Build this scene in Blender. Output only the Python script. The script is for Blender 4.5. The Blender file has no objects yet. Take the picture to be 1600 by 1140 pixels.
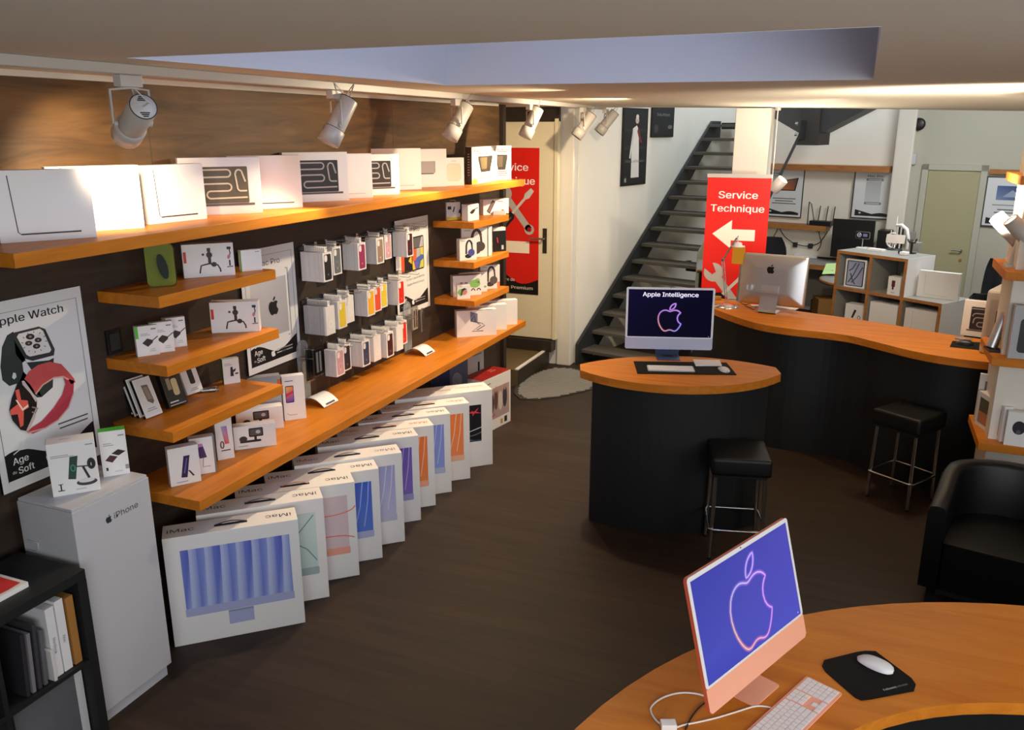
import bpy, bmesh, math, random
from mathutils import Matrix, Vector
random.seed(7)
S = bpy.context.scene
COL = S.collection
PI = math.pi
rad = math.radians

# ------------------------------------------------------------------ camera
F_PX, PITCH, YAW, CAM_H = 1310.0, rad(15.7), rad(22.35), 2.4
cd = bpy.data.cameras.new('camera')
cam = bpy.data.objects.new('camera', cd)
COL.objects.link(cam)
cd.sensor_width = 36.0
cd.lens = F_PX / 1600.0 * 36.0
cd.clip_start, cd.clip_end = 0.05, 60
cam.location = (0, 0, CAM_H)
cam.rotation_euler = (PI / 2 - PITCH, 0, YAW)
S.camera = cam

# ------------------------------------------------------------------ exposure, world, lights
S.view_settings.view_transform = 'Standard'
S.view_settings.look = 'None'
S.view_settings.gamma = 1.0
S.view_settings.use_curve_mapping = False
S.view_settings.exposure = 0.0
S.cycles.use_denoising = True
S.cycles.max_bounces = 7
S.cycles.diffuse_bounces = 5
S.cycles.glossy_bounces = 3
S.cycles.transmission_bounces = 6
S.cycles.transparent_max_bounces = 8
S.cycles.caustics_reflective = False
S.cycles.caustics_refractive = False
S.cycles.sample_clamp_indirect = 4.0

W = bpy.data.worlds.new('world')
S.world = W
W.use_nodes = True
W.node_tree.nodes['Background'].inputs[0].default_value = (0.62, 0.72, 0.9, 1)
W.node_tree.nodes['Background'].inputs[1].default_value = 0.5

def area_light(name, loc, target, sx, sy, power, color):
    l = bpy.data.lights.new(name, 'AREA')
    l.shape = 'RECTANGLE'; l.size = sx; l.size_y = sy; l.energy = power; l.color = color
    o = bpy.data.objects.new(name, l); COL.objects.link(o)
    o.location = loc
    o.rotation_euler = (Vector(target) - Vector(loc)).to_track_quat('-Z', 'Y').to_euler()
    return o

def spot_light(name, loc, target, power, color, angle, blend=0.6, size=0.03):
    l = bpy.data.lights.new(name, 'SPOT')
    l.energy = power; l.color = color; l.spot_size = rad(angle); l.spot_blend = blend
    l.shadow_soft_size = size
    o = bpy.data.objects.new(name, l); COL.objects.link(o)
    o.location = loc
    o.rotation_euler = (Vector(target) - Vector(loc)).to_track_quat('-Z', 'Y').to_euler()
    return o

WARM = (1.0, 0.79, 0.52)
# neutral fill from behind the camera and the right, set at unseen added windows
area_light('rear_window_fill', (1.1, -1.7, 1.95), (-1.2, 4.5, 0.9), 3.0, 1.8, 118, (0.95, 0.97, 1.0))
area_light('side_window_fill', (2.9, 1.3, 2.0), (-2.5, 3.0, 0.4), 2.2, 1.2, 40, (0.93, 0.96, 1.0))
# daylight falling down the light well and the stairwell
area_light('light_well_daylight', (-0.25, 3.0, 3.3), (-2.1, 3.0, 2.75), 0.5, 0.9, 17, (0.50, 0.63, 1.0))
area_light('stairwell_daylight', (-1.2, 11.2, 4.3), (-1.4, 10.4, 0), 2.0, 2.0, 66, (0.70, 0.83, 1.0))
# unseen warm spots without fixtures under the ceiling: two washing the left wall, the others added for column, counter and desk
spot_light('ceiling_wash_lamp', (-1.62, 5.0, 2.56), (-2.75, 4.2, 0.95), 110, WARM, 150, 0.9, 0.03)
spot_light('ceiling_wash_lamp', (-1.62, 6.3, 2.56), (-2.95, 6.9, 1.1), 170, WARM, 150, 0.9, 0.03)  # aimed past the shelves to brighten the cream door
spot_light('unseen_warm_spot', (-0.15, 6.6, 2.5), (-0.75, 8.0, 1.75), 80, (1, .9, .78), 95, 0.8, 0.05)
spot_light('unseen_warm_spot', (0.45, 5.9, 2.5), (0.15, 6.6, 1.0), 62, WARM, 115, 0.9, 0.05)
spot_light('unseen_warm_spot', (1.9, 2.2, 2.5), (0.3, 2.6, 0.77), 30, WARM, 75, 0.9, 0.06)
area_light('workroom_fill', (1.3, 9.0, 3.25), (-0.2, 10.6, 0.8), 1.2, 0.6, 62, (0.93, 0.97, 1.0))  # unseen fill, placed to reach the side of the cube shelf

# ------------------------------------------------------------------ helpers
_cp, _sp, _cy, _sy = math.cos(PITCH), math.sin(PITCH), math.cos(YAW), math.sin(YAW)
FW = Vector((-_sy * _cp, _cy * _cp, -_sp)); RT = Vector((_cy, _sy, 0)); UP = RT.cross(FW)
CAM = Vector((0, 0, CAM_H))

def at(px, py, x=None, y=None, z=None):
    """the point of the plane x=, y= or z= that the photograph shows at this pixel"""
    d = FW + RT * ((px - 800) / F_PX) - UP * ((py - 570) / F_PX)
    if z is not None: t = (z - CAM_H) / d.z
    elif x is not None: t = x / d.x
    else: t = y / d.y
    return CAM + d * t

def on_plane(px, py, p0, n):
    d = FW + RT * ((px - 800) / F_PX) - UP * ((py - 570) / F_PX)
    n = Vector(n)
    return CAM + d * ((Vector(p0) - CAM).dot(n) / d.dot(n))

def lin(c):
    out = []
    for v in c[:3]:
        v = v / 255.0
        out.append(v / 12.92 if v <= 0.04045 else ((v + 0.055) / 1.055) ** 2.4)
    return (out[0], out[1], out[2], 1.0)

MATS = {}
def mat(name, rgb, rough=0.5, metal=0.0, spec=0.5, coat=0.0, bump=0.0, bscale=200.0, var=0.0):
    m = bpy.data.materials.new(name); m.use_nodes = True
    nt = m.node_tree; b = nt.nodes['Principled BSDF']
    b.inputs['Base Color'].default_value = lin(rgb)
    b.inputs['Roughness'].default_value = rough
    b.inputs['Metallic'].default_value = metal
    b.inputs['Specular IOR Level'].default_value = spec
    if coat: b.inputs['Coat Weight'].default_value = coat
    tc = nt.nodes.new('ShaderNodeTexCoord')
    nz = nt.nodes.new('ShaderNodeTexNoise')
    nz.inputs['Scale'].default_value = bscale; nz.inputs['Detail'].default_value = 3
    nt.links.new(tc.outputs['Object'], nz.inputs['Vector'])
    if var:
        mx = nt.nodes.new('ShaderNodeMixRGB'); mx.blend_type = 'MULTIPLY'
        mx.inputs[0].default_value = var
        mx.inputs[1].default_value = lin(rgb)
        nt.links.new(nz.outputs['Fac'], mx.inputs[2])
        nt.links.new(mx.outputs[0], b.inputs['Base Color'])
    if bump:
        bp = nt.nodes.new('ShaderNodeBump'); bp.inputs['Strength'].default_value = bump; bp.inputs['Distance'].default_value = 0.002
        nt.links.new(nz.outputs['Fac'], bp.inputs['Height']); nt.links.new(bp.outputs[0], b.inputs['Normal'])
    MATS[name] = m
    return m

def wood(name, c1, c2, axis='Y', stretch=14.0, scale=2.2, rough=0.35, spec=0.5, planks=None):
    """wood grain running along one world axis; planks = (length, width, joint colour) lays boards"""
    m = bpy.data.materials.new(name); m.use_nodes = True
    nt = m.node_tree; L = nt.links; b = nt.nodes['Principled BSDF']
    ge = nt.nodes.new('ShaderNodeNewGeometry')
    mp = nt.nodes.new('ShaderNodeMapping')
    sc = {'X': (1, stretch, stretch), 'Y': (stretch, 1, stretch)}[axis]
    mp.inputs['Scale'].default_value = sc
    L.new(ge.outputs['Position'], mp.inputs['Vector'])
    n1 = nt.nodes.new('ShaderNodeTexNoise'); n1.inputs['Scale'].default_value = scale
    n1.inputs['Detail'].default_value = 6; n1.inputs['Roughness'].default_value = 0.62; n1.inputs['Distortion'].default_value = 0.8
    L.new(mp.outputs[0], n1.inputs['Vector'])
    cr = nt.nodes.new('ShaderNodeValToRGB')
    cr.color_ramp.elements[0].position = 0.32; cr.color_ramp.elements[0].color = lin(c1)
    cr.color_ramp.elements[1].position = 0.72; cr.color_ramp.elements[1].color = lin(c2)
    L.new(n1.outputs['Fac'], cr.inputs[0])
    last = cr.outputs[0]
    if planks:
        ln, wd, jc = planks
        br = nt.nodes.new('ShaderNodeTexBrick')
        br.inputs['Scale'].default_value = 1.0
        br.inputs['Brick Width'].default_value = ln; br.inputs['Row Height'].default_value = wd
        br.inputs['Mortar Size'].default_value = 0.0022; br.inputs['Mortar Smooth'].default_value = 0.3
        br.inputs['Color1'].default_value = (0.82, 0.82, 0.82, 1); br.inputs['Color2'].default_value = (1.1, 1.1, 1.1, 1)
        br.inputs['Mortar'].default_value = (jc, jc, jc, 1)
        m2 = nt.nodes.new('ShaderNodeMapping')
        if axis == 'Y': m2.inputs['Rotation'].default_value = (0, 0, PI / 2)
        L.new(ge.outputs['Position'], m2.inputs['Vector']); L.new(m2.outputs[0], br.inputs['Vector'])
        mx = nt.nodes.new('ShaderNodeMixRGB'); mx.blend_type = 'MULTIPLY'; mx.inputs[0].default_value = 1.0
        L.new(last, mx.inputs[1]); L.new(br.outputs['Color'], mx.inputs[2]); last = mx.outputs[0]
    L.new(last, b.inputs['Base Color'])
    b.inputs['Roughness'].default_value = rough
    b.inputs['Specular IOR Level'].default_value = spec
    MATS[name] = m
    return m

def clear(name, tint, alpha, rough=0.03):
    m = bpy.data.materials.new(name); m.use_nodes = True
    nt = m.node_tree; out = nt.nodes['Material Output']
    g = nt.nodes.new('ShaderNodeBsdfGlossy'); g.inputs['Roughness'].default_value = rough
    t = nt.nodes.new('ShaderNodeBsdfTransparent'); t.inputs[0].default_value = tint
    fr = nt.nodes.new('ShaderNodeFresnel'); fr.inputs[0].default_value = 1.18
    ad = nt.nodes.new('ShaderNodeMath'); ad.operation = 'ADD'; ad.inputs[1].default_value = alpha
    mx = nt.nodes.new('ShaderNodeMixShader')
    nt.links.new(fr.outputs[0], ad.inputs[0]); nt.links.new(ad.outputs[0], mx.inputs[0])
    nt.links.new(t.outputs[0], mx.inputs[1]); nt.links.new(g.outputs[0], mx.inputs[2])
    nt.links.new(mx.outputs[0], out.inputs[0])
    MATS[name] = m
    return m

def glow(name, color, strength):
    m = bpy.data.materials.new(name); m.use_nodes = True
    nt = m.node_tree; out = nt.nodes['Material Output']
    e = nt.nodes.new('ShaderNodeEmission'); e.inputs[1].default_value = strength
    if color is None:
        a = nt.nodes.new('ShaderNodeVertexColor'); a.layer_name = 'Col'
        nt.links.new(a.outputs[0], e.inputs[0])
    else:
        e.inputs[0].default_value = lin(color)
    nt.links.new(e.outputs[0], out.inputs[0])
    MATS[name] = m
    return m

def printed(name, rough, spec=0.4):
    m = bpy.data.materials.new(name); m.use_nodes = True
    nt = m.node_tree; b = nt.nodes['Principled BSDF']
    a = nt.nodes.new('ShaderNodeVertexColor'); a.layer_name = 'Col'
    nt.links.new(a.outputs[0], b.inputs['Base Color'])
    b.inputs['Roughness'].default_value = rough; b.inputs['Specular IOR Level'].default_value = spec
    MATS[name] = m
    return m

printed('print', 0.45); printed('print_matte', 0.8, 0.2)
glow('screen', None, 1.0)
mat('paper', (232, 230, 228), 0.5, bump=0.03, bscale=60)
mat('paper_gray', (176, 176, 178), 0.55, bump=0.03, bscale=60)
mat('wall_white', (226, 220, 208), 0.85, spec=0.2, bump=0.12, bscale=35)
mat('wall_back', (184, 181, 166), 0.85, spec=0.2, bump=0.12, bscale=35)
mat('ceiling', (228, 222, 206), 0.9, spec=0.15, bump=0.08, bscale=45)
mat('white_lacquer', (190, 191, 196), 0.35, spec=0.5, bump=0.02, bscale=20)
mat('white_metal', (186, 180, 172), 0.4, spec=0.5, bump=0.02, bscale=30)
mat('black_laminate', (26, 27, 28), 0.55, spec=0.35, bump=0.05, bscale=90)
mat('black_plastic', (17, 17, 18), 0.4, bump=0.04, bscale=150)
mat('dark_metal', (44, 45, 47), 0.5, spec=0.4, bump=0.06, bscale=80)
mat('stair_tread', (84, 80, 72), 0.5, spec=0.4, bump=0.08, bscale=60)
mat('leather', (8, 8, 8), 0.45, spec=0.35, bump=0.25, bscale=240)
mat('chrome', (205, 205, 205), 0.22, metal=1.0, bump=0.01, bscale=50)
mat('aluminium', (196, 196, 198), 0.38, metal=1.0, bump=0.02, bscale=300)
mat('alu_white', (222, 223, 226), 0.35, bump=0.01, bscale=100)
mat('blue_alu', (108, 124, 158), 0.4, spec=0.6, bump=0.01, bscale=100)
mat('dark_blue_alu', (52, 66, 104), 0.4, spec=0.6, bump=0.01, bscale=100)
mat('lilac_alu', (168, 178, 204), 0.4, spec=0.6, bump=0.01, bscale=100)
mat('pink_alu', (240, 170, 142), 0.4, spec=0.6, bump=0.01, bscale=100)
mat('pink_edge', (206, 92, 66), 0.4, spec=0.6, bump=0.01, bscale=100)
mat('mouse_mat', (15, 15, 15), 0.85, spec=0.2, bump=0.3, bscale=500)
mat('gray_mat', (58, 54, 52), 0.7, spec=0.3, bump=0.2, bscale=400)
mat('cream_door', (228, 216, 182), 0.55, bump=0.03, bscale=20)
mat('green_door', (168, 162, 126), 0.6, bump=0.03, bscale=20)
mat('door_frame', (150, 128, 96), 0.5, bump=0.05, bscale=30)
mat('brown_dark', (44, 34, 26), 0.5, bump=0.05, bscale=30)
mat('clear_plastic_edge', (150, 160, 165), 0.15, spec=0.6, bump=0.02)
mat('gray_fabric', (36, 37, 40), 0.9, spec=0.2, bump=0.4, bscale=300)
mat('kraft', (168, 118, 62), 0.8, spec=0.2, bump=0.1, bscale=80)
mat('gray_table', (150, 148, 142), 0.5, bump=0.04, bscale=40)
mat('cable_white', (228, 224, 220), 0.5, bump=0.02)
mat('landing_floor', (98, 84, 58), 0.55, spec=0.3, bump=0.05, bscale=40)
mat('brass', (196, 150, 72), 0.35, metal=0.6, bump=0.03)
wood('cherry', (180, 106, 28), (206, 128, 40), 'Y', 12, 2.0, 0.42, 0.2)
wood('cherry_x', (182, 106, 30), (208, 128, 42), 'X', 12, 2.0, 0.45, 0.15)
wood('desk_wood', (182, 103, 28), (208, 131, 46), 'X', 7, 1.6, 0.4, 0.18)
wood('walnut', (62, 45, 28), (110, 80, 48), 'Y', 9, 1.5, 0.55, 0.35)
wood('walnut_shaded', (50, 41, 35), (70, 58, 49), 'Y', 9, 1.5, 0.5, 0.3)  # same walnut boards, the shade below the upper shelf put into the colour
mat('shaft_gray', (192, 191, 196), 0.9, spec=0.15, bump=0.08, bscale=45)
wood('shelf_oak', (150, 96, 48), (176, 120, 66), 'X', 10, 2.0, 0.45)
wood('floor_wood', (41, 30, 22), (55, 41, 30), 'X', 10, 1.6, 0.55, 0.25, planks=(1.25, 0.13, 0.7))
clear('glass', (0.78, 0.84, 0.84, 1), 0.05)
def frosted(name, rgb, solid):
    m = bpy.data.materials.new(name); m.use_nodes = True
    nt = m.node_tree; b = nt.nodes['Principled BSDF']; out = nt.nodes['Material Output']
    b.inputs['Base Color'].default_value = lin(rgb); b.inputs['Roughness'].default_value = 0.25
    t = nt.nodes.new('ShaderNodeBsdfTransparent'); mx = nt.nodes.new('ShaderNodeMixShader'); mx.inputs[0].default_value = solid
    nt.links.new(t.outputs[0], mx.inputs[1]); nt.links.new(b.outputs[0], mx.inputs[2]); nt.links.new(mx.outputs[0], out.inputs[0])
    MATS[name] = m
frosted('acrylic', (178, 182, 182), 0.42)
clear('bag', (0.93, 0.94, 0.95, 1), 0.12, 0.15)
glow('bulb', (255, 244, 222), 9.0)
glow('amber_glass', (206, 138, 40), 0.75)

# ------------------------------------------------------------------ mesh builder
WHITE = (255, 255, 255)
class MB:
    def __init__(s):
        s.v = []; s.f = []; s.fm = []; s.fc = []; s.fs = []; s.mats = []; s.T = Matrix.Identity(4)
    def mi(s, m):
        if m not in s.mats: s.mats.append(m)
        return s.mats.index(m)
    def add(s, pts, faces, m, col=None, smooth=False):
        o = len(s.v)
        s.v += [s.T @ Vector(p) for p in pts]
        k = s.mi(m)
        for i, f in enumerate(faces):
            s.f.append([o + q for q in f]); s.fm.append(k); s.fs.append(smooth)
            c = col or WHITE
            if c and isinstance(c[0], (tuple, list)): s.fc.append([lin(c[q]) for q in f])
            else: s.fc.append([lin(c)] * len(f))
        return s
    def poly(s, pts, m, col=None):
        return s.add(pts, [list(range(len(pts)))], m, col)
    def box(s, x0, y0, z0, x1, y1, z1, m, col=None):
        if x0 > x1: x0, x1 = x1, x0
        if y0 > y1: y0, y1 = y1, y0
        if z0 > z1: z0, z1 = z1, z0
        p = [(x0, y0, z0), (x1, y0, z0), (x1, y1, z0), (x0, y1, z0), (x0, y0, z1), (x1, y0, z1), (x1, y1, z1), (x0, y1, z1)]
        return s.add(p, [[0, 3, 2, 1], [4, 5, 6, 7], [0, 1, 5, 4], [1, 2, 6, 5], [2, 3, 7, 6], [3, 0, 4, 7]], m, col)
    def prism(s, pl, z0, z1, m, col=None, side=None, smooth=False):
        n = len(pl)
        p = [(x, y, z0) for x, y in pl] + [(x, y, z1) for x, y in pl]
        s.add(p, [list(range(n))[::-1], [n + i for i in range(n)]], m, col)
        s.add(p, [[i, (i + 1) % n, n + (i + 1) % n, n + i] for i in range(n)], side or m, col, smooth)
        return s
    def grid(s, rows, m, cu=False, cv=False, col=None, smooth=True):
        nr, nc = len(rows), len(rows[0])
        p = [q for r in rows for q in r]
        fs = []
        for i in range(nr if cv else nr - 1):
            for j in range(nc if cu else nc - 1):
                a, b = i, (i + 1) % nr
                c, d = j, (j + 1) % nc
                fs.append([a * nc + c, a * nc + d, b * nc + d, b * nc + c])
        return s.add(p, fs, m, col, smooth)
    def lathe(s, prof, m, n=24, c=(0, 0, 0), axis=None, col=None):
        rows = []
        M = Matrix.Identity(3) if axis is None else Vector((0, 0, 1)).rotation_difference(Vector(axis)).to_matrix()
        for r, z in prof:
            rows.append([Vector(c) + M @ Vector((r * math.cos(2 * PI * k / n), r * math.sin(2 * PI * k / n), z)) for k in range(n)])
        s.grid(rows, m, cu=True, col=col)
        if prof[0][0] > 1e-6: s.poly(rows[0][::-1], m, col)
        if prof[-1][0] > 1e-6: s.poly(rows[-1], m, col)
        return s
    def cyl(s, a, b, r, m, r2=None, n=16, col=None):
        a, b = Vector(a), Vector(b); d = b - a
        return s.lathe([(r, 0), (r2 if r2 is not None else r, d.length)], m, n, a, d, col)
    def tube(s, pts, r, m, n=8, closed=False, cap=True):
        pts = [Vector(p) for p in pts]; k = len(pts)
        rows = []; prev = None
        for i in range(k):
            t = (pts[(i + 1) % k] - pts[i - 1]) if (closed or 0 < i < k - 1) else (pts[1] - pts[0] if i == 0 else pts[-1] - pts[-2])
            t.normalize()
            if prev is None:
                u = t.orthogonal().normalized()
            else:
                u = (prev - t * prev.dot(t)).normalized()
            prev = u; w = t.cross(u)
            rr = r[i] if isinstance(r, (list, tuple)) else r
            rows.append([pts[i] + (u * math.cos(2 * PI * q / n) + w * math.sin(2 * PI * q / n)) * rr for q in range(n)])
        s.grid(rows, m, cu=True, cv=closed)
        if cap and not closed:
            s.poly(rows[0][::-1], m); s.poly(rows[-1], m)
        return s
    def build(s, name, parent=None, loc=(0, 0, 0), rz=0.0, bevel=0.0, seg=2):
        me = bpy.data.meshes.new(name)
        me.from_pydata([tuple(p) for p in s.v], [], s.f)
        for m in s.mats: me.materials.append(MATS[m])
        ca = me.color_attributes.new('Col', 'FLOAT_COLOR', 'CORNER')
        flat = [c for fc in s.fc for q in fc for c in q]
        ca.data.foreach_set('color', flat)
        me.polygons.foreach_set('material_index', s.fm)
        me.polygons.foreach_set('use_smooth', s.fs)
        me.update()
        if bevel:
            bm = bmesh.new(); bm.from_mesh(me)
            es = [e for e in bm.edges if len(e.link_faces) == 2 and e.calc_face_angle(0) > 0.5]
            bmesh.ops.bevel(bm, geom=es, offset=bevel, offset_type='OFFSET', segments=seg, profile=0.6, affect='EDGES', clamp_overlap=True)
            bm.to_mesh(me); bm.free()
        o = bpy.data.objects.new(name, me); COL.objects.link(o)
        o.location = loc; o.rotation_euler = (0, 0, rz)
        if parent is not None: o.parent = parent
        return o

def tag(o, label, cat, group=None, kind=None):
    o['label'] = label; o['category'] = cat
    if group: o['group'] = group
    if kind: o['kind'] = kind
    return o
def struct(o):
    o['kind'] = 'structure'
    return o
def thing(name, label, cat, loc=(0, 0, 0), rz=0.0, group=None):
    o = bpy.data.objects.new(name, None); COL.objects.link(o)
    o.empty_display_size = 0.1
    o.location = loc; o.rotation_euler = (0, 0, rz)
    return tag(o, label, cat, group)
def dup(o, parent=None):
    c = o.copy(); COL.objects.link(c)
    if parent is not None: c.parent = parent
    for ch in list(o.children): dup(ch, c)
    return c

def rrect(x0, y0, x1, y1, r, n=4):
    out = []
    for cx, cy, a in ((x1 - r, y1 - r, 0), (x0 + r, y1 - r, 90), (x0 + r, y0 + r, 180), (x1 - r, y0 + r, 270)):
        for k in range(n + 1):
            t = rad(a + 90 * k / n); out.append((cx + r * math.cos(t), cy + r * math.sin(t)))
    return out
def ell(cx, cy, rx, ry, n=20, a0=0, a1=360, tilt=0):
    out = []
    for k in range(n + (a1 - a0 != 360)):
        t = rad(a0 + (a1 - a0) * k / n); x, y = rx * math.cos(t), ry * math.sin(t)
        ct, st = math.cos(rad(tilt)), math.sin(rad(tilt))
        out.append((cx + x * ct - y * st, cy + x * st + y * ct))
    return out

# frames: a printed face, x to the right, y up, z out of the face
def F_front(w, d): return Matrix(((1, 0, 0, -w / 2), (0, 0, -1, -d / 2), (0, 1, 0, 0), (0, 0, 0, 1)))
def F_left(w, d): return Matrix(((0, 0, -1, -w / 2), (-1, 0, 0, d / 2), (0, 1, 0, 0), (0, 0, 0, 1)))
def F_right(w, d): return Matrix(((0, 0, 1, w / 2), (1, 0, 0, -d / 2), (0, 1, 0, 0), (0, 0, 0, 1)))
def F_top(w, d, h): return Matrix(((1, 0, 0, -w / 2), (0, 1, 0, -d / 2), (0, 0, 1, h), (0, 0, 0, 1)))

def ink(mb, M, pts, col, lift=1, m='print'):
    """a printed shape on a face: pts in metres on the face, one colour or one per corner"""
    e = 0.0005 * lift
    return mb.add([M @ Vector((x, y, e)) for x, y in pts], [list(range(len(pts)))], m, col)
def bar(mb, M, x0, y0, x1, y1, col, lift=1, m='print'):
    return ink(mb, M, [(x0, y0), (x1, y0), (x1, y1), (x0, y1)], col, lift, m)
def stroke(mb, M, pts, w, col, lift=1, m='print', closed=False):
    """a line of width w along pts on a face"""
    n = len(pts); L = []; R = []
    for i in range(n):
        if closed: a, b = pts[i - 1], pts[(i + 1) % n]
        else: a, b = pts[max(i - 1, 0)], pts[min(i + 1, n - 1)]
        tx, ty = b[0] - a[0], b[1] - a[1]; q = math.hypot(tx, ty) or 1
        L.append((pts[i][0] - ty / q * w / 2, pts[i][1] + tx / q * w / 2)); R.append((pts[i][0] + ty / q * w / 2, pts[i][1] - tx / q * w / 2))
    e = 0.0005 * lift
    P = [M @ Vector((x, y, e)) for x, y in L + R]
    fs = [[i, n + i, n + (i + 1) % n, (i + 1) % n] for i in range(n if closed else n - 1)]
    return mb.add(P, fs, m, col)

_TXT = {}
import os
FONT = None
try:
    FONT = bpy.data.fonts.load(os.path.join(bpy.utils.resource_path('LOCAL'), 'datafiles', 'fonts', 'Inter.woff2'))
except Exception:
    FONT = None
def text_mesh(s, bold):
    key = (s, bold)
    if key not in _TXT:
        cu = bpy.data.curves.new('t', 'FONT'); cu.body = s
        if FONT: cu.font = FONT
        cu.size = 1.0; cu.offset = 0.0
        cu.resolution_u = 3
        ob = bpy.data.objects.new('t', cu)
        me = ob.to_mesh()
        _TXT[key] = ([(v.co.x, v.co.y) for v in me.vertices], [list(p.vertices) for p in me.polygons])
        ob.to_mesh_clear()
        bpy.data.objects.remove(ob); bpy.data.curves.remove(cu)
    return _TXT[key]
def text(mb, M, s, x, y, size, col, lift=2, align='L', bold=False, m='print', sx=1.0, width=None):
    vs, fs = text_mesh(s, bold)
    if not vs: return
    x0 = min(v[0] for v in vs); x1 = max(v[0] for v in vs)
    if width is not None: sx = width / ((x1 - x0) * size)
    off = {'L': x0, 'C': (x0 + x1) / 2, 'R': x1}[align]
    e = 0.0005 * lift
    for k in ((-1, 0, 1) if bold else (0,)):
        dx = k * 0.014 * size
        mb.add([M @ Vector((x + (a - off) * size * sx + dx, y + b * size, e + 0.00004 * k)) for a, b in vs], fs, m, col)
def lines(mb, M, x, y, w, n, pitch, col, th=None, lift=2, align='C', seed=1):
    """small illegible print as short rules"""
    r = random.Random(seed)
    for k in range(n):
        q = w * r.uniform(0.7, 1.0); a = x - q / 2 if align == 'C' else x
        bar(mb, M, a, y - k * pitch, a + q, y - k * pitch + (th or pitch * 0.35), col, lift)

_AP = ("M12.152 6.896c-.948 0-2.415-1.078-3.96-1.04-2.04.027-3.91 1.183-4.961 3.014-2.117 3.675-.546 9.103 1.519 12.09 "
       "1.013 1.454 2.208 3.09 3.792 3.039 1.52-.065 2.09-.987 3.935-.987 1.831 0 2.35.987 3.96.948 1.637-.026 2.676-1.48 3.676-2.948 "
       "1.156-1.688 1.636-3.325 1.662-3.415-.039-.013-3.182-1.221-3.22-4.857-.026-3.04 2.48-4.494 2.597-4.559-1.429-2.09-3.623-2.324-4.39-2.376-2-.156-3.675 1.09-4.61 1.09z"
       "M15.53 3.83c.843-1.012 1.4-2.427 1.245-3.83-1.207.052-2.662.805-3.532 1.818-.78.896-1.454 2.338-1.273 3.714 1.338.104 2.715-.688 3.559-1.701z")
def fruit_logo(n=5):
    import re
    out = []
    for sub in _AP.split('M')[1:]:
        toks = re.findall(r'[cz]|-?(?:\d+\.\d+|\.\d+|\d+)', sub)
        x, y = float(toks[0]), float(toks[1]); pts = [(x, y)]
        nums = [float(t) for t in toks[2:] if t not in 'cz']
        for i in range(0, len(nums) - 5, 6):
            a = nums[i:i + 6]
            p0, p1, p2, p3 = (x, y), (x + a[0], y + a[1]), (x + a[2], y + a[3]), (x + a[4], y + a[5])
            for k in range(1, n + 1):
                t = k / n; u = 1 - t
                pts.append(tuple(u ** 3 * p0[j] + 3 * u * u * t * p1[j] + 3 * u * t * t * p2[j] + t ** 3 * p3[j] for j in (0, 1)))
            x, y = p3
        pl = [((a - 12) / 24, (12 - b) / 24) for a, b in pts]
        if math.hypot(pl[0][0] - pl[-1][0], pl[0][1] - pl[-1][1]) < 0.01: pl.pop()
        out.append(pl)
    return out
LOGO = fruit_logo()
def logo(mb, M, cx, cy, size, col, lift=2, m='print'):
    for pl in LOGO:
        ink(mb, M, [(cx + a * size, cy + b * size) for a, b in pl][::-1], col, lift, m)

def hom(quad, w, h):
    """maps photograph pixels on a flat printed face (corners TL, TR, BR, BL) to metres on that face"""
    (x0, y0), (x1, y1), (x2, y2), (x3, y3) = quad
    dst = [(0, h), (w, h), (w, 0), (0, 0)]
    A = []; B = []
    for (x, y), (u, v) in zip(quad, dst):
        A.append([x, y, 1, 0, 0, 0, -u * x, -u * y]); B.append(u)
        A.append([0, 0, 0, x, y, 1, -v * x, -v * y]); B.append(v)
    n = 8
    for i in range(n):
        p = max(range(i, n), key=lambda r: abs(A[r][i])); A[i], A[p] = A[p], A[i]; B[i], B[p] = B[p], B[i]
        for r in range(n):
            if r != i:
                f = A[r][i] / A[i][i]
                for c in range(i, n): A[r][c] -= f * A[i][c]
                B[r] -= f * B[i]
    g = [B[i] / A[i][i] for i in range(n)]
    def q(x, y):
        d = g[6] * x + g[7] * y + 1
        return ((g[0] * x + g[1] * y + g[2]) / d, (g[3] * x + g[4] * y + g[5]) / d)
    return q

def carton(name, label, cat, pos, ang, w, h, d, body='paper', group=None, front=None, left=None, right=None, top=None, bevel=0.0015):
    """a closed carton standing on its base; pos = lower left corner of its front"""
    c, s = math.cos(ang), math.sin(ang)
    loc = (pos[0] + c * w / 2 - s * d / 2, pos[1] + s * w / 2 + c * d / 2, pos[2])
    mb = MB()
    mb.box(-w / 2, -d / 2, 0, w / 2, d / 2, h, body)
    o = mb.build(name, None, loc, ang, bevel)
    pm = MB()
    if front: front(pm, F_front(w, d), w, h)
    if left: left(pm, F_left(w, d), d, h)
    if right: right(pm, F_right(w, d), d, h)
    if top: top(pm, F_top(w, d, h), w, d)
    if pm.v:
        # the printing belongs to the same carton mesh
        me = o.data; bm = bmesh.new(); bm.from_mesh(me)
        p2 = pm.build('tmp'); off = len(me.materials)
        for m in p2.data.materials: me.materials.append(m)
        for pp in p2.data.polygons: pp.material_index += off
        bm.from_mesh(p2.data); bm.to_mesh(me); bm.free()
        md = p2.data; bpy.data.objects.remove(p2); bpy.data.meshes.remove(md)
    return tag(o, label, cat, group)

def carton_at(name, label, cat, bl, br, z, h, d, **k):
    A, B = at(*bl, z=z), at(*br, z=z)
    v = B - A
    return carton(name, label, cat, A, math.atan2(v.y, v.x), v.length, h, d, **k)
def carton_right(name, label, cat, br, z, ang, w, h, d, **k):
    B = at(*br, z=z); a = rad(ang)
    return carton(name, label, cat, (B.x - math.cos(a) * w, B.y - math.sin(a) * w, z), a, w, h, d, **k)

# ================================================================== THE ROOM
CEIL = 2.62
XW = -3.05          # face of the panelled wall
# floor
mb = MB(); mb.box(-3.75, -2.1, -0.06, 3.25, 13.9, 0, 'floor_wood'); struct(mb.build('floor'))
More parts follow.
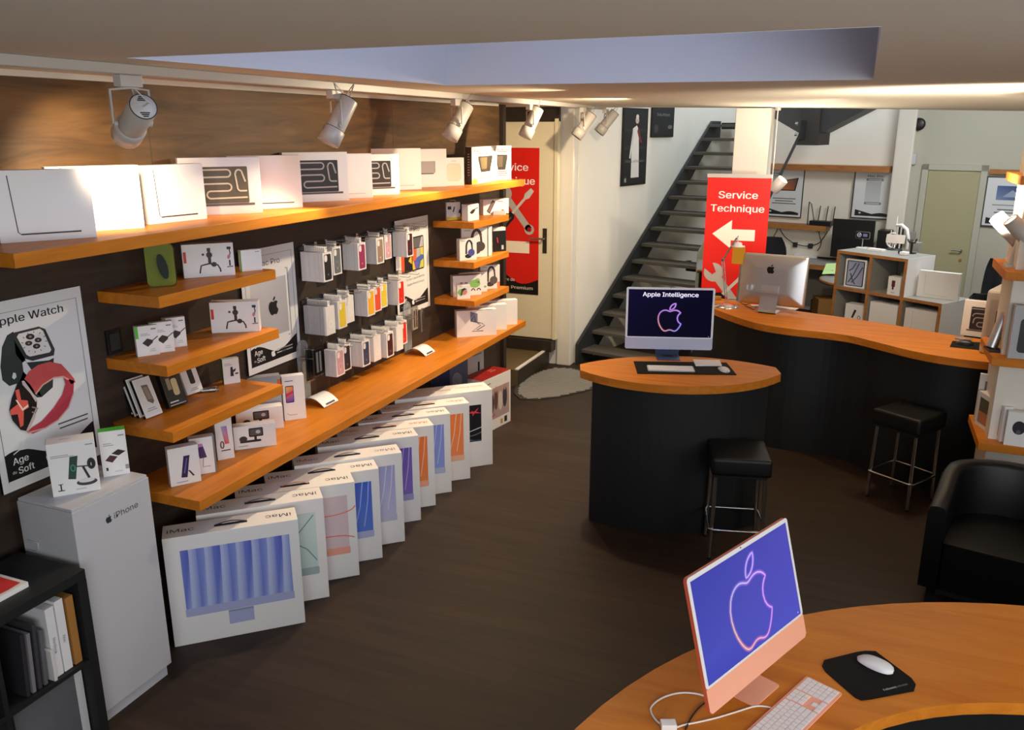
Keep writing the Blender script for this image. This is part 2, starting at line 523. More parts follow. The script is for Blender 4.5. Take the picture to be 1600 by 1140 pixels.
# panelled left wall (walnut boards) with a white strip above it
mb = MB()
mb.box(XW - 0.12, -2.1, 1.975, XW, 7.12, 2.595, 'walnut'); mb.box(XW - 0.12, -2.1, 0, XW, 7.12, 1.9745, 'walnut_shaded')
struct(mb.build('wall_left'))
mb = MB(); mb.box(XW - 0.12, -2.1, 2.596, XW - 0.004, 7.12, 2.95, 'wall_white'); struct(mb.build('trim_1'))
mb = MB()
for yy in (-0.6, 0.85, 3.05, 5.25):
    mb.box(XW - 0.001, yy - 0.002, 0.0, XW + 0.0006, yy + 0.002, 2.594, 'brown_dark')
struct(mb.build('trim_2'))
# side of the door niche beyond the end of the panelling, and its dark post
mb = MB(); mb.box(-3.75, 7.0, 0, XW - 0.121, 7.12, 2.95, 'wall_white'); struct(mb.build('wall_niche'))
mb = MB(); mb.box(XW - 0.02, 7.125, 0.0, XW + 0.035, 7.19, CEIL - 0.01, 'brown_dark'); struct(mb.build('trim_3'))
mb = MB(); mb.box(-3.85, 7.12, 0, -3.751, 13.9, 2.95, 'wall_white'); struct(mb.build('wall_niche_side'))

# the ceiling of the shop, with the opening of the light well in it; its far strip dips to the soffit edge
hole = [(-2.22, 2.16), (0.0, 2.16), (-0.01, 4.38), (-2.05, 4.11)]
yb, ye = 6.4, 8.45
def soff(x):
    # height of the far soffit edge, sagging to the right as the photograph shows it
    pts = [(-3.9, 2.612), (-2.2, 2.607), (-0.35, 2.583), (1.9, 2.53), (3.4, 2.50)]
    for (a, za), (b, zb) in zip(pts, pts[1:]):
        if a <= x <= b: return za + (zb - za) * (x - a) / (b - a)
    return pts[-1][1]
mb = MB()
X0, X1 = -3.85, 3.35
outer = [(X0, -2.1), (X1, -2.1), (X1, yb), (X0, yb)]
P = [(x, y, CEIL) for x, y in outer + hole]
mb.add(P, [[0, 4, 5, 1], [1, 5, 6, 2], [2, 6, 7, 3], [3, 7, 4, 0]], 'ceiling')
xs = [X0 + (X1 - X0) * k / 24 for k in range(25)]
mb.grid([[(x, yb, CEIL) for x in xs], [(x, yb + 0.6, CEIL - 0.15 * (CEIL - soff(x))) for x in xs], [(x, 8.0, soff(x)) for x in xs], [(x, ye, soff(x)) for x in xs]], 'ceiling')
mb.grid([[(x, ye, soff(x)) for x in xs], [(x, ye, 2.98) for x in xs]], 'ceiling', smooth=False)
mb.add([(X0, -2.1, 3.0), (X1, -2.1, 3.0), (X1, ye, 3.0), (X0, ye, 3.0)] + [(x, y, 3.0) for x, y in hole], [[0, 1, 5, 4], [1, 2, 6, 5], [2, 3, 7, 6], [3, 0, 4, 7]], 'ceiling')
struct(mb.build('ceiling'))
# the shaft of the light well
mb = MB()
for k in range(4):
    (xa, ya), (xb, yb2) = hole[k], hole[(k + 1) % 4]
    mb.add([(xa, ya, CEIL - 0.001), (xb, yb2, CEIL - 0.001), (xb, yb2, 3.7), (xa, ya, 3.7)], [[0, 1, 2, 3]], 'shaft_gray')
mb.poly([(x, y, 3.7) for x, y in hole], 'ceiling')
struct(mb.build('ceiling_light_well'))

# the walls behind the camera and to the right, each with a window added around its fill light
def wall_with_window(name, horizontal, pos, a0, a1, w0, w1, z0, z1, ztop, nr):
    mb = MB()
    def bx(m, a, b, za, zb, t0=0.0, t1=0.12, mt='wall_white'):
        if horizontal: m.box(a, pos - t1, za, b, pos - t0, zb, mt)
        else: m.box(pos + t0, a, za, pos + t1, b, zb, mt)
    bx(mb, a0, w0, 0, ztop); bx(mb, w1, a1, 0, ztop); bx(mb, w0, w1, 0, z0); bx(mb, w0, w1, z1, ztop)
    struct(mb.build(name))
    fr = MB()
    for a, b, za, zb in ((w0, w0 + .05, z0, z1), (w1 - .05, w1, z0, z1), (w0 + .05, w1 - .05, z0, z0 + .05), (w0 + .05, w1 - .05, z1 - .05, z1)):
        bx(fr, a + .001, b - .001, za + .001, zb - .001, .03, .09, 'white_metal')
    f = struct(fr.build('window_%d' % nr))
    gl = MB(); bx(gl, w0 + .05, w1 - .05, z0 + .05, z1 - .05, .055, .062, 'glass')
    gl.build('window_pane', f)
wall_with_window('wall_back', True, -2.0, -3.2, 3.2, -0.6, 2.7, 0.9, 2.5, 2.62, 1)
wall_with_window('wall_right', False, 3.1, -2.1, 13.9, 0.2, 2.4, 1.2, 2.4, 2.62, 2)
mb = MB(); mb.box(3.1, ye, 2.62, 3.22, 13.9, 4.5, 'wall_white'); struct(mb.build('wall_right_upper'))

# white wall end beside the door, and the long wall the stair climbs along
SA = rad(14); SD = Vector((math.sin(SA), math.cos(SA), 0)); SN = Vector((SD.y, -SD.x, 0))
S0 = at(897, 567, z=0)
mb = MB(); mb.box(-2.82, 8.09, 0, S0.x - 0.005, S0.y + 0.03, 4.5, 'wall_white'); struct(mb.build('wall_pier', bevel=0.012))
mb = MB()
e0, e1 = S0 + SD * 0.02, S0 + SD * 5.6
mb.prism([(e0.x, e0.y), (e1.x, e1.y), (e1.x - 0.14, e1.y + 0.03), (e0.x - 0.14, e0.y + 0.03)], 0, 4.5, 'wall_white')
struct(mb.build('wall_stair'))
mb = MB(); mb.box(-3.75, 8.12, 0, -2.825, 8.2, 2.95, 'wall_white'); struct(mb.build('wall_door_niche'))

# back wall of the workroom, its far plane turned a little
BA = rad(-14); BD = Vector((math.cos(BA), math.sin(BA), 0)); BN = Vector((math.sin(BA), -math.cos(BA), 0))
B0 = Vector((-0.05, 11.95, 0))
def bw(px, py, off=0.0):
    """point on the workroom's back wall"""
    return on_plane(px, py, B0 + BN * off, BN)
def slab(mb, a, b, t, z0, z1, m):
    mb.prism([(a.x, a.y), (b.x, b.y), (b.x - BN.x * t, b.y - BN.y * t), (a.x - BN.x * t, a.y - BN.y * t)], z0, z1, m)
corner = bw(1404, 250); cs = (corner - B0).dot(BD)
mb = MB(); slab(mb, B0 - BD * 2.6, B0 + BD * cs, 0.12, 0, 4.5, 'wall_white'); struct(mb.build('wall_far'))
mb = MB(); slab(mb, B0 + BD * (cs + 0.002) + BN * 0.10, B0 + BD * 3.6 + BN * 0.10, 0.22, 0, 4.5, 'wall_back'); struct(mb.build('wall_workroom'))
mb = MB(); slab(mb, B0 + BD * (cs - 0.02) + BN * 0.19, B0 + BD * (cs + 0.19) + BN * 0.19, 0.088, 0, 4.5, 'wall_white'); struct(mb.build('trim_4', bevel=0.02))
mb = MB(); mb.add([(-3.9, ye + 0.02, 4.5), (3.3, ye + 0.02, 4.5), (3.3, 14, 4.5), (-3.9, 14, 4.5)], [[0, 1, 2, 3]], 'ceiling'); struct(mb.build('ceiling_workroom'))
mb = MB(); mb.box(-3.85, ye, 3.02, 3.35, ye + 0.02, 4.5, 'ceiling'); struct(mb.build('wall_upper'))

# the pale workroom door with its frame
d0, d1 = bw(1447, 300, 0.105), bw(1529, 300, 0.105)
dz = 1.92
t = MB()
wdt = (d1 - d0).length
dang = math.atan2(BD.y, BD.x)
t.box(-0.07, -0.03, 0, 0, 0.0, dz + 0.07, 'wall_back'); t.box(wdt, -0.03, 0, wdt + 0.07, 0.0, dz + 0.07, 'wall_back'); t.box(-0.07, -0.03, dz + 0.004, wdt + 0.07, 0.0, dz + 0.07, 'wall_back')
dr = MB(); dr.box(0.004, -0.012, 0.01, wdt - 0.004, 0.0, dz, 'green_door')
d = struct(dr.build('door_1', None, (d0.x, d0.y, 0), dang))
t.build('door_frame', d)
hd = MB(); hd.cyl((wdt - 0.09, -0.012, 0.98), (wdt - 0.09, -0.06, 0.98), 0.012, 'chrome'); hd.tube([(wdt - 0.09, -0.06, 0.98), (wdt - 0.2, -0.06, 0.98)], 0.009, 'chrome')
hd.cyl((wdt - 0.09, -0.012, 0.86), (wdt - 0.09, -0.02, 0.86), 0.018, 'brass')
hd.build('door_handle', d)

# round white column in front of the stairs
c0 = at(1150, 175, y=8.02); c1 = at(1205, 175, y=8.02)
mb = MB(); mb.box(c0.x, 8.02, 0, c1.x, 8.37, soff(c0.x) - 0.012, 'wall_white'); struct(mb.build('column_white', bevel=0.008))

# raised landing and the step below the door on the left
mb = MB(); mb.box(-3.75, 7.2, 0, -2.9, 8.085, 0.165, 'landing_floor'); mb.box(-3.75, 7.95, 0.165, -2.83, 8.085, 0.285, 'brown_dark')
mb.box(-2.93, 7.2, 0.165, -2.897, 7.95, 0.177, 'paper'); mb.box(-2.8999, 7.2, 0.0, -2.8975, 8.08, 0.1649, 'brown_dark')
struct(mb.build('floor_landing'))
# the door on the left: cream leaf, red notice, lever handle
dl = MB(); dl.box(-3.66, 8.0, 0.295, -2.835, 8.045, 2.47, 'cream_door')
DR = struct(dl.build('door_2', bevel=0.004))
fr = MB(); fr.box(-2.834, 7.985, 0.295, -2.80, 8.06, 2.50, 'cream_door'); fr.box(-3.70, 8.01, 2.475, -2.80, 8.06, 2.61, 'brown_dark')
fr.build('door_frame', DR)
h = at(851, 377, y=7.995)
hm = MB(); hm.box(h.x - 0.02, 7.992, h.z - 0.12, h.x + 0.022, 8.0, h.z + 0.13, 'brown_dark')
hm.cyl((h.x, 7.992, h.z + 0.03), (h.x, 7.93, h.z + 0.03), 0.011, 'chrome'); hm.tube([(h.x, 7.935, h.z + 0.03), (h.x - 0.06, 7.93, h.z + 0.032), (h.x - 0.14, 7.935, h.z + 0.03)], 0.010, 'chrome')
hm.build('door_handle', DR)

# ------------------------------------------------------------------ notices of the technical service (banner and door)
RED = (216, 28, 16)
def service_art(mb, M, w, h, arrow_left=True):
    """red notice: two words, an arrow, crossed spanner and screwdriver, black wave with two lines"""
    k = w / 0.6
    bar(mb, M, 0, 0, w, h, RED, 1)
    T = h
    text(mb, M, 'Service', w / 2, T - 0.215 * k, 0.132 * k, (250, 244, 236), 3, 'C', True, width=0.37 * k)
    text(mb, M, 'Technique', w / 2, T - 0.345 * k, 0.132 * k, (250, 244, 236), 3, 'C', True, width=0.51 * k)
    a = T - 0.565 * k
    ink(mb, M, [(0.075 * k, a), (0.26 * k, a + 0.14 * k), (0.26 * k, a + 0.05 * k), (0.485 * k, a + 0.05 * k), (0.485 * k, a - 0.06 * k), (0.26 * k, a - 0.06 * k), (0.26 * k, a - 0.14 * k)], (247, 236, 220), 2)
def tools_art(mb, M, cx, cy, k, b=0):
    """crossed open spanner and screwdriver"""
    G = (178, 172, 166)
    def q(pts, ang):
        c, s = math.cos(rad(ang)), math.sin(rad(ang))
        return [(cx + (x * c - y * s) * k, cy + (x * s + y * c) * k) for x, y in pts]
    ink(mb, M, q([(-0.035, -0.26), (0.035, -0.26), (0.035, 0.14), (-0.035, 0.14)], 38), G, 2 + b)
    jaw = ell(0, 0.21, 0.088, 0.088, 18, 120, 420) + [(0.02, 0.20), (-0.02, 0.20)]
    ink(mb, M, q(jaw, 38), G, 3 + b)
    ink(mb, M, q(ell(0, -0.26, 0.055, 0.055, 16), 38), G, 2 + b); ink(mb, M, q(ell(0, -0.26, 0.026, 0.026, 12), 38), (150, 20, 14), 3 + b)
    ink(mb, M, q([(-0.014, -0.06), (0.014, -0.06), (0.014, 0.16), (0.034, 0.20), (0.024, 0.29), (-0.024, 0.29), (-0.034, 0.20), (-0.014, 0.16)], -42), (200, 196, 190), 3 + b)
    ink(mb, M, q([(-0.05, -0.34), (0.05, -0.34), (0.052, -0.08), (0.03, -0.05), (-0.03, -0.05), (-0.052, -0.08)], -42), (26, 24, 24), 4 + b)
    for o in (-0.022, 0.012): ink(mb, M, q([(o, -0.33), (o + 0.012, -0.33), (o + 0.012, -0.09), (o, -0.09)], -42), (96, 92, 90), 5 + b)
def wave_art(mb, M, w, z0, h, col=(20, 17, 16), lift=2, up=0.35):
    n = 24
    top = []
    for i in range(n + 1):
        u = i / n
        y = h * (0.62 + up * math.sin(PI * 2 * (u * 0.9 + 0.06)) * (0.45 + 0.55 * (1 - abs(2 * u - 1))))
        top.append((w * u, z0 + y))
    for a, b in zip(top, top[1:]): ink(mb, M, [(a[0], z0), (b[0], z0), b, a], col, lift)

# notice on the door
p0, p1 = at(843, 231, y=7.999), at(843, 461, y=7.999)
nw, nh = 0.62, p0.z - p1.z
nb = MB(); nb.box(-nw / 2, -0.003, 0, nw / 2, 0, nh, 'print', RED)
M = F_front(nw, 0.006)
service_art(nb, M, nw, nh)
# on the door the tools come above the arrow
bar(nb, M, 0, 0.02, nw, nh - 0.42, RED, 3)
tools_art(nb, M, nw * 0.59, nh - 0.61, 0.95, 3)
ink(nb, M, [(0.08, 0.49), (0.26, 0.62), (0.26, 0.545), (0.52, 0.545), (0.52, 0.425), (0.26, 0.425), (0.26, 0.36)], (247, 232, 206), 4)
wave_art(nb, M, nw, 0, 0.27, (16, 13, 12), 5, 0.3)
text(nb, M, 'Centre de', nw * 0.42, 0.13, 0.062, (226, 212, 196), 7, 'C', True)
text(nb, M, 'Services Premium', nw * 0.5, 0.05, 0.062, (226, 212, 196), 7, 'C', True, width=0.5)
tag(nb.build('service_notice', None, (p0.x - nw / 2, 7.999, p1.z)), 'red technical service notice stuck on the cream door behind the shelves', 'sign')

# roll-up banner in front of the column
pa, pb = at(1107, 273, y=7.72), at(1206, 272, y=7.72)
bwid = pb.x - pa.x
RB = thing('rollup_banner', 'red roll-up banner with white arrow standing behind the curved counter', 'banner', ((pa.x + pb.x) / 2, 7.72, 0), rad(4))
b = MB(); b.box(-bwid / 2, -0.002, 0.1, bwid / 2, 0.002, pa.z - 0.005, 'print', RED)
M = F_front(bwid, 0.004) @ Matrix.Translation((0, 0.1, 0))
bh = pa.z - 0.105
service_art(b, M, bwid, bh); tools_art(b, M, bwid * 0.42, bh - 1.02, 0.98)
wave_art(b, M, bwid, 0, 0.3, (16, 13, 12), 3, 0.3)
b.build('sheet', RB)
b = MB(); b.box(-bwid / 2 - 0.005, -0.012, pa.z - 0.02, bwid / 2 + 0.005, 0.012, pa.z + 0.012, 'white_metal'); b.build('top_rail', RB)
b = MB(); b.box(-bwid / 2 - 0.02, -0.09, 0, bwid / 2 + 0.02, 0.09, 0.1, 'aluminium'); b.build('cassette', RB)
b = MB(); b.cyl((0, 0.03, 0.1), (0, 0.03, pa.z), 0.009, 'aluminium'); b.build('pole', RB)

# ------------------------------------------------------------------ stairs
ST = thing('open_staircase', 'dark steel open staircase rising along the white wall behind the counter', 'staircase', (S0.x, S0.y, 0), -SA)
# local frame: x across the flight (to the right), y along it
SWID = 1.15; NT = 15; RUN = 3.15; RISE = 2.48
m1 = MB()
def stringer(mb, x0, x1):
    k = RISE / RUN
    prof = [(0.0, 0.0), (0.0, 0.21), (RUN, RISE + 0.02), (RUN + 0.25, RISE + 0.02), (RUN + 0.25, RISE - 0.2), (RUN + 0.02, RISE - 0.2), (0.28, 0.0)]
    P = [(x0, y, z) for y, z in prof] + [(x1, y, z) for y, z in prof]; n = len(prof)
    mb.add(P, [list(range(n)), [n + i for i in range(n)][::-1]] + [[i, n + i, n + (i + 1) % n, (i + 1) % n] for i in range(n)], 'dark_metal')
stringer(m1, 0.012, 0.045); m1.build('stringer', ST)
m1 = MB(); stringer(m1, SWID - 0.03, SWID + 0.0); m1.build('stringer', ST)
for k in range(1, NT + 1):
    z = RISE * k / NT - 0.02; y = RUN * (k - 0.55) / NT
    m1 = MB(); m1.box(0.046, y - 0.03, z - 0.035, SWID - 0.031, y + 0.25, z, 'stair_tread'); m1.build('tread', ST, bevel=0.004)
# top landing and the second flight turning right, hung above the workroom
LD = thing('stair_landing', 'dark steel landing at the head of the stairs with a second flight', 'landing', (S0.x, S0.y, 0), -SA)
m1 = MB(); m1.box(0.05, RUN + 0.26, RISE - 0.08, 0.9795, RUN + 0.74, RISE, 'dark_metal'); m1.box(0.98, RUN + 0.26, RISE - 0.27, 1.30, RUN + 0.74, RISE + 0.4, 'gray_mat'); m1.build('platform', LD)
m1 = MB()
prof = [(1.301, RISE - 0.13), (1.301, RISE + 0.35), (3.0, RISE + 1.3), (3.0, RISE + 0.78)]
P = [(x, RUN + 0.3, z) for x, z in prof] + [(x, RUN + 0.72, z) for x, z in prof]
m1.add(P, [[0, 1, 2, 3], [7, 6, 5, 4], [0, 4, 5, 1], [1, 5, 6, 2], [2, 6, 7, 3], [3, 7, 4, 0]], 'dark_metal'); m1.build('upper_flight', LD)
# glass balustrade on the open side
GB = thing('glass_balustrade', 'clear glass balustrade bolted to the open side of the stairs', 'balustrade', (S0.x, S0.y, 0), -SA)
k = RISE / RUN
def gpane(y0, y1):
    m = MB(); x0, x1 = SWID + 0.02, SWID + 0.03
    pr = [(y0, y0 * k - 0.05), (y1, y1 * k - 0.05), (y1, y1 * k + 0.95), (y0, y0 * k + 0.95)]
    P = [(x0, y, z) for y, z in pr] + [(x1, y, z) for y, z in pr]
    m.add(P, [[0, 1, 2, 3], [7, 6, 5, 4]], 'glass'); m.add(P, [[0, 4, 5, 1], [1, 5, 6, 2], [2, 6, 7, 3], [3, 7, 4, 0]], 'clear_plastic_edge')
    return m
gpane(0.35, 1.7).build('pane', GB); gpane(1.72, 3.1).build('pane', GB)
for y in (0.5, 1.55, 1.85, 2.95):
    for dzz in (0.02, 0.14):
        m = MB(); m.cyl((SWID + 0.0055, y, y * k + dzz), (SWID + 0.045, y, y * k + dzz), 0.02, 'chrome', n=12); m.build('bolt', GB)

# two dark posters on the stair wall
def wp(px, py): return on_plane(px, py, S0 + SN * 0.012, SN)
def stair_poster(tl, br, name, label, art):
    a, b = wp(*tl), wp(*br)
    w = (Vector((b.x, b.y)) - Vector((a.x, a.y))).length; h = a.z - b.z
    c = (a + b) / 2; m = MB()
    m.box(-w / 2, -0.008, 0, w / 2, 0.008, h, 'print', (18, 17, 18))
    art(m, F_front(w, 0.016), w, h)
    tag(m.build(name, None, (c.x, c.y, b.z), PI / 2 - SA), label, 'poster')
def art_gown(m, M, w, h):
    bar(m, M, 0.02, 0.02, w - 0.02, h - 0.02, (30, 30, 31), 1)
    for i, y in enumerate((0.7, 0.47, 0.3)): bar(m, M, 0.03, h * y, w - 0.03, h * y + 0.03, (48, 46, 45), 2)
    W_ = (214, 210, 204); cx = w * 0.52
    ink(m, M, [(cx - 0.16 * w, h * 0.10), (cx + 0.17 * w, h * 0.10), (cx + 0.13 * w, h * 0.5), (cx + 0.10 * w, h * 0.72), (cx + 0.02 * w, h * 0.78), (cx - 0.14 * w, h * 0.74), (cx - 0.17 * w, h * 0.5)], W_, 3)
    ink(m, M, [(cx - 0.14 * w, h * 0.73), (cx - 0.10 * w, h * 0.70), (cx - 0.2 * w, h * 0.35), (cx - 0.25 * w, h * 0.36)], W_, 3)
    ink(m, M, ell(cx + 0.03 * w, h * 0.845, 0.075 * w, 0.045 * h, 14), (190, 170, 156), 3)
    ink(m, M, ell(cx + 0.03 * w, h * 0.89, 0.06 * w, 0.03 * h, 12), (206, 204, 200), 4)
    ink(m, M, [(cx + 0.08 * w, h * 0.76), (cx + 0.2 * w, h * 0.62), (cx + 0.26 * w, h * 0.55), (cx + 0.17 * w, h * 0.56), (cx + 0.04 * w, h * 0.7)], (120, 42, 44), 4)
    text(m, M, 'Think different.', w / 2, h * 0.3, 0.05, (120, 116, 112), 4, 'C', width=w * 0.74)
    logo(m, M, w * 0.14, h * 0.08, 0.06, (140, 138, 134), 4)
def art_think(m, M, w, h):
    bar(m, M, 0.02, 0.02, w - 0.02, h - 0.02, (33, 34, 35), 1)
    text(m, M, 'Think different.', w / 2, h * 0.62, 0.06, (150, 148, 144), 3, 'C', width=w * 0.6)
    ink(m, M, ell(w * 0.2, h * 0.25, w * 0.09, h * 0.12), (70, 68, 66), 2)
    ink(m, M, ell(w * 0.82, h * 0.3, w * 0.1, h * 0.06), (104, 102, 100), 2)
stair_poster((974, 168), (1007.5, 287), 'gown_poster', 'tall dark poster of a figure in a white gown on the stair wall', art_gown)
stair_poster((1019, 160), (1051, 214), 'slogan_poster', 'short dark poster with pale lettering beside the white gown poster', art_think)

# round ribbed door mat in front of the landing
pts = [(806, 602), (824, 589), (845, 580), (868, 575), (900, 577), (930, 586), (940, 598), (925, 609), (900, 615), (872, 621), (838, 625), (812, 624), (803, 615)]
G = [at(x, y, z=0.0) for x, y in pts]
c = sum(G, Vector()) / len(G)
m = MB(); m.prism([(g.x - c.x, g.y - c.y) for g in G][::-1], 0.001, 0.009, 'gray_mat')
# ribs along the mat
def inside(x, y):
    r = False; n = len(G)
    for i in range(n):
        a, b = G[i], G[i - 1]
        if (a.y > y) != (b.y > y) and x < (b.x - a.x) * (y - a.y) / (b.y - a.y) + a.x: r = not r
    return r
rd = Vector((0.80, 0.60)); rn = Vector((-0.60, 0.80))
for i in range(-24, 25):
    ts = [t * 0.02 for t in range(-60, 61) if inside(c.x + rn.x * i * 0.035 + rd.x * t * 0.02, c.y + rn.y * i * 0.035 + rd.y * t * 0.02)]
    if len(ts) > 3:
        a, b = min(ts) + 0.03, max(ts) - 0.03
        q = [(rn.x * (i * 0.035 + s * 0.008) + rd.x * t, rn.y * (i * 0.035 + s * 0.008) + rd.y * t) for t, s in ((a, -1), (b, -1), (b, 1), (a, 1))]
        m.prism(q, 0.009, 0.014, 'gray_table')
tag(m.build('door_mat', None, (c.x, c.y, 0)), 'rounded ribbed grey door mat on the floor before the landing', 'mat')

# ================================================================== LEFT WALL: SHELVES
def plank(name, label, x1, y0, y1, zt, th=0.05, x0=XW):
    m = MB(); m.box(x0, -(y1 - y0) / 2, -th, x1, (y1 - y0) / 2, 0, 'cherry')
    return tag(m.build(name, None, (0, (y0 + y1) / 2, zt), 0, 0.003), label, 'shelf')
ZT, ZA, ZB, ZC, ZK = 2.0, 1.72, 1.417, 1.117, 0.80
plank('wall_shelf', 'long upper cherry wood shelf carrying the row of white laptop cartons', -2.6, 1.95, 6.6, ZT)
plank('wall_shelf', 'short cherry shelf with the lime case pack, topmost of the left three', -2.7, 2.65, 3.43, ZA)
plank('wall_shelf', 'short cherry shelf with three charger boxes, middle of the left three', -2.7, 2.65, 3.42, ZB)
plank('wall_shelf', 'short cherry shelf with the tilted black packs, lowest of the left three', -2.7, 2.64, 3.42, ZC)
plank('wall_shelf', 'short cherry shelf with the adapter boxes, topmost beside the cream door', -2.7, 5.81, 6.5, ZA)
plank('wall_shelf', 'short cherry shelf with the headphone boxes, middle one beside the cream door', -2.7, 5.80, 6.5, ZB)
plank('wall_shelf', 'short cherry shelf with the green printed box, lowest beside the cream door', -2.7, 5.80, 6.5, ZC)
plank('wall_bench', 'long low cherry wood bench shelf above the row of computer cartons', -2.6, 2.65, 6.64, ZK)

INK = (34, 34, 36); GRY = (150, 150, 152); LG = (200, 200, 202)
# ---------------------------------------------------------------- laptop cartons on the upper shelf
def a_side(m, M, w, h):       # closed laptop seen from its edge
    stroke(m, M, [(w * 0.16, h * 0.93), (w * 0.19, h * 0.14), (w * 0.22, h * 0.105), (w * 0.84, h * 0.115)], 0.0035, (60, 52, 46), 1)
    bar(m, M, w * 0.22, h * 0.098, w * 0.84, h * 0.12, (58, 50, 44), 2)
def a_faint(m, M, w, h):
    bar(m, M, w * 0.3, h * 0.10, w * 0.86, h * 0.115, (196, 184, 166), 1)
def a_low(m, M, w, h):
    bar(m, M, w * 0.2, h * 0.10, w * 0.88, h * 0.118, (58, 52, 46), 1)
def a_tubes(m, M, w, h, u0=0.14, bgc=(40, 36, 36), tc=(166, 160, 158)):
    """open laptop whose dark screen shows looping pale tubes"""
    x0, x1, y0, y1 = w * u0, w * 0.84, h * 0.2, h * 0.84
    ink(m, M, rrect(x0, y0, x1, y1, 0.006), bgc, 1)
    bar(m, M, x0 - 0.015, y0 - h * 0.045, x1 + 0.025, y0 - h * 0.005, (92, 84, 82), 2)
    W_, H_ = x1 - x0, y1 - y0
    def pt(u, v): return (x0 + W_ * u, y0 + H_ * v)
    def arc(cx, cy, r, a, b): return [(x0 + W_ * cx + H_ * r * math.cos(rad(a + (b - a) * k / 8)), y0 + H_ * cy + H_ * r * math.sin(rad(a + (b - a) * k / 8))) for k in range(9)]
    th = H_ * 0.045
    stroke(m, M, [pt(0.02, 0.92)] + arc(0.62, 0.82, 0.10, 90, -90) + [pt(0.22, 0.72)] + arc(0.18, 0.57, 0.15, 100, 178), th, tc, 3)
    stroke(m, M, [pt(0.1, 0.28)] + arc(0.22, 0.4, 0.14, 180, 90) + [pt(0.5, 0.54)] + arc(0.62, 0.44, 0.10, 90, -90) + [pt(0.4, 0.34)] + arc(0.3, 0.24, 0.10, 90, 270) + [pt(0.97, 0.15)], th, tc, 3)
    stroke(m, M, [pt(0.97, 0.33)] + arc(0.86, 0.42, 0.09, 270, 180) + [pt(0.77, 0.8)] + arc(0.84, 0.82, 0.09, 180, 0) + [pt(0.95, 0.58)], th, tc, 3)
def a_tubes_dark(m, M, w, h): a_tubes(m, M, w, h)
def a_tubes_green(m, M, w, h): a_tubes(m, M, w, h, 0.16, (92, 84, 62), (214, 204, 180))
def a_gray(m, M, w, h):
    bar(m, M, w * 0.2, h * 0.36, w * 0.74, h * 0.68, (168, 160, 158), 1); bar(m, M, w * 0.2, h * 0.34, w * 0.72, h * 0.365, (74, 70, 72), 2); bar(m, M, w * 0.735, h * 0.38, w * 0.755, h * 0.68, (150, 142, 140), 2)
g = 'laptop cartons on the upper shelf'
LC = 'laptop_carton'
carton_at(LC, 'white laptop carton with thin dark edge drawing, first at the near end', 'box', (1.2, 380.6), (152, 370.6), ZT, .258, .06, group=g, front=a_side)
carton_right(LC, 'plain white laptop carton brightly lit, second along the upper shelf', 'box', (226.7, 356), ZT, 60, .345, .258, .06, group=g, front=a_faint)
carton_at(LC, 'white laptop carton with thin dark edge drawing, third along the upper shelf', 'box', (233, 351), (324, 341.5), ZT, .25, .06, group=g, front=a_side)
carton_right(LC, 'white laptop carton with olive tube picture, fourth along the upper shelf', 'box', (411, 332.5), ZT, 50, .375, .27, .065, group=g, front=a_tubes_green)
carton_right(LC, 'cream laptop carton with dark line near its foot, fifth along upper shelf', 'box', (473.5, 324), ZT, 52, .37, .27, .065, group=g, front=a_low)
carton_right(LC, 'white laptop carton with black tube picture, sixth along the upper shelf', 'box', (546, 313), ZT, 52, .375, .275, .065, group=g, front=a_tubes_dark)
carton_right(LC, 'plain white laptop carton between two tube pictures, seventh along upper shelf', 'box', (583, 308.5), ZT, 52, .35, .26, .065, group=g, front=a_faint)
carton_right(LC, 'glaring white laptop carton with cropped tube picture, eighth along upper shelf', 'box', (625, 303.5), ZT, 52, .35, .25, .06, group=g, front=a_tubes_dark)
carton_right(LC, 'plain white laptop carton, ninth along shelf after cropped tube picture', 'box', (659, 295.5), ZT, 52, .37, .275, .065, group=g, front=a_faint)
carton_right(LC, 'grey-white laptop carton with small grey laptop picture, tenth along upper shelf', 'box', (698.5, 291), ZT, 52, .37, .265, .065, group=g, front=a_gray)
def a_pad(m, M, w, h):
    ink(m, M, rrect(w * 0.1, h * 0.17, w * 0.84, h * 0.8, 0.03, 5), (196, 190, 168), 1); ink(m, M, rrect(w * 0.115, h * 0.18, w * 0.825, h * 0.79, 0.028, 5), (216, 212, 192), 2)
    bar(m, M, w * 0.35, h * 0.87, w * 0.6, h * 0.9, (206, 202, 182), 2)
carton_right('accessory_carton', 'small white carton with rounded pale square, beside the grey laptop carton', 'box', (725.5, 289.5), ZT, 52, .16, .2, .04, front=a_pad)
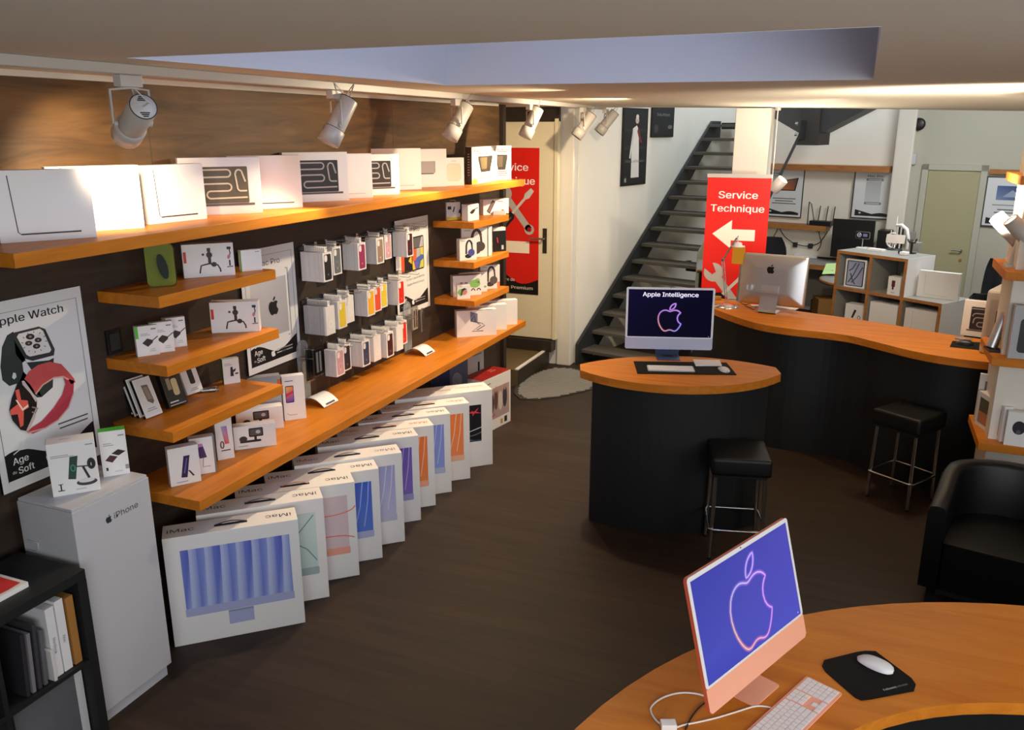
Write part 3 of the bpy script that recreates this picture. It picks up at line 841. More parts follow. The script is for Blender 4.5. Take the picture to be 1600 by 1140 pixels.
def a_dock(m, M, w, h):
    text(m, M, 'FastLane-upr', w / 2, h * 0.86, 0.034, INK, 2, 'C', True, width=w * 0.8)
    lines(m, M, w / 2, h * 0.815, w * 0.72, 1, 0.01, (90, 88, 80), 0.006)
    ink(m, M, [(w * 0.24, h * 0.74), (w * 0.8, h * 0.74), (w * 0.8, h * 0.66), (w * 0.7, h * 0.3), (w * 0.34, h * 0.3), (w * 0.24, h * 0.66)], (36, 30, 20), 2)
    ink(m, M, [(w * 0.30, h * 0.70), (w * 0.58, h * 0.70), (w * 0.56, h * 0.38), (w * 0.36, h * 0.38)], (88, 74, 48), 3)
    lines(m, M, w * 0.52, h * 0.245, w * 0.62, 3, h * 0.055, (70, 66, 56), h * 0.02, seed=3)
    lines(m, M, w * 0.55, h * 0.06, w * 0.3, 1, 0.01, (120, 112, 90), h * 0.02)
    ink(m, M, [(0, 0), (w * 0.2, 0), (w * 0.22, h * 0.1), (w * 0.1, h * 0.17), (0, h * 0.1)], (248, 222, 70), 2)
    for i in (0, 1):
        for j in (0, 1): stroke(m, M, [(w * (.74 + .1 * i), h * (.05 + .07 * j)), (w * (.83 + .1 * i), h * (.05 + .07 * j)), (w * (.83 + .1 * i), h * (.115 + .07 * j)), (w * (.74 + .1 * i), h * (.115 + .07 * j))], 0.003, (80, 150, 130), 2, closed=True)
def a_spine(m, M, w, h):
    bar(m, M, 0, 0, w, h, (50, 22, 14), 1); lines(m, M, w / 2, h * 0.8, w * 0.4, 9, h * 0.07, (150, 130, 110), h * 0.02, 2)
gd = 'video dock cartons at the far end of the upper shelf'
carton_at('dock_carton', 'white carton with black device picture and yellow corner, on upper shelf end', 'box', (737.5, 288.3), (777, 281.8), ZT, .272, .05, group=gd, front=a_dock, left=a_spine)
carton_right('dock_carton', 'white carton with black device picture, half hidden at upper shelf end', 'box', (799, 280.5), ZT, 52, .19, .272, .045, group=gd, front=a_dock, left=a_spine)

# ---------------------------------------------------------------- posters on the panelled wall
def poster_frame(m, M, w, h, title, tsize, tw):
    bar(m, M, 0, 0, w, h, (226, 226, 224), 1)
    stroke(m, M, [(w * .06, h * .05), (w * .06, h * .94), (w * .94, h * .94), (w * .94, h * .05)], 0.003, (96, 96, 98), 2)
    if title: text(m, M, title, w * 0.5, h * 0.855, tsize, (32, 32, 34), 2, 'C', width=tw)
def shop_mark(m, M, x, y, k, col=(232, 232, 230), lift=7):
    text(m, M, 'Age', x, y + .045 * k, 0.075 * k, col, lift, 'L', True)
    text(m, M, 'Soft', x + .025 * k, y - .015 * k, 0.075 * k, col, lift, 'L', True)
    text(m, M, 'du', x - .012 * k, y - .005 * k, 0.032 * k, col, lift, 'L')
    ink(m, M, [(x + .06 * k, y + .125 * k), (x + .085 * k, y + .135 * k), (x + .105 * k, y + .185 * k), (x + .075 * k, y + .17 * k)], col, lift)
    stroke(m, M, [(x + .01 * k, y + .105 * k), (x + .05 * k, y + .12 * k), (x + .10 * k, y + .112 * k)], 0.006 * k, col, lift)
    logo(m, M, x + .225 * k, y + .02 * k, 0.062 * k, col, lift)
    lines(m, M, x + .27 * k, y + .03 * k, .14 * k, 2, .026 * k, (190, 190, 188), .009 * k, lift, 'L', 5)
def poster_wave(m, M, w, h, big=0.17):
    n = 28; x0, x1 = w * .06, w * .94; y0 = h * .055
    top = []
    for i in range(n + 1):
        u = i / n
        top.append((x0 + (x1 - x0) * u, y0 + h * (0.105 + 0.05 * math.cos(2 * PI * (u - 0.10)) * (1 if u < .6 else .9) + (0.02 * u))))
    for a, b in zip(top, top[1:]): ink(m, M, [(a[0], y0), (b[0], y0), b, a], (20, 20, 22), 2)
    shop_mark(m, M, w * .12, y0 + .03, 0.72 * w / .48)
    lines(m, M, w * .62, y0 + .05, w * .26, 2, .018, (160, 160, 160), .006, 7, 'L', 9)
def wall_poster(name, label, y0, y1, z0, z1, art, lean=0.0):
    w, h = y1 - y0, z1 - z0
    m = MB(); m.box(-w / 2, -0.006, 0, w / 2, 0.006, h, 'black_plastic')
    art(m, F_front(w, 0.012), w, h)
    o = m.build(name, None, (XW + 0.009 + lean, (y0 + y1) / 2, z0), PI / 2)
    if lean: o.rotation_euler = (-lean / h, 0, PI / 2)
    return tag(o, label, 'poster')
WQ = [(-17, 474), (125, 447), (148, 715), (5, 747)]
def art_watch(m, M, w, h):
    poster_frame(m, M, w, h, None, 0, 0)
    q = hom(WQ, w, h)
    Z = lambda pts: [q(0 + x / 3.166, 420 + y / 3.166) for x, y in pts]
    x, y = q(52, 492); text(m, M, 'Apple Watch', x, y - 0.005, 0.062, (28, 28, 30), 2, 'C', True, width=.325)
    def blob(pts, col, lift): ink(m, M, Z(pts)[::-1], col, lift)
    # dark strap and steel watch
    blob([(100, 285), (75, 300), (52, 350), (40, 440), (44, 500), (70, 530), (110, 520), (130, 470), (140, 430), (240, 430), (262, 420), (250, 560), (200, 600), (180, 600), (150, 560), (135, 500), (130, 430), (105, 390)], (46, 56, 54), 2)
    blob([(140, 420), (165, 470), (150, 500), (130, 470), (128, 430)], (216, 218, 216), 3)
    blob([(82, 492), (88, 470), (98, 474), (100, 492), (90, 502)], (220, 222, 220), 4)
    blob([(100, 290), (205, 268), (232, 282), (268, 380), (262, 408), (170, 425), (140, 412), (95, 310)], (52, 56, 56), 4)
    blob([(214, 292), (232, 290), (236, 318), (224, 324)], (40, 42, 42), 5)
    blob([(120, 296), (208, 278), (222, 290), (252, 380), (244, 392), (160, 404), (146, 394), (112, 310)], (226, 222, 216), 6)
    for cx, cy, r, c in ((166, 312, 18, (44, 40, 42)), (158, 342, 15, (70, 46, 44)), (198, 330, 15, (58, 40, 40)), (190, 358, 16, (48, 42, 40))):
        blob(ell(cx, cy, r, r * .75, 16), c, 7); blob(ell(cx, cy, r * .35, r * .28, 8), (160, 140, 130), 8)
    for k in range(12):
        a = rad(k * 30); cx, cy = 182, 338
        stroke(m, M, Z([(cx + 46 * math.cos(a), cy + 42 * math.sin(a)), (cx + 54 * math.cos(a), cy + 50 * math.sin(a))]), 0.003, (70, 66, 64), 7)
    # red loop strap
    blob([(130, 505), (150, 472), (190, 446), (240, 436), (290, 452), (318, 490), (345, 530), (350, 548), (330, 556), (318, 528), (296, 512), (255, 512), (205, 540), (172, 580), (165, 560), (150, 530)], (202, 84, 84), 8)
    blob([(296, 512), (318, 528), (344, 540), (338, 600), (312, 670), (262, 725), (205, 752), (150, 768), (125, 755), (150, 735), (190, 715), (245, 660), (288, 600), (304, 550)], (182, 62, 78), 8)
    stroke(m, M, Z([(172, 582), (205, 542), (255, 514), (296, 514), (320, 532)]), .006, (222, 176, 160), 9)
    stroke(m, M, Z([(130, 760), (205, 750), (262, 722), (312, 668), (338, 600)]), .006, (222, 160, 150), 9)
    # black watch face with red cross dial
    blob([(60, 640), (72, 590), (100, 520), (122, 510), (150, 560), (176, 615), (172, 650), (150, 700), (128, 752), (100, 740), (70, 690)], (26, 22, 24), 9)
    blob([(118, 512), (128, 512), (178, 610), (170, 620), (150, 575), (120, 530)], (206, 190, 184), 10)
    blob([(176, 652), (160, 700), (132, 752), (122, 748), (150, 690), (168, 650)], (196, 180, 172), 10)
    blob([(88, 552), (104, 548), (110, 600), (136, 606), (140, 640), (118, 650), (112, 720), (98, 728), (92, 664), (64, 664), (62, 640), (96, 616)], (232, 96, 82), 11)
    blob([(86, 596), (94, 598), (114, 640), (138, 624), (136, 636), (112, 652)], (250, 226, 214), 12)
    stroke(m, M, Z([(152, 640), (176, 650), (164, 668), (150, 664)]), .006, (150, 136, 130), 12)
    lines(m, M, w * .74, h * .265, w * .4, 2, .02, (80, 80, 82), .006, 3, 'C', 4)
    poster_wave(m, M, w, h)
wall_poster('watch_poster', 'white poster of a watch with a red strap on the left wall', 2.07, 2.555, 1.0, 1.76, art_watch)
def art_tower(m, M, w, h):
    poster_frame(m, M, w, h, 'Mac Pro', 0.06, .2)
    ink(m, M, [(w * .14, h * .26), (w * .8, h * .26), (w * .8, h * .74), (w * .14, h * .74)], [(190, 190, 194), (168, 168, 172), (178, 178, 182), (206, 206, 208)], 2)
    stroke(m, M, [(w * .8, h * .8), (w * .84, h * .8), (w * .84, h * .23), (w * .78, h * .23)], 0.008, (150, 150, 154), 3)
    stroke(m, M, [(w * .12, h * .74), (w * .12, h * .8), (w * .3, h * .8), (w * .3, h * .74)], 0.008, (160, 160, 164), 3)
    logo(m, M, w * .53, h * .51, .105, (26, 26, 28), 4)
    poster_wave(m, M, w, h)
wall_poster('tower_poster', 'white poster of a silver computer tower behind the left short shelves', 3.56, 4.035, 1.085, 1.77, art_tower)
def art_tablet(m, M, w, h):
    poster_frame(m, M, w, h, 'iPad Pro', 0.062, .22)
    ink(m, M, rrect(w * .46, h * .44, w * .84, h * .80, .015), (26, 22, 28), 2)
    x0, x1, y0, y1 = w * .48, w * .82, h * .455, h * .785
    def p(u, v): return (x0 + (x1 - x0) * u, y0 + (y1 - y0) * v)
    ink(m, M, [p(0, 0), p(1, 0), p(1, .66), p(0, .66)], (70, 96, 170), 3)
    ink(m, M, [p(0, .68), p(.62, .68), p(.8, 1), p(0, 1)], (96, 96, 100), 3); ink(m, M, [p(.64, .68), p(1, .68), p(1, 1), p(.84, 1)], (180, 176, 184), 3)
    ink(m, M, [p(0, .28), p(.34, .3), p(.4, .66), p(0, .66)], (214, 96, 60), 4); ink(m, M, [p(.36, .36), p(.7, .4), p(.72, .66), p(.4, .66)], (168, 176, 178), 4)
    ink(m, M, [p(.72, .44), p(1, .4), p(1, .66), p(.74, .66)], (206, 190, 72), 4); ink(m, M, [p(0, 0), p(.25, 0), p(.1, .3), p(0, .3)], (226, 188, 54), 4)
    ink(m, M, [p(.6, 0), p(1, 0), p(1, .28), p(.75, .22)], (196, 198, 70), 4); ink(m, M, [p(.25, 0), p(.5, 0), p(.45, .26), p(.2, .22)], (108, 92, 178), 4)
    ink(m, M, rrect(w * .15, h * .44, w * .46, h * .78, .012), (30, 26, 32), 2)
    ink(m, M, [(w * .15, h * .46), (w * .24, h * .46), (w * .24, h * .70), (w * .15, h * .70)], (216, 84, 40), 3); ink(m, M, [(w * .36, h * .56), (w * .46, h * .52), (w * .46, h * .62)], (228, 184, 60), 3)
    text(m, M, 'Ecran Liquid Retina', w * .56, h * .355, .032, (50, 50, 52), 2, 'C', width=w * .55); text(m, M, 'Apple Pencil inclus', w * .56, h * .30, .032, (50, 50, 52), 2, 'C', width=w * .52)
    poster_wave(m, M, w, h)
wall_poster('tablet_poster', 'white poster of a colourful tablet behind the hanging phone cases', 5.2, 5.7, 1.075, 1.775, art_tablet)
m = MB(); m.box(-.04, -.006, -.055, .04, .006, .055, 'black_plastic'); m.box(-.028, -.009, -.04, .028, -.006, .04, 'dark_metal')
sw = at(176, 533, x=XW); tag(m.build('socket_plate', None, (XW + .007, sw.y, sw.z), PI / 2, .002), 'small black socket plate on the panelled wall beside the watch poster', 'socket')

# ---------------------------------------------------------------- hanging rails with phone cases
CASES = {}
def case_proto(key, body, face, cam_col=(236, 232, 228), ring=False, mark=True):
    """card pack with a phone case on it, facing +x, hung by its tab; origin at the hook hole"""
    m = MB(); w, h, t = .092, .172, .0135
    m.box(0, -w / 2, -.02 - h, t, w / 2, -.02, body)
    m.prism([(a, b) for a, b in []] or [(0.004, -.012), (0.0048, -.012), (0.0048, .012), (0.004, .012)], -.021, .012, body)
    M = Matrix(((0, 0, 1, t), (1, 0, 0, -w / 2), (0, 1, 0, -.02 - h), (0, 0, 0, 1)))
    if face:
        ink(m, M, rrect(w * .12, h * .05, w * .88, h * .93, .012, 4), face, 1)
        ink(m, M, rrect(w * .15, h * .68, w * .46, h * .91, .012, 4), cam_col, 2)
        if ring: stroke(m, M, ell(w * .5, h * .36, w * .22, w * .22, 18), .003, tuple(min(255, c + 34) for c in face), 2, closed=True)
        if mark: ink(m, M, [(w * .42, h * .26), (w * .58, h * .26), (w * .5, h * .18)], tuple(min(255, c + 90) for c in face), 2)
    o = m.build('phone_case_pack', None, (0, 0, 0), 0, 0)
    CASES[key] = o
    o['proto'] = 1
    return o
case_used = set()
def case(key, x, y, z, label, group, jit=0.0):
    o = CASES[key]
    if key in case_used: o = o.copy(); COL.objects.link(o)
    case_used.add(key)
    if 'proto' in o: del o['proto']
    o.location = (x, y, z); o.rotation_euler = (0, 0, jit)
    return tag(o, label, 'phone case', group)
for k, b, f, ring in (('black', 'paper', (34, 36, 40), 0), ('slate', 'paper', (104, 112, 116), 1), ('plum', 'paper', (150, 52, 92), 0), ('tan', 'paper', (150, 126, 104), 0),
                      ('pink', 'paper', (206, 158, 166), 1), ('maroon', 'paper', (66, 26, 36), 0), ('white', 'paper', (234, 230, 224), 1), ('amber', 'paper', (238, 176, 50), 0),
                      ('coral', 'paper', (228, 84, 54), 0), ('yellow', 'paper', (226, 200, 62), 0), ('red', 'paper', (214, 44, 34), 0), ('navy', 'paper', (50, 62, 88), 1),
                      ('ink', 'paper', (44, 40, 48), 0), ('gray', 'paper_gray', None, 0)):
    case_proto(k, b, f, ring=bool(ring), mark=k not in ('white', 'amber', 'coral', 'yellow'))
def rail(z, y0, y1, which):
    m = MB(); m.box(XW + .001, -(y1 - y0) / 2, -.012, XW + .014, (y1 - y0) / 2, .012, 'dark_metal')
    tag(m.build('hanging_rail', None, (0, (y0 + y1) / 2, z)), 'dark steel hook rail on the panelled wall, %s of three' % which, 'rail')
def hook(y, z, n, row, L=.19):
    m = MB(); m.box(XW + .015, -.012, -.014, XW + .024, .012, .022, 'chrome')
    m.tube([(XW + .02, 0, .006), (XW + L, 0, .004), (XW + L + .012, 0, .016)], .0026, 'chrome', 6)
    m.tube([(XW + .02, 0, .02), (XW + L - .01, 0, .024)], .0022, 'chrome', 6)
    tag(m.build('display_hook', None, (0, y, z)), 'chrome display hook, %s from the left on the %s rail' % (n, row), 'hook', 'display hooks on the %s rail' % row)
NTH = ['first', 'second', 'third', 'fourth', 'fifth', 'sixth', 'seventh', 'eighth', 'ninth', 'tenth', 'eleventh', 'twelfth']
def hang(row, z, specs, empties):
    ys = sorted([s[0] for s in specs] + empties)
    order = {y: NTH[i] for i, y in enumerate(ys)}
    for y in ys: hook(y, z, order[y], row)
    for y, n, front, back, desc in specs:
        t = .0142
        fill = n - 1
        gname = 'phone cases on the %s hook of the %s rail' % (order[y], row)
        for i in range(fill):
            case(back, XW + .027 + i * t, y, z + .002, 'white boxed phone case packed behind the %s one on the %s rail' % (desc, row), gname, rad(random.uniform(-1.5, 1.5)))
        case(front, XW + .027 + fill * t, y, z + .002, 'phone case pack showing a %s back, front of its hook, %s rail' % (desc, row), gname)
rail(1.72, 4.08, 5.6, 'top'); rail(1.40, 4.08, 5.55, 'middle'); rail(1.085, 4.30, 5.45, 'bottom')
hang('top', 1.725, [(4.125, 11, 'black', 'black', 'black'), (4.35, 5, 'slate', 'white', 'slate grey'), (4.565, 8, 'plum', 'white', 'plum'), (4.835, 6, 'tan', 'white', 'tan'), (5.035, 2, 'pink', 'pink', 'pale pink'), (5.19, 8, 'maroon', 'pink', 'maroon')], [4.24, 4.70, 5.33])
hang('middle', 1.404, [(4.12, 11, 'white', 'gray', 'plain white'), (4.29, 9, 'yellow', 'white', 'lemon yellow'), (4.44, 6, 'white', 'tan', 'white looped'), (4.67, 7, 'amber', 'white', 'amber'), (4.80, 5, 'coral', 'white', 'coral'), (4.93, 3, 'yellow', 'yellow', 'bright yellow'), (5.07, 7, 'red', 'white', 'red')], [4.55, 5.2])
hang('bottom', 1.089, [(4.30, 6, 'pink', 'white', 'blush'), (4.42, 4, 'ink', 'white', 'ink black'), (4.56, 8, 'navy', 'white', 'navy'), (4.70, 8, 'white', 'white', 'ivory'), (4.82, 10, 'maroon', 'white', 'dark wine'), (5.0, 8, 'white', 'white', 'milk white'), (5.16, 4, 'red', 'white', 'scarlet')], [])

# clear acrylic display stands with strap packs, curved white foot
def acrylic_stand(px, label, packs):
    p = Vector((px[0], px[1], ZK))
    T_ = thing('acrylic_stand', label, 'display stand', (p.x, p.y, ZK), PI / 2)
    m = MB(); w = .075
    arc = [(-.0, -.02 + .0, .0)] 
    prof = [(-.16 + .18 * i / 8, .0 + .055 * math.sin(PI * (i / 8) * .9 + .15)) for i in range(9)]   # y (towards room negative), z
    rows = [[(-w, yy, zz), (w, yy, zz)] for yy, zz in prof]
    m.grid(rows, 'alu_white'); m.grid([[(x, y, z - .004) for x, y, z in r] for r in rows], 'alu_white')
    M = Matrix(((1, 0, 0, -w), (0, 0, -1, -.161), (0, 1, 0, 0), (0, 0, 0, 1)))
    m.add([(-w * .6, -.158, .012), (w * .6, -.158, .012), (w * .6, -.15, .020), (-w * .6, -.15, .020)], [[0, 1, 2, 3]], 'print', INK)
    m.build('foot', T_)
    m = MB(); top = [(-.055, .016), (.055, .016), (.055, .33)] + [(.055 * math.cos(a * PI / 10), .33 + .055 * math.sin(a * PI / 10)) for a in range(1, 10)] + [(-.055, .33)]
    P = [(x, .022, z) for x, z in top] + [(x, .026, z) for x, z in top]; n = len(top)
    m.add(P, [list(range(n))[::-1], [n + i for i in range(n)]], 'acrylic'); m.add(P, [[i, (i + 1) % n, n + (i + 1) % n, n + i] for i in range(n)], 'clear_plastic_edge')
    m.build('back_panel', T_)
    m = MB(); m.tube([(0, .021, .33), (0, -.08, .33)], .003, 'chrome', 6); m.tube([(-.03, .021, .28), (-.03, -.08, .285)], .003, 'chrome', 6); m.build('peg', T_)
    for dx, dy, dzz, w_, h_, c1, c2, lab in packs:
        q = Matrix.Rotation(PI / 2, 3, 'Z') @ Vector((dx, dy, 0))
        m = MB(); m.box(-w_ / 2, -.005, -h_, w_ / 2, .005, .012, 'bag'); m.box(-w_ / 2 + .006, -.004, -h_ + .01, w_ / 2 - .006, .004, 0, 'print', c1)
        M = F_front(w_, .0085) @ Matrix.Translation((0, -h_, 0))
        bar(m, M, w_ * .2, h_ * .15, w_ * .44, h_ * .9, c2, 1); bar(m, M, w_ * .58, h_ * .15, w_ * .8, h_ * .9, c2, 1)
        tag(m.build('strap_pack', None, (p.x + q.x, p.y + q.y, ZK + dzz), PI / 2 + rad(8 * dx / .03)), lab, 'pack', 'strap packs on the acrylic stands')
acrylic_stand((-2.995, 4.03), 'clear acrylic stand with curved white foot at the near rail end', [(-.012, -.03, .335, .07, .2, (52, 54, 54), (24, 25, 26), 'dark strap pack hanging edge-on from the near acrylic stand'), (.0, -.085, .34, .085, .165, (26, 27, 30), (150, 150, 152), 'black card pack with a round ring on the near acrylic stand')])
acrylic_stand((-2.99, 5.30), 'clear acrylic stand with curved white foot beside the tablet poster', [(0, -.04, .34, .085, .17, (206, 196, 180), (110, 70, 50), 'beige strap pack with brown bands on the far acrylic stand'), (.07, -.06, .31, .07, .17, (150, 154, 160), (58, 60, 66), 'blue-grey strap pack beside the beige one on far acrylic stand')])

# ---------------------------------------------------------------- goods on the small shelves, left
GRN = (88, 190, 52)
# lime blister pack
p = at(254, 447, z=ZA)
BL = thing('case_pack', 'lime yellow blister pack with dark oval case on the top short shelf', 'pack', (p.x, p.y, ZA), rad(50))
m = MB(); m.prism([], 0, 0, 'bag') if 0 else None
def upright(m, pl, y0, y1, mt, col=None):
    P = [(x, y0, z) for x, z in pl] + [(x, y1, z) for x, z in pl]; n = len(pl)
    m.add(P, [list(range(n)), [n + i for i in range(n)][::-1]], mt, col); m.add(P, [[i, n + i, n + (i + 1) % n, (i + 1) % n] for i in range(n)], mt, col)
upright(m, rrect(-.06, 0.002, .06, .19, .022), -.004, .004, 'print', (186, 178, 30)); m.build('card', BL)
m = MB(); upright(m, ell(0.008, .09, .02, .056, 22, tilt=10), -.026, -.0045, 'print', (34, 36, 40)); m.build('case', BL)
m = MB(); upright(m, rrect(-.063, 0.0, .063, .196, .025), -.03, -.0275, 'glass'); upright(m, rrect(-.018, .19, .018, .212, .008), -.002, .002, 'bag'); m.build('blister', BL)
def a_grip(m, M, w, h):
    D = (46, 34, 32)
    bar(m, M, w * .02, h * .45, w * .075, h * .78, (206, 44, 36), 1)
    cx, cy = w * .52, h * .66
    ink(m, M, rrect(cx - .007, h * .4, cx + .007, h * .76, .004), D, 1); ink(m, M, ell(cx, cy, .014, .014, 14), D, 2); ink(m, M, rrect(cx - .009, h * .76, cx + .007, h * .87, .003), D, 2)
    stroke(m, M, [(cx, h * .4), (cx - .02, h * .38), (cx - .04, h * .35), (cx - .046, h * .2), (cx - .048, h * .12)], .007, D, 1)
    stroke(m, M, [(cx, h * .4), (cx + .015, h * .37), (cx + .035, h * .35), (cx + .045, h * .22), (cx + .046, h * .13)], .007, D, 1)
    ink(m, M, ell(cx + .018, h * .37, .013, .012, 10), D, 2); ink(m, M, ell(w * .4, h * .68, .006, .006, 10), (70, 54, 52), 1)
    bar(m, M, w * .87, h * .8, w * .95, h * .88, D, 1); stroke(m, M, [(w * .92, h * .8), (w * .93, h * .68), (w * .9, h * .56)], .005, D, 1); ink(m, M, ell(w * .9, h * .58, .007, .012, 10, tilt=-20), (190, 120, 124), 2)
    bar(m, M, w * .895, h * .3, w * .925, h * .48, D, 1); stroke(m, M, [(w * .85, h * .27), (w * .97, h * .28)], .004, D, 1)
carton_at('tripod_carton', 'white carton with black bendy tripod picture on the top short shelf', 'box', (288, 435), (368, 429.5), ZA, .158, .07, front=a_grip, group='tripod cartons')
def a_clip(m, M, w, h):
    bar(m, M, 0, 0, w * .06, h, (96, 150, 40), 1); bar(m, M, w * .7, h * .88, w * .9, h * .92, GRY, 1)
carton_at('accessory_carton', 'small cream carton with hang tab at end of the top short shelf', 'box', (376.5, 424.5), (410.5, 421.5), ZA, .105, .03, front=a_clip)
def a_charger(m, M, w, h):
    bar(m, M, 0, h * .6, w * .13, h, GRN, 1)
    bar(m, M, w * .7, h * .86, w * .92, h * .9, (120, 120, 122), 1); lines(m, M, w * .22, h * .73, w * .45, 2, h * .05, GRY, h * .018, 1, 'L')
    ink(m, M, [(w * .26, h * .44), (w * .5, h * .58), (w * .76, h * .5), (w * .72, h * .42), (w * .5, h * .3)], (48, 36, 34), 2)
    stroke(m, M, [(w * .74, h * .5), (w * .98, h * .62)], .004, (48, 36, 34), 2)
    lines(m, M, w * .7, h * .2, w * .3, 2, h * .06, (170, 180, 170), h * .02, 1)
gc = 'charging pad cartons on the middle short shelf'
carton_at('charger_carton', 'white charging pad carton with green corner, nearest on the middle short shelf', 'box', (215.5, 558), (250.5, 553), ZB, .138, .03, front=a_charger, group=gc)
carton_right('charger_carton', 'white charging pad carton, second of three on the middle short shelf', 'box', (274, 548), ZB, 57, .098, .142, .03, front=a_charger, group=gc)
carton_right('charger_carton', 'white charging pad carton, third of three on the middle short shelf', 'box', (293, 540), ZB, 57, .098, .142, .03, front=a_charger, group=gc)
carton_at('tripod_carton', 'white carton with black bendy tripod picture on the middle short shelf', 'box', (331, 520.5), (406.5, 517.5), ZB, .155, .07, front=a_grip, group='tripod cartons')
# third shelf: leaning packs
def leaning(name, label, cat, bl, br, z, h, d, lean, group=None, **k):
    o = carton_at(name, label, cat, bl, br, z, h, d, group=group, **k)
    o.rotation_euler.x = -rad(lean)
    return o
def a_glass(m, M, w, h):
    bar(m, M, w * .06, h * .05, w * .94, h * .96, (224, 222, 218), 1)
    ink(m, M, [(w * .36, h * .82), (w * .72, h * .8), (w * .78, h * .36), (w * .66, h * .3), (w * .42, h * .4)], (110, 100, 90), 2); ink(m, M, [(w * .42, h * .76), (w * .66, h * .75), (w * .7, h * .42), (w * .47, h * .44)], (150, 136, 122), 3)
    lines(m, M, w * .5, h * .2, w * .6, 2, h * .05, GRY, h * .02, 2)
def a_mag(m, M, w, h):
    bar(m, M, w * .22, h * .5, w * .42, h * .84, (150, 138, 118), 1)
    ink(m, M, rrect(w * .45, h * .3, w * .76, h * .8, .012), (206, 190, 148), 2)
    lines(m, M, w * .12, h * .12, w * .6, 1, .01, (210, 210, 208), .006, 1, 'L'); bar(m, M, w * .08, h * .04, w * .92, h * .06, (206, 206, 206), 1)
def a_remote(m, M, w, h):
    ink(m, M, rrect(w * .38, h * .28, w * .7, h * .9, .01), (36, 30, 34), 2); lines(m, M, w * .5, h * .14, w * .5, 2, h * .05, GRY, h * .02, 1)
    bar(m, M, 0, h * .85, w * .1, h, GRN, 2)
def a_blackside(m, M, w, h): bar(m, M, 0, 0, w, h, (18, 18, 19), 1); ink(m, M, ell(w * .5, h * .1, w * .3, w * .3, 10), (226, 226, 224), 2)
gg = 'screen glass packs leaning on the lowest short shelf'
for i, (bx_, lab) in enumerate((((229, 656.5), 'white screen glass pack leaning, front one on the lowest short shelf'), ((219, 655), 'screen glass pack leaning, second of the three packs on lowest shelf'), ((211, 653), 'screen glass pack leaning, hindmost of the three packs on lowest shelf'))):
    p = at(*bx_, z=ZC)
    o = carton('glass_pack', lab, 'pack', (p.x, p.y, ZC), rad(88), .098, .185, .016, 'paper', gg, a_glass, a_blackside)
    o.rotation_euler.x = -rad(20); o.location.z += .004
p = at(266, 641, z=ZC); o = carton('magnet_pack', 'black pack with gold phone picture leaning on the lowest short shelf', 'pack', (p.x, p.y, ZC), rad(84), .108, .165, .03, 'black_plastic', None, a_mag); o.rotation_euler.x = -rad(18); o.location.z += .006
p = at(294, 621, z=ZC); o = carton('remote_pack', 'grey pack with dark remote picture leaning on the lowest short shelf', 'pack', (p.x, p.y, ZC), rad(84), .1, .17, .03, 'paper', None, a_remote); o.rotation_euler.x = -rad(20); o.location.z += .006
p = at(322, 612, z=ZC)
cb = thing('cable_bag', 'small clear bag of folded cable lying on the lowest short shelf', 'bag', (p.x, p.y + .02, ZC), rad(40))
m = MB(); m.box(-.05, -.035, .001, .05, .035, .018, 'bag'); m.build('wrapper', cb, bevel=.006)
m = MB(); m.tube([(-.035, -.02, .008), (.03, -.02, .008), (.035, 0, .008), (-.03, .004, .008), (-.035, .02, .008), (.03, .022, .008)], .004, 'cable_white', 6); m.box(.005, -.02, .01, .028, .0, .016, 'aluminium'); m.build('cable', cb)
def a_mount(m, M, w, h):
    lines(m, M, w * .1, h * .8, w * .5, 2, h * .06, GRY, h * .02, 1, 'L')
    ink(m, M, [(w * .42, h * .3), (w * .46, h * .66), (w * .58, h * .68), (w * .6, h * .54), (w * .8, h * .6), (w * .72, h * .48), (w * .62, h * .46), (w * .62, h * .3)], (44, 34, 34), 2); bar(m, M, w * .72, h * .36, w * .9, h * .42, (60, 50, 50), 2)
def a_green(m, M, w, h): bar(m, M, 0, 0, w, h, (60, 140, 44), 1)
carton_at('accessory_carton', 'white carton with green side and black mount picture, lowest short shelf', 'box', (350.5, 601), (376, 597), ZC, .135, .035, front=a_mount, left=a_green)

# ---------------------------------------------------------------- goods on the bench
def a_tabstand(m, M, w, h):
    ink(m, M, [(w * .36, h * .2), (w * .56, h * .18), (w * .7, h * .76), (w * .5, h * .76)], (44, 34, 76), 1); ink(m, M, [(w * .45, h * .3), (w * .5, h * .3), (w * .62, h * .7), (w * .58, h * .7)], (112, 100, 160), 2)
    ink(m, M, [(w * .6, h * .36), (w * .66, h * .36), (w * .8, h * .2), (w * .74, h * .19)], (60, 50, 70), 2); lines(m, M, w * .2, h * .07, w * .5, 1, .01, GRY, .004, 1, 'L')
carton_at('stand_carton', 'white shrink-wrapped carton with violet tablet picture at bench near end', 'box', (267.5, 761), (315, 751), ZK, .185, .05, front=a_tabstand, group='stand cartons on the bench')
def a_phstand(m, M, w, h):
    ink(m, M, [(w * .16, h * .84), (w * .5, h * .84), (w * .64, h * .45), (w * .36, h * .44)], (74, 46, 96), 1); ink(m, M, [(w * .16, h * .84), (w * .5, h * .84), (w * .53, h * .76), (w * .2, h * .74)], (190, 130, 200), 2)
    stroke(m, M, [(w * .5, h * .45), (w * .45, h * .2), (w * .75, h * .2)], .004, (150, 140, 150), 1); bar(m, M, w * .92, 0, w, h, (120, 118, 116), 1)
carton_right('stand_carton', 'white carton with purple phone on a stand, second on the bench', 'box', (340, 736.5), ZK, 50, .115, .185, .05, front=a_phstand, group='stand cartons on the bench')
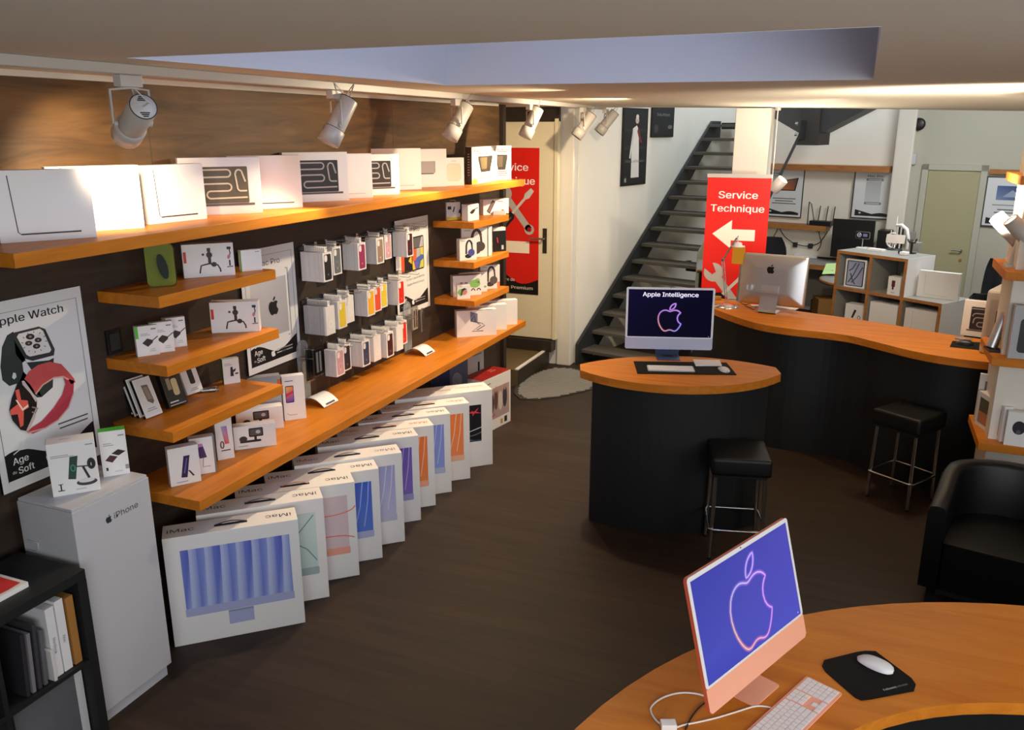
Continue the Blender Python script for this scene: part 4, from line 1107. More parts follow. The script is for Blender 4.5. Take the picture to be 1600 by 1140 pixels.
def a_sun(m, M, w, h):
    ink(m, M, [(w * .34, h * .78), (w * .68, h * .78), (w * .76, h * .36), (w * .5, h * .36)], [(206, 70, 60), (226, 110, 70), (130, 130, 200), (170, 160, 210)][::-1], 1)
    stroke(m, M, ell(w * .34, h * .35, w * .09, h * .08, 12), .006, (90, 60, 60), 1, closed=True); bar(m, M, w * .26, h * .2, w * .8, h * .225, (50, 40, 40), 1)
carton_at('stand_carton', 'tall white carton with orange sunset phone picture, third on the bench', 'box', (340.5, 719.5), (367, 714.5), ZK, .225, .05, front=a_sun, group='stand cartons on the bench')
def a_dual(m, M, w, h):
    ink(m, M, rrect(w * .36, h * .5, w * .7, h * .88, .006), (30, 28, 28), 1); bar(m, M, w * .39, h * .56, w * .67, h * .83, (86, 80, 84), 2); ink(m, M, ell(w * .58, h * .7, .012, .01, 12), (190, 186, 186), 3)
    ink(m, M, rrect(w * .14, h * .27, w * .64, h * .37, .004), (38, 34, 34), 1); bar(m, M, w * .48, h * .34, w * .54, h * .52, (38, 34, 34), 1); ink(m, M, ell(w * .22, h * .44, .02, .016, 14), (52, 48, 46), 2)
    lines(m, M, w * .1, h * .12, w * .3, 1, .01, GRY, .004, 1, 'L')
carton_at('dock_carton', 'low white carton with black charging stand picture, front one on bench', 'box', (367, 703.5), (432.5, 695), ZK, .125, .06, front=a_dual, group='charging stand cartons on the bench')
carton_right('dock_carton', 'taller white carton with black charging stand picture behind the low one', 'box', (444, 668), ZK, 45, .25, .13, .07, front=a_dual, group='charging stand cartons on the bench')
def a_gray2(m, M, w, h): bar(m, M, w * .0, h * .5, w, h, (168, 178, 184), 1); bar(m, M, w * .93, h * .7, w, h * .92, (230, 110, 40), 2)
q = at(440, 650, z=ZK)
carton_right('accessory_carton', 'pale blue-grey carton with orange corner behind the charging stand cartons', 'box', (443, 657), ZK, 45, .25, .27, .06, front=a_gray2, body='paper_gray')
def a_phone(m, M, w, h):
    lines(m, M, w * .12, h * .88, w * .5, 1, .01, INK, .004, 1, 'L')
    ink(m, M, rrect(w * .12, h * .4, w * .5, h * .78, .006), (62, 30, 60), 1)
    x0, x1, y0, y1 = w * .15, w * .47, h * .42, h * .76
    ink(m, M, [(x0, y0), (x1, y0), (x1, y1), (x0, y1)], [(120, 60, 150), (70, 60, 190), (236, 140, 60), (240, 190, 90)], 2); ink(m, M, [(x0, y0 + .03), (x1, y0 + .05), (x1, y0 + .065), (x0, y0 + .05)], (210, 50, 80), 3)
    stroke(m, M, [(w * .14, h * .16), (w * .25, h * .12), (w * .6, h * .12)], .003, GRY, 1)
carton_at('phone_carton', 'tall white carton with orange and violet phone picture beside acrylic stand', 'box', (445, 657.5), (479, 653), ZK, .262, .05, front=a_phone)

# laptop riser cartons at the far end of the bench
def a_riser(m, M, w, h):
    ink(m, M, [(w * .34, h * .62), (w * .52, h * .52), (w * .52, h * .86), (w * .34, h * .96)], (112, 116, 140), 1); stroke(m, M, [(w * .36, h * .62), (w * .45, h * .8), (w * .46, h * .58)], .008, (40, 38, 50), 2)
    stroke(m, M, [(w * .34, h * .6), (w * .6, h * .5)], .006, (50, 46, 50), 2); stroke(m, M, [(w * .52, h * .5), (w * .6, h * .42), (w * .38, h * .2), (w * .66, h * .2)], .006, (50, 42, 40), 2); stroke(m, M, [(w * .62, h * .5), (w * .7, h * .4), (w * .5, h * .24)], .006, (50, 42, 40), 2)
    bar(m, M, w * .5, h * .985, w * .9, h, (40, 36, 36), 1)
gr = 'laptop riser cartons at the far end of the bench'
RZ = rad(38)
carton_at('riser_carton', 'white carton with folding laptop stand picture, front one at bench end', 'box', (714, 527.5), (776, 523), ZK, .215, .07, group=gr, front=a_riser)
carton_right('riser_carton', 'plain white riser carton, second behind the laptop stand picture', 'box', (792, 514.5), ZK, 38, .33, .215, .07, group=gr)
carton_right('riser_carton', 'plain white riser carton, hindmost of three at the bench end', 'box', (808.5, 506.5), ZK, 38, .33, .215, .07, group=gr)

# ---------------------------------------------------------------- goods on the small shelves by the door
def a_usb(m, M, w, h):
    bar(m, M, 0, 0, w, h * .16, (206, 186, 60), 1); bar(m, M, w * .08, h * .6, w * .34, h * .78, (40, 38, 44), 1); ink(m, M, [(w * .44, h * .46), (w * .52, h * .44), (w * .62, h * .74), (w * .54, h * .76)], (44, 40, 44), 1); ink(m, M, [(w * .86, h * .4), (w, h * .36), (w, h * .6), (w * .92, h * .58)], (54, 46, 70), 1)
o = carton_at('accessory_carton', 'small grey hang-tab carton with yellow foot, first on the top door shelf', 'box', (698, 344), (719.5, 343), ZA, .135, .03, front=a_usb)
m = MB(); m.tube([(-.02, 0, .134), (-.02, 0, .15), (.02, 0, .15), (.02, 0, .134)], .0035, 'brass', 6); m.build('hang_tab', o)
def a_adapter(m, M, w, h):
    ink(m, M, [(w * .14, h * .5), (w * .38, h * .66), (w * .6, h * .7), (w * .66, h * .62), (w * .5, h * .46), (w * .34, h * .4)], (52, 34, 32), 1); stroke(m, M, [(w * .58, h * .68), (w * .92, h * .76)], .006, (52, 34, 32), 1); bar(m, M, w * .12, h * .88, w * .3, h * .92, GRY, 1)
carton_at('accessory_carton', 'white carton with black adapter picture, middle of the top door shelf', 'box', (731.5, 345.5), (748.5, 343), ZA, .125, .06, front=a_adapter)
def a_bar(m, M, w, h):
    ink(m, M, [(w * .12, h * .24), (w * .24, h * .06), (w * .46, h * .8), (w * .36, h * .96)], (70, 54, 52), 2); ink(m, M, [(w * .16, h * .26), (w * .24, h * .14), (w * .42, h * .78), (w * .36, h * .88)], (120, 98, 94), 3)
    lines(m, M, w * .55, h * .8, w * .3, 1, .01, (150, 120, 112), .006, 1, 'L'); lines(m, M, w * .7, h * .2, w * .14, 1, .01, (120, 100, 96), .01, 1, 'L')
carton_right('hub_carton', 'wide pale carton with slanted dark hub picture on the top door shelf', 'box', (795, 333), ZA, 62, .27, .125, .05, front=a_bar)
p = at(800, 334, z=ZA); m = MB(); m.box(-.05, -.03, 0, .05, .03, .03, 'paper'); tag(m.build('accessory_carton', None, (-2.765, 6.455, ZA), .3), 'small flat white carton at the far end of the top door shelf', 'box')
def a_head(m, M, w, h, col=(34, 34, 38), cup=(70, 78, 150)):
    stroke(m, M, ell(w * .56, h * .62, w * .17, h * .3, 14, 20, 180) + [(w * .38, h * .3)], w * .1, col, 1)
    stroke(m, M, [(w * .72, h * .72), (w * .74, h * .5), (w * .7, h * .3)], w * .08, col, 1)
    ink(m, M, ell(w * .68, h * .36, w * .2, h * .17, 18), cup, 3); ink(m, M, ell(w * .5, h * .2, w * .2, h * .1, 14), col, 2); lines(m, M, w * .1, h * .9, w * .3, 1, .01, GRY, .005, 1, 'L')
def a_head2(m, M, w, h): a_head(m, M, w, h, (70, 58, 54), (72, 64, 60)); bar(m, M, w * .97, 0, w, h, (70, 64, 62), 2)
carton_at('headphone_carton', 'white carton with blue and black headphones, front one on middle door shelf', 'box', (718.5, 407.5), (745, 405.5), ZB, .165, .06, front=a_head)
carton_right('headphone_carton', 'large grey carton with brown headphones behind the blue headphone carton', 'box', (763, 400.5), ZB, 45, .225, .235, .02, front=a_head2)
carton_right('headphone_carton', 'narrow white carton edge behind the large grey headphone carton', 'box', (769, 399), ZB, 45, .225, .235, .03)
def a_blk(m, M, w, h):
    bar(m, M, 0, 0, w, h * .86, (20, 19, 20), 1); ink(m, M, [(w * .3, h * .6), (w * .38, h * .58), (w * .44, h * .36), (w * .36, h * .38)], (190, 50, 60), 2); bar(m, M, w * .68, h * .08, w * .84, h * .26, (180, 178, 176), 2)
carton_at('case_carton', 'black carton with white top and red figure on middle door shelf', 'box', (770, 393.5), (790, 392), ZB, .2, .06, front=a_blk)
p = at(796, 384, z=ZB); m = MB(); m.box(-.03, -.004, 0, .03, .004, .12, 'print', (96, 122, 150)); tag(m.build('card_pack', None, (-2.76, 6.44, ZB), rad(50)), 'small blue card pack standing beside the black carton', 'pack')
def a_face(m, M, w, h):
    G2 = (120, 190, 90); ink(m, M, ell(w * .3, h * .5, w * .26, h * .24, 12), G2, 1)
    ink(m, M, ell(w * .52, h * .52, w * .24, h * .23, 16), (196, 138, 116), 2); ink(m, M, [(w * .3, h * .5), (w * .34, h * .72), (w * .55, h * .8), (w * .76, h * .7), (w * .6, h * .68), (w * .42, h * .56), (w * .36, h * .3), (w * .24, h * .2)], (58, 36, 34), 3)
    lines(m, M, w * .15, h * .88, w * .3, 1, .01, GRY, .004, 1, 'L')
carton_at('earbud_carton', 'small white carton with a face in profile on lowest door shelf', 'box', (714.5, 467.5), (735, 466.5), ZC, .11, .03, front=a_face)
def a_leaf(m, M, w, h):
    ink(m, M, ell(w * .76, h * .56, w * .2, h * .2, 14), (132, 184, 100), 1); ink(m, M, ell(w * .85, h * .7, w * .1, h * .13, 10), (160, 204, 130), 1)
    for cx in (.7, .9): stroke(m, M, ell(w * cx, h * .22, w * .06, h * .1, 10, 0, 180), .008, (40, 40, 36), 2)
    bar(m, M, w * .24, h * .62, w * .34, h * .66, (40, 38, 36), 1); bar(m, M, w * .4, h * .61, w * .5, h * .65, (40, 38, 36), 1); bar(m, M, w * .3, h * .985, w * .8, h, (50, 46, 44), 1)
carton_right('headset_carton', 'white carton with green leaf print behind the profile carton', 'box', (752.5, 460), ZC, 45, .24, .165, .07, front=a_leaf)
def a_strip(m, M, w, h): bar(m, M, w * .74, h * .2, w * .78, h * .9, (60, 70, 60), 1); ink(m, M, ell(w * .92, h * .25, w * .05, h * .06, 8), (130, 170, 140), 1); ink(m, M, ell(w * .68, h * .6, w * .03, h * .1, 8), (60, 130, 60), 2)
carton_right('headset_carton', 'white carton with narrow dark print, between leaf and headphone cartons', 'box', (761.5, 455), ZC, 45, .24, .165, .035, front=a_strip)
def a_head3(m, M, w, h): a_head(m, M, w, h, (64, 56, 52), (92, 84, 80)); bar(m, M, w * .86, 0, w, h * .28, (232, 130, 90), 2)
carton_right('headphone_carton', 'grey-white carton with tilted dark headphones on lowest door shelf', 'box', (781, 450), ZC, 42, .17, .2, .06, front=a_head3)

# ================================================================== TRACK AND SPOT LAMPS
TX = -2.45
m = MB(); m.box(-.02, -3.9, -.032, .02, 3.9, 0, 'white_metal')
m.box(-.012, -3.9, -.034, .012, 3.9, -.0325, 'paper_gray')
tag(m.build('ceiling_track', None, (TX, 4.45, CEIL - .001)), 'long white ceiling track along the panelled left wall', 'track')

def spotlamp(y, x, drop, target, label, power, ang=64, ztop=CEIL - .036, L=.235, r=.054, tilt_side=1):
    """white track spot: adapter, fork, two-part barrel, cord; the lamp's own light sits in its mouth"""
    T_ = thing('track_spotlight', label, 'spotlight', (x, y, ztop), 0, 'white spotlights on the ceiling track')
    pv = Vector((0, 0, -drop)); tg = Vector(target) - Vector((x, y, ztop))
    a = (tg - pv).normalized(); s = a.cross(Vector((0, 0, 1))).normalized()
    m = MB(); m.box(-.018, -.05, -.04, .018, .05, 0, 'white_metal'); m.build('adapter', T_, bevel=.003)
    m = MB()
    top = Vector((0, 0, -.042)); e1 = pv + s * (r + .012); e2 = pv - s * (r + .012)
    for e in (e1, e2):
        q = Vector((e.x, e.y, -.05))
        m.tube([top, q, e], .0055, 'white_metal', 6)
    m.cyl(e1, e1 - s * .012, .012, 'white_metal', n=10); m.cyl(e2, e2 + s * .012, .012, 'white_metal', n=10)
    m.build('fork', T_)
    m = MB(); b0 = pv - a * (L * .62); b1 = pv + a * (L * .08)
    m.lathe([(0, 0), (r * .8, 0), (r * .88, .006), (r * .88, (b1 - b0).length)], 'white_metal', 24, b0, a)
    m.build('barrel', T_)
    m = MB()
    for k in (-1, 1):
        for i in range(3):
            o = s * 0 + a.cross(s) * (k * r * (.42 + .12 * i))
            hw = r * (.30 - .07 * i)
            m.tube([b0 - a * .001 + o - s * hw, b0 - a * .001 + o + s * hw], .0022, 'black_plastic', 5)
    m.tube([b0 + (s * math.cos(2 * PI * k / 20) + a.cross(s) * math.sin(2 * PI * k / 20)) * r * .84 for k in range(20)], .002, 'dark_metal', 5, closed=True)
    m.build('vent_slots', T_)
    m = MB(); c1 = pv + a * (L * .09); c2 = pv + a * (L * .42); ln = (c2 - c1).length
    m.lathe([(r * .88, 0), (r, .004), (r * 1.02, ln), (r * .94, ln), (r * .9, ln * .5), (0, ln * .45)], 'white_metal', 24, c1, a)
    m.build('head', T_)
    m = MB(); m.lathe([(0, 0), (r * .6, 0)], 'bulb', 18, c1 + a * (ln * .47), a); m.build('bulb', T_)
    m = MB(); m.tube([b0, b0 - a * .03 + s * .01, b0 - a * .035 + Vector((0, 0, .04)) - s * .03, Vector((.01, .01, -.07)), Vector((0, .012, -.042))], .003, 'white_metal', 6); m.build('cord', T_)
    w = Vector((x, y, ztop)) + c2 + a * .004
    spot_light('spot_lamp_light', w, target, power, WARM, ang, .75, .025)
    return T_
SPOTS = [
    (2.38, TX, .165, (-3.0, 2.66, 2.16), 'white round-backed track spotlight nearest the camera, over the first laptop cartons', 46, 90),
    (3.67, TX, .165, (-2.62, 3.42, 1.9), 'white barrel track spotlight over the cartons with tube pictures', 46, 100),
    (5.03, TX, .155, (-2.66, 4.72, 1.85), 'white barrel track spotlight over the glaring white carton', 46, 100),
    (6.33, TX, .155, (-2.72, 6.05, 1.7), 'white barrel track spotlight in front of the cream door', 50, 110),
    (7.45, -2.38, .17, (-2.9, 7.15, 1.6), 'cream lit track spotlight before the white pier', 10, 60),
    (8.10, -2.36, .14, (-2.75, 7.9, 1.9), 'last small track spotlight beside the gown poster', 8, 60),
]
for y, x, dr_, tg, lab, pw, an in SPOTS:
    spotlamp(y, x, dr_, tg, lab, pw, an)

# ================================================================== COMPUTER CARTONS ON THE FLOOR
def stripes_blue(m, M, x0, y0, x1, y1, s=1):
    n = 14
    for i in range(n):
        a, b = x0 + (x1 - x0) * i / n, x0 + (x1 - x0) * (i + 1) / n
        c1, c2 = ((112, 128, 206), (170, 184, 228)) if i % 2 == 0 else ((188, 198, 232), (120, 136, 208))
        dk = (84, 98, 190) if i % 4 == 0 else (136, 150, 216)
        o = .012 if i % 2 else -.006
        ink(m, M, [(a, y0), (b, y0), (min(b + .0, x1), y1), (a, y1)], [c1, c2, dk, c1], 3)
        if i % 2: stroke(m, M, [(a - .004, y0), (a + .002, (y0 + y1) / 2), (a + .008 if a + .012 < x1 else a, y1)], .012, (180, 192, 232), 4)
def field(c_bl, c_br, c_tr, c_tl, lines_=(), lc=(255, 255, 255)):
    def f(m, M, x0, y0, x1, y1):
        ink(m, M, [(x0, y0), (x1, y0), (x1, y1), (x0, y1)], [c_bl, c_br, c_tr, c_tl], 3)
        for pts in lines_:
            stroke(m, M, [(x0 + (x1 - x0) * u, y0 + (y1 - y0) * v) for u, v in pts], .006, lc, 4)
    return f
ARC = lambda cx, cy, rx, ry, a, b: [(cx + rx * math.cos(rad(a + (b - a) * k / 12)), cy + ry * math.sin(rad(a + (b - a) * k / 12))) for k in range(13)]
STREAK = [[(.78, 0), (.86, .5), (.90, 1)], [(.9, .1), (.95, .6), (.97, 1)], [(.6, 0), (.66, .6), (.7, 1)]]
LOOKS = [
    ('blue ridged screen picture', stripes_blue, (168, 174, 214), INK),
    ('pale green screen picture', field((176, 204, 200), (190, 212, 208), (206, 218, 214), (150, 190, 186), [[(.5, .3), (.8, .62), (.98, .95)], [(.55, .62), (.75, .52), (.9, .34), (.99, .12)]], (104, 150, 148)), (158, 176, 178), INK),
    ('pink and coral ring picture', field((226, 200, 198), (216, 196, 200), (208, 190, 196), (226, 200, 200), [ARC(.78, .78, .3, .14, 200, 360), ARC(.78, .12, .3, .12, 20, 170)], (228, 120, 100)), (236, 166, 146), INK),
    ('vivid blue streak picture', field((96, 128, 214), (88, 122, 210), (70, 96, 196), (60, 80, 180), STREAK, (150, 176, 232)), (172, 180, 216), INK),
    ('pale lilac streak picture', field((176, 176, 216), (186, 186, 220), (160, 160, 206), (150, 150, 200), STREAK, (206, 206, 232)), (186, 186, 212), (120, 116, 130)),
    ('purple streak picture', field((150, 124, 200), (128, 104, 190), (104, 84, 176), (110, 90, 176), STREAK, (184, 164, 222)), (160, 156, 208), INK),
    ('orange picture before a blue one', field((238, 140, 84), (238, 134, 76), (230, 118, 60), (230, 120, 60), STREAK, (248, 190, 150)), (240, 172, 140), (214, 110, 80)),
    ('periwinkle blue picture between two orange ones', field((130, 150, 220), (140, 158, 222), (130, 140, 214), (110, 124, 204), STREAK, (180, 192, 236)), (178, 186, 216), INK),
    ('orange picture beside the black screen picture', field((240, 150, 96), (240, 140, 84), (236, 126, 66), (232, 120, 60), STREAK, (250, 200, 160)), (238, 182, 152), (220, 120, 90)),
]
BOXW, BOXH, BOXD = .616, .572, .145
BR = [(477.4, 972), (515, 932), (562, 898), (598, 871), (633, 845), (658, 812), (681, 789), (706, 768), (735, 747)]
HTS = [.572, .575, .565, .56, .575, .575, .565, .57, .568]
def computer_carton(i):
    desc, pic, chin, tcol = LOOKS[i]
    w, h, d = BOXW, HTS[i], BOXD
    B = at(*BR[i], z=0); a = rad(42.5)
    def front(m, M, w, h):
        x0, x1, y0, y1 = w * .115, w * .925, h * .335, h * .875
        ink(m, M, rrect(x0 - .004, y0 - .075 * h, x1 + .004, y0, .006), chin, 2)
        bar(m, M, w * .42, h * .125, w * .61, h * .255, chin, 2); bar(m, M, w * .42, h * .24, w * .61, h * .257, tuple(int(c * .85) for c in chin), 3)
        pic(m, M, x0, y0, x1, y1)
    def top(m, M, w, d):
        # the name, read from either side, at the two ends
        R2 = M @ Matrix.Translation((w * .86, d * .62, 0)) @ Matrix.Rotation(PI, 4, 'Z')
        text(m, R2, 'iMac', 0, 0, .07, tcol, 1, 'C', sx=1.15)
        R3 = M @ Matrix.Translation((w * .13, d * .36, 0))
        text(m, R3, 'iMac', 0, 0, .07, tcol, 1, 'C', sx=1.15)
    lab = ('white computer carton with %s, %s in the floor row' % (desc, 'nearest' if i == 0 else NTH[i]))
    o = carton('computer_carton', lab, 'box', (B.x - math.cos(a) * w, B.y - math.sin(a) * w, 0), a, w, h, d, 'paper', 'computer cartons in a row under the bench', front, None, None, top, .003)
    hm = MB(); y = -.012
    hcol = [(54, 56, 84), (110, 124, 122), (206, 150, 120), (60, 66, 100), (110, 108, 130), (86, 82, 120), (214, 150, 120), (80, 84, 110), (206, 150, 116)][i]
    hm.box(-.075, y - .008, h + .0006, .075, y + .008, h + .004, 'print', (40, 42, 52))
    hm.grid([[(-.07 + .14 * k / 8, y + s * .006, h + .0045 + .012 * math.sin(PI * k / 8)) for k in range(9)] for s in (-1, 1)], 'print', col=hcol)
    hb = hm.build('handle', o)
    return o
for i in range(9): computer_carton(i)
# the display carton with the black picture
B = at(770, 725, z=0); a = rad(43)
def disp_front(m, M, w, h):
    x0, x1, y0, y1 = w * .1, w * .88, h * .34, h * .82
    bar(m, M, x0, y0, x1, y1, (24, 20, 26), 1)
    W_, H_ = x1 - x0, y1 - y0
    P_ = lambda u, v: (x0 + W_ * u, y0 + H_ * v)
    ink(m, M, ell(*P_(.66, .82), W_ * .1, H_ * .12, 16), (220, 180, 70), 2); ink(m, M, ell(*P_(.66, .82), W_ * .07, H_ * .08, 16), (70, 50, 130), 3); ink(m, M, ell(*P_(.66, .82), W_ * .035, H_ * .05, 12), (20, 16, 22), 4)
    ink(m, M, ell(*P_(.8, .82), W_ * .1, H_ * .1, 12, 60, 180) , (150, 110, 180), 2)
    ink(m, M, [P_(.86, .86), P_(.9, .82), P_(.97, .93), P_(.93, .82), P_(1, .76), P_(.91, .78), P_(.88, .7), P_(.88, .78), P_(.8, .8), P_(.87, .83)], (214, 64, 84), 4)
    for k, c in ((.5, (196, 196, 206)), (.42, (120, 110, 130)), (.3, (90, 84, 110)), (.12, (110, 130, 150)), (.22, (60, 110, 150))):
        stroke(m, M, [P_(.0 + .1 * t, min(.98, max(.03, k + .1 * math.sin(t * .9 + k * 9) - .02 * t))) for t in range(11)], .007, c, 3)
def disp_top(m, M, w, d):
    R2 = M @ Matrix.Translation((w * .8, d * .62, 0)) @ Matrix.Rotation(PI, 4, 'Z'); text(m, R2, 'Studio Display', 0, 0, .045, GRY, 1, 'C')
w, h, d = .72, .585, .2
o = carton('computer_carton', 'white display carton with black swirl picture, last in the floor row', 'box', (B.x - math.cos(a) * w, B.y - math.sin(a) * w, 0), a, w, h, d, 'paper', None, disp_front, None, None, disp_top, .003)
hm = MB(); hm.box(-.07, -.02, h + .0006, .07, -.004, h + .005, 'print', (206, 196, 178)); hm.build('handle', o)
# printer cartons behind
def pr_front(m, M, w, h):
    lines(m, M, w * .2, h * .88, w * .2, 1, .01, GRY, .012, 1)
    bar(m, M, w * .06, h * .2, w * .94, h * .78, (172, 150, 150), 1)
    for k, (x, y, rx, ry, c) in enumerate(((.3, .5, .09, .2, (58, 52, 60)), (.46, .56, .07, .2, (104, 70, 66)), (.62, .5, .08, .18, (206, 196, 190)), (.78, .54, .08, .2, (70, 60, 70)), (.3, .68, .035, .06, (190, 140, 120)), (.46, .74, .035, .06, (196, 146, 124)), (.78, .72, .035, .06, (186, 136, 116)))):
        ink(m, M, ell(w * x, h * y, w * rx, h * ry, 14), c, 2 + k // 4)
    stroke(m, M, ell(w * .24, h * .36, w * .18, h * .12, 16, 120, 330), .012, (190, 40, 36), 4); bar(m, M, w * .76, h * .05, w * .86, h * .16, (40, 38, 40), 2); bar(m, M, w * .62, h * .05, w * .7, h * .14, (190, 150, 80), 2)
def pr_top(m, M, w, d): bar(m, M, 0, 0, w, d, (150, 30, 24), 1); lines(m, M, w * .7, d * .6, w * .2, 2, .03, (220, 120, 110), .012, 2)
A, B = at(770, 680, z=0), at(803, 658, z=0)
carton('printer_carton', 'printer carton with red top and family photo, last on the floor', 'box', (B.x - .03 - .42 * math.cos(rad(80)), B.y - .42 * math.sin(rad(80)), 0), rad(80), .42, .46, .2, 'paper', 'printer cartons on the floor', pr_front, None, None, pr_top, .003)
def ep_front(m, M, w, h):
    text(m, M, 'EPSON', w * .2, h * .82, .05, (60, 60, 70), 1, 'C', True); lines(m, M, w * .75, h * .86, w * .35, 2, .03, GRY, .012, 1)
    bar(m, M, w * .28, h * .2, w * .68, h * .56, (64, 66, 72), 1); bar(m, M, w * .32, h * .38, w * .64, h * .5, (30, 31, 34), 2); bar(m, M, w * .1, h * .4, w * .22, h * .52, (90, 92, 98), 1); bar(m, M, w * .78, h * .5, w * .84, h * .72, (40, 42, 46), 1); bar(m, M, w * .74, h * .2, w * .8, h * .3, (210, 170, 70), 2)
def ep_left(m, M, w, h): bar(m, M, 0, 0, w, h, (70, 72, 98), 1); ink(m, M, ell(w * .6, h * .5, w * .25, h * .25, 14), (130, 130, 150), 2)
carton('printer_carton', 'white printer carton with grey printer picture under the bench end', 'box', (-2.97, 5.99, .0), rad(80), .42, .66, .05, 'paper', 'printer cartons on the floor', ep_front, None, None, None, .003)
carton('printer_carton', 'dark blue and grey carton in the shade under the bench end', 'box', (-3.03, 5.68, 0), rad(40), .3, .65, .02, 'paper', 'printer cartons on the floor', lambda m, M, w, h: (bar(m, M, 0, 0, w * .5, h, (34, 44, 90), 1), bar(m, M, w * .5, 0, w, h, (92, 92, 112), 1), ink(m, M, ell(w * .7, h * .7, w * .14, h * .1, 12), (140, 140, 156), 2)), None, None, None, .003)

# ================================================================== WHITE DISPLAY PEDESTAL
PW, PD, PH = .385, .30, .985
PC = (-2.846, 2.2825)
PT = thing('display_pedestal', 'tall white display pedestal standing beside the first computer carton', 'pedestal', (PC[0], PC[1], 0), PI / 2)
m = MB(); m.box(-PW / 2, -PD / 2, .06, PW / 2, PD / 2, PH - .012, 'white_lacquer')
m.build('body', PT, bevel=.002)
m = MB(); M = F_front(PW, PD); logo(m, M, PW * .42, .878, .036, (52, 52, 54), 1); text(m, M, 'iPhone', PW * .49, .866, .05, (52, 52, 54), 1, 'L', width=.125); m.build('lettering', PT)
m = MB(); m.box(-PW / 2 + .012, -PD / 2 + .02, 0, PW / 2 - .012, PD / 2 - .02, .06, 'white_lacquer'); m.build('plinth', PT)
m = MB(); m.box(-PW / 2 + .004, -PD / 2 + .004, PH - .0115, PW / 2 - .004, PD / 2 - .004, PH, 'white_lacquer'); m.build('lid', PT, bevel=.002)
m = MB(); Mf = F_left(PW, PD)
cab = [(.06, .83), (.09, .826), (.12, .829), (.115, .80), (.1, .785), (.06, .785)]
m.tube([Mf @ Vector((x - .03, y - .02, .004)) for x, y in cab], .0035, 'paper_gray', 6); m.build('cable', PT)
def a_mag3(m, M, w, h):
    lines(m, M, w * .06, h * .76, w * .5, 2, h * .03, GRY, h * .012, 1, 'L'); bar(m, M, w * .8, h * .9, w * .96, h * .92, GRY, 1)
    ink(m, M, [(w * .36, h * .3), (w * .52, h * .28), (w * .62, h * .72), (w * .45, h * .72)], (52, 56, 56), 1); ink(m, M, [(w * .38, h * .32), (w * .51, h * .3), (w * .6, h * .7), (w * .46, h * .7)], (38, 70, 62), 2)
    stroke(m, M, ell(w * .49, h * .5, w * .045, h * .06, 14), .003, (70, 170, 120), 3, closed=True)
    stroke(m, M, [(w * .57, h * .52), (w * .82, h * .5)], .005, (60, 58, 60), 2); stroke(m, M, [(w * .7, h * .5), (w * .8, h * .27)], .009, (50, 46, 48), 2)
    ink(m, M, ell(w * .88, h * .54, w * .09, h * .11, 18), (48, 46, 48), 3); ink(m, M, ell(w * .88, h * .54, w * .055, h * .075, 14), (28, 26, 28), 4); bar(m, M, w * .865, h * .5, w * .885, h * .56, (210, 206, 202), 5)
    ink(m, M, ell(w * .74, h * .2, w * .22, h * .065, 20), (66, 58, 58), 2); ink(m, M, ell(w * .74, h * .23, w * .17, h * .04, 18), (220, 218, 216), 3)
    stroke(m, M, [(w * .12, h * .1), (w * .26, h * .1)], .004, INK, 1); stroke(m, M, [(w * .19, h * .1), (w * .19, h * .22)], .005, INK, 1); stroke(m, M, [(w * .14, h * .22), (w * .24, h * .22)], .003, INK, 1)
    lines(m, M, w * .6, h * .07, w * .3, 1, .01, LG, .006, 1)
def a_grn_side(m, M, w, h): ink(m, M, [(0, h * .22), (w * .9, h * .3), (w, h * .4), (w, h), (0, h)], (86, 196, 62), 1)
def a_mag_top(m, M, w, d): lines(m, M, w * .4, d * .5, w * .3, 1, .01, GRY, .004, 1)
carton_at('charger_carton', 'white carton with black triple charger picture on the white pedestal', 'box', (83.5, 777), (157.5, 764.5), PH, .222, .085, front=a_mag3, left=a_grn_side, top=a_mag_top, group='cartons on the white pedestal')
def a_duo(m, M, w, h):
    ink(m, M, [(w * .14, h * .36), (w * .4, h * .3), (w * .62, h * .42), (w * .34, h * .47)], (70, 34, 44), 1); ink(m, M, [(w * .4, h * .5), (w * .66, h * .44), (w * .94, h * .52), (w * .66, h * .58)], (40, 34, 38), 1)
    bar(m, M, w * .14, h * .13, w * .22, h * .2, INK, 1); bar(m, M, w * .86, h * .12, w, h * .22, (150, 158, 150), 1); lines(m, M, w * .14, h * .72, w * .4, 2, h * .04, GRY, h * .015, 1, 'L'); bar(m, M, w * .72, h * .87, w * .94, h * .9, GRY, 1)
    lines(m, M, w * .6, h * .08, w * .4, 1, .01, LG, .005, 1)
def a_grn_top(m, M, w, d): bar(m, M, 0, 0, w, d, (86, 206, 64), 1)
carton_at('charger_carton', 'tall white carton with green top and two phones on the white pedestal', 'box', (162, 745.5), (203.5, 739), PH, .2, .05, front=a_duo, left=lambda m, M, w, h: bar(m, M, 0, h * .35, w, h, (86, 196, 62), 1), top=a_grn_top, group='cartons on the white pedestal')

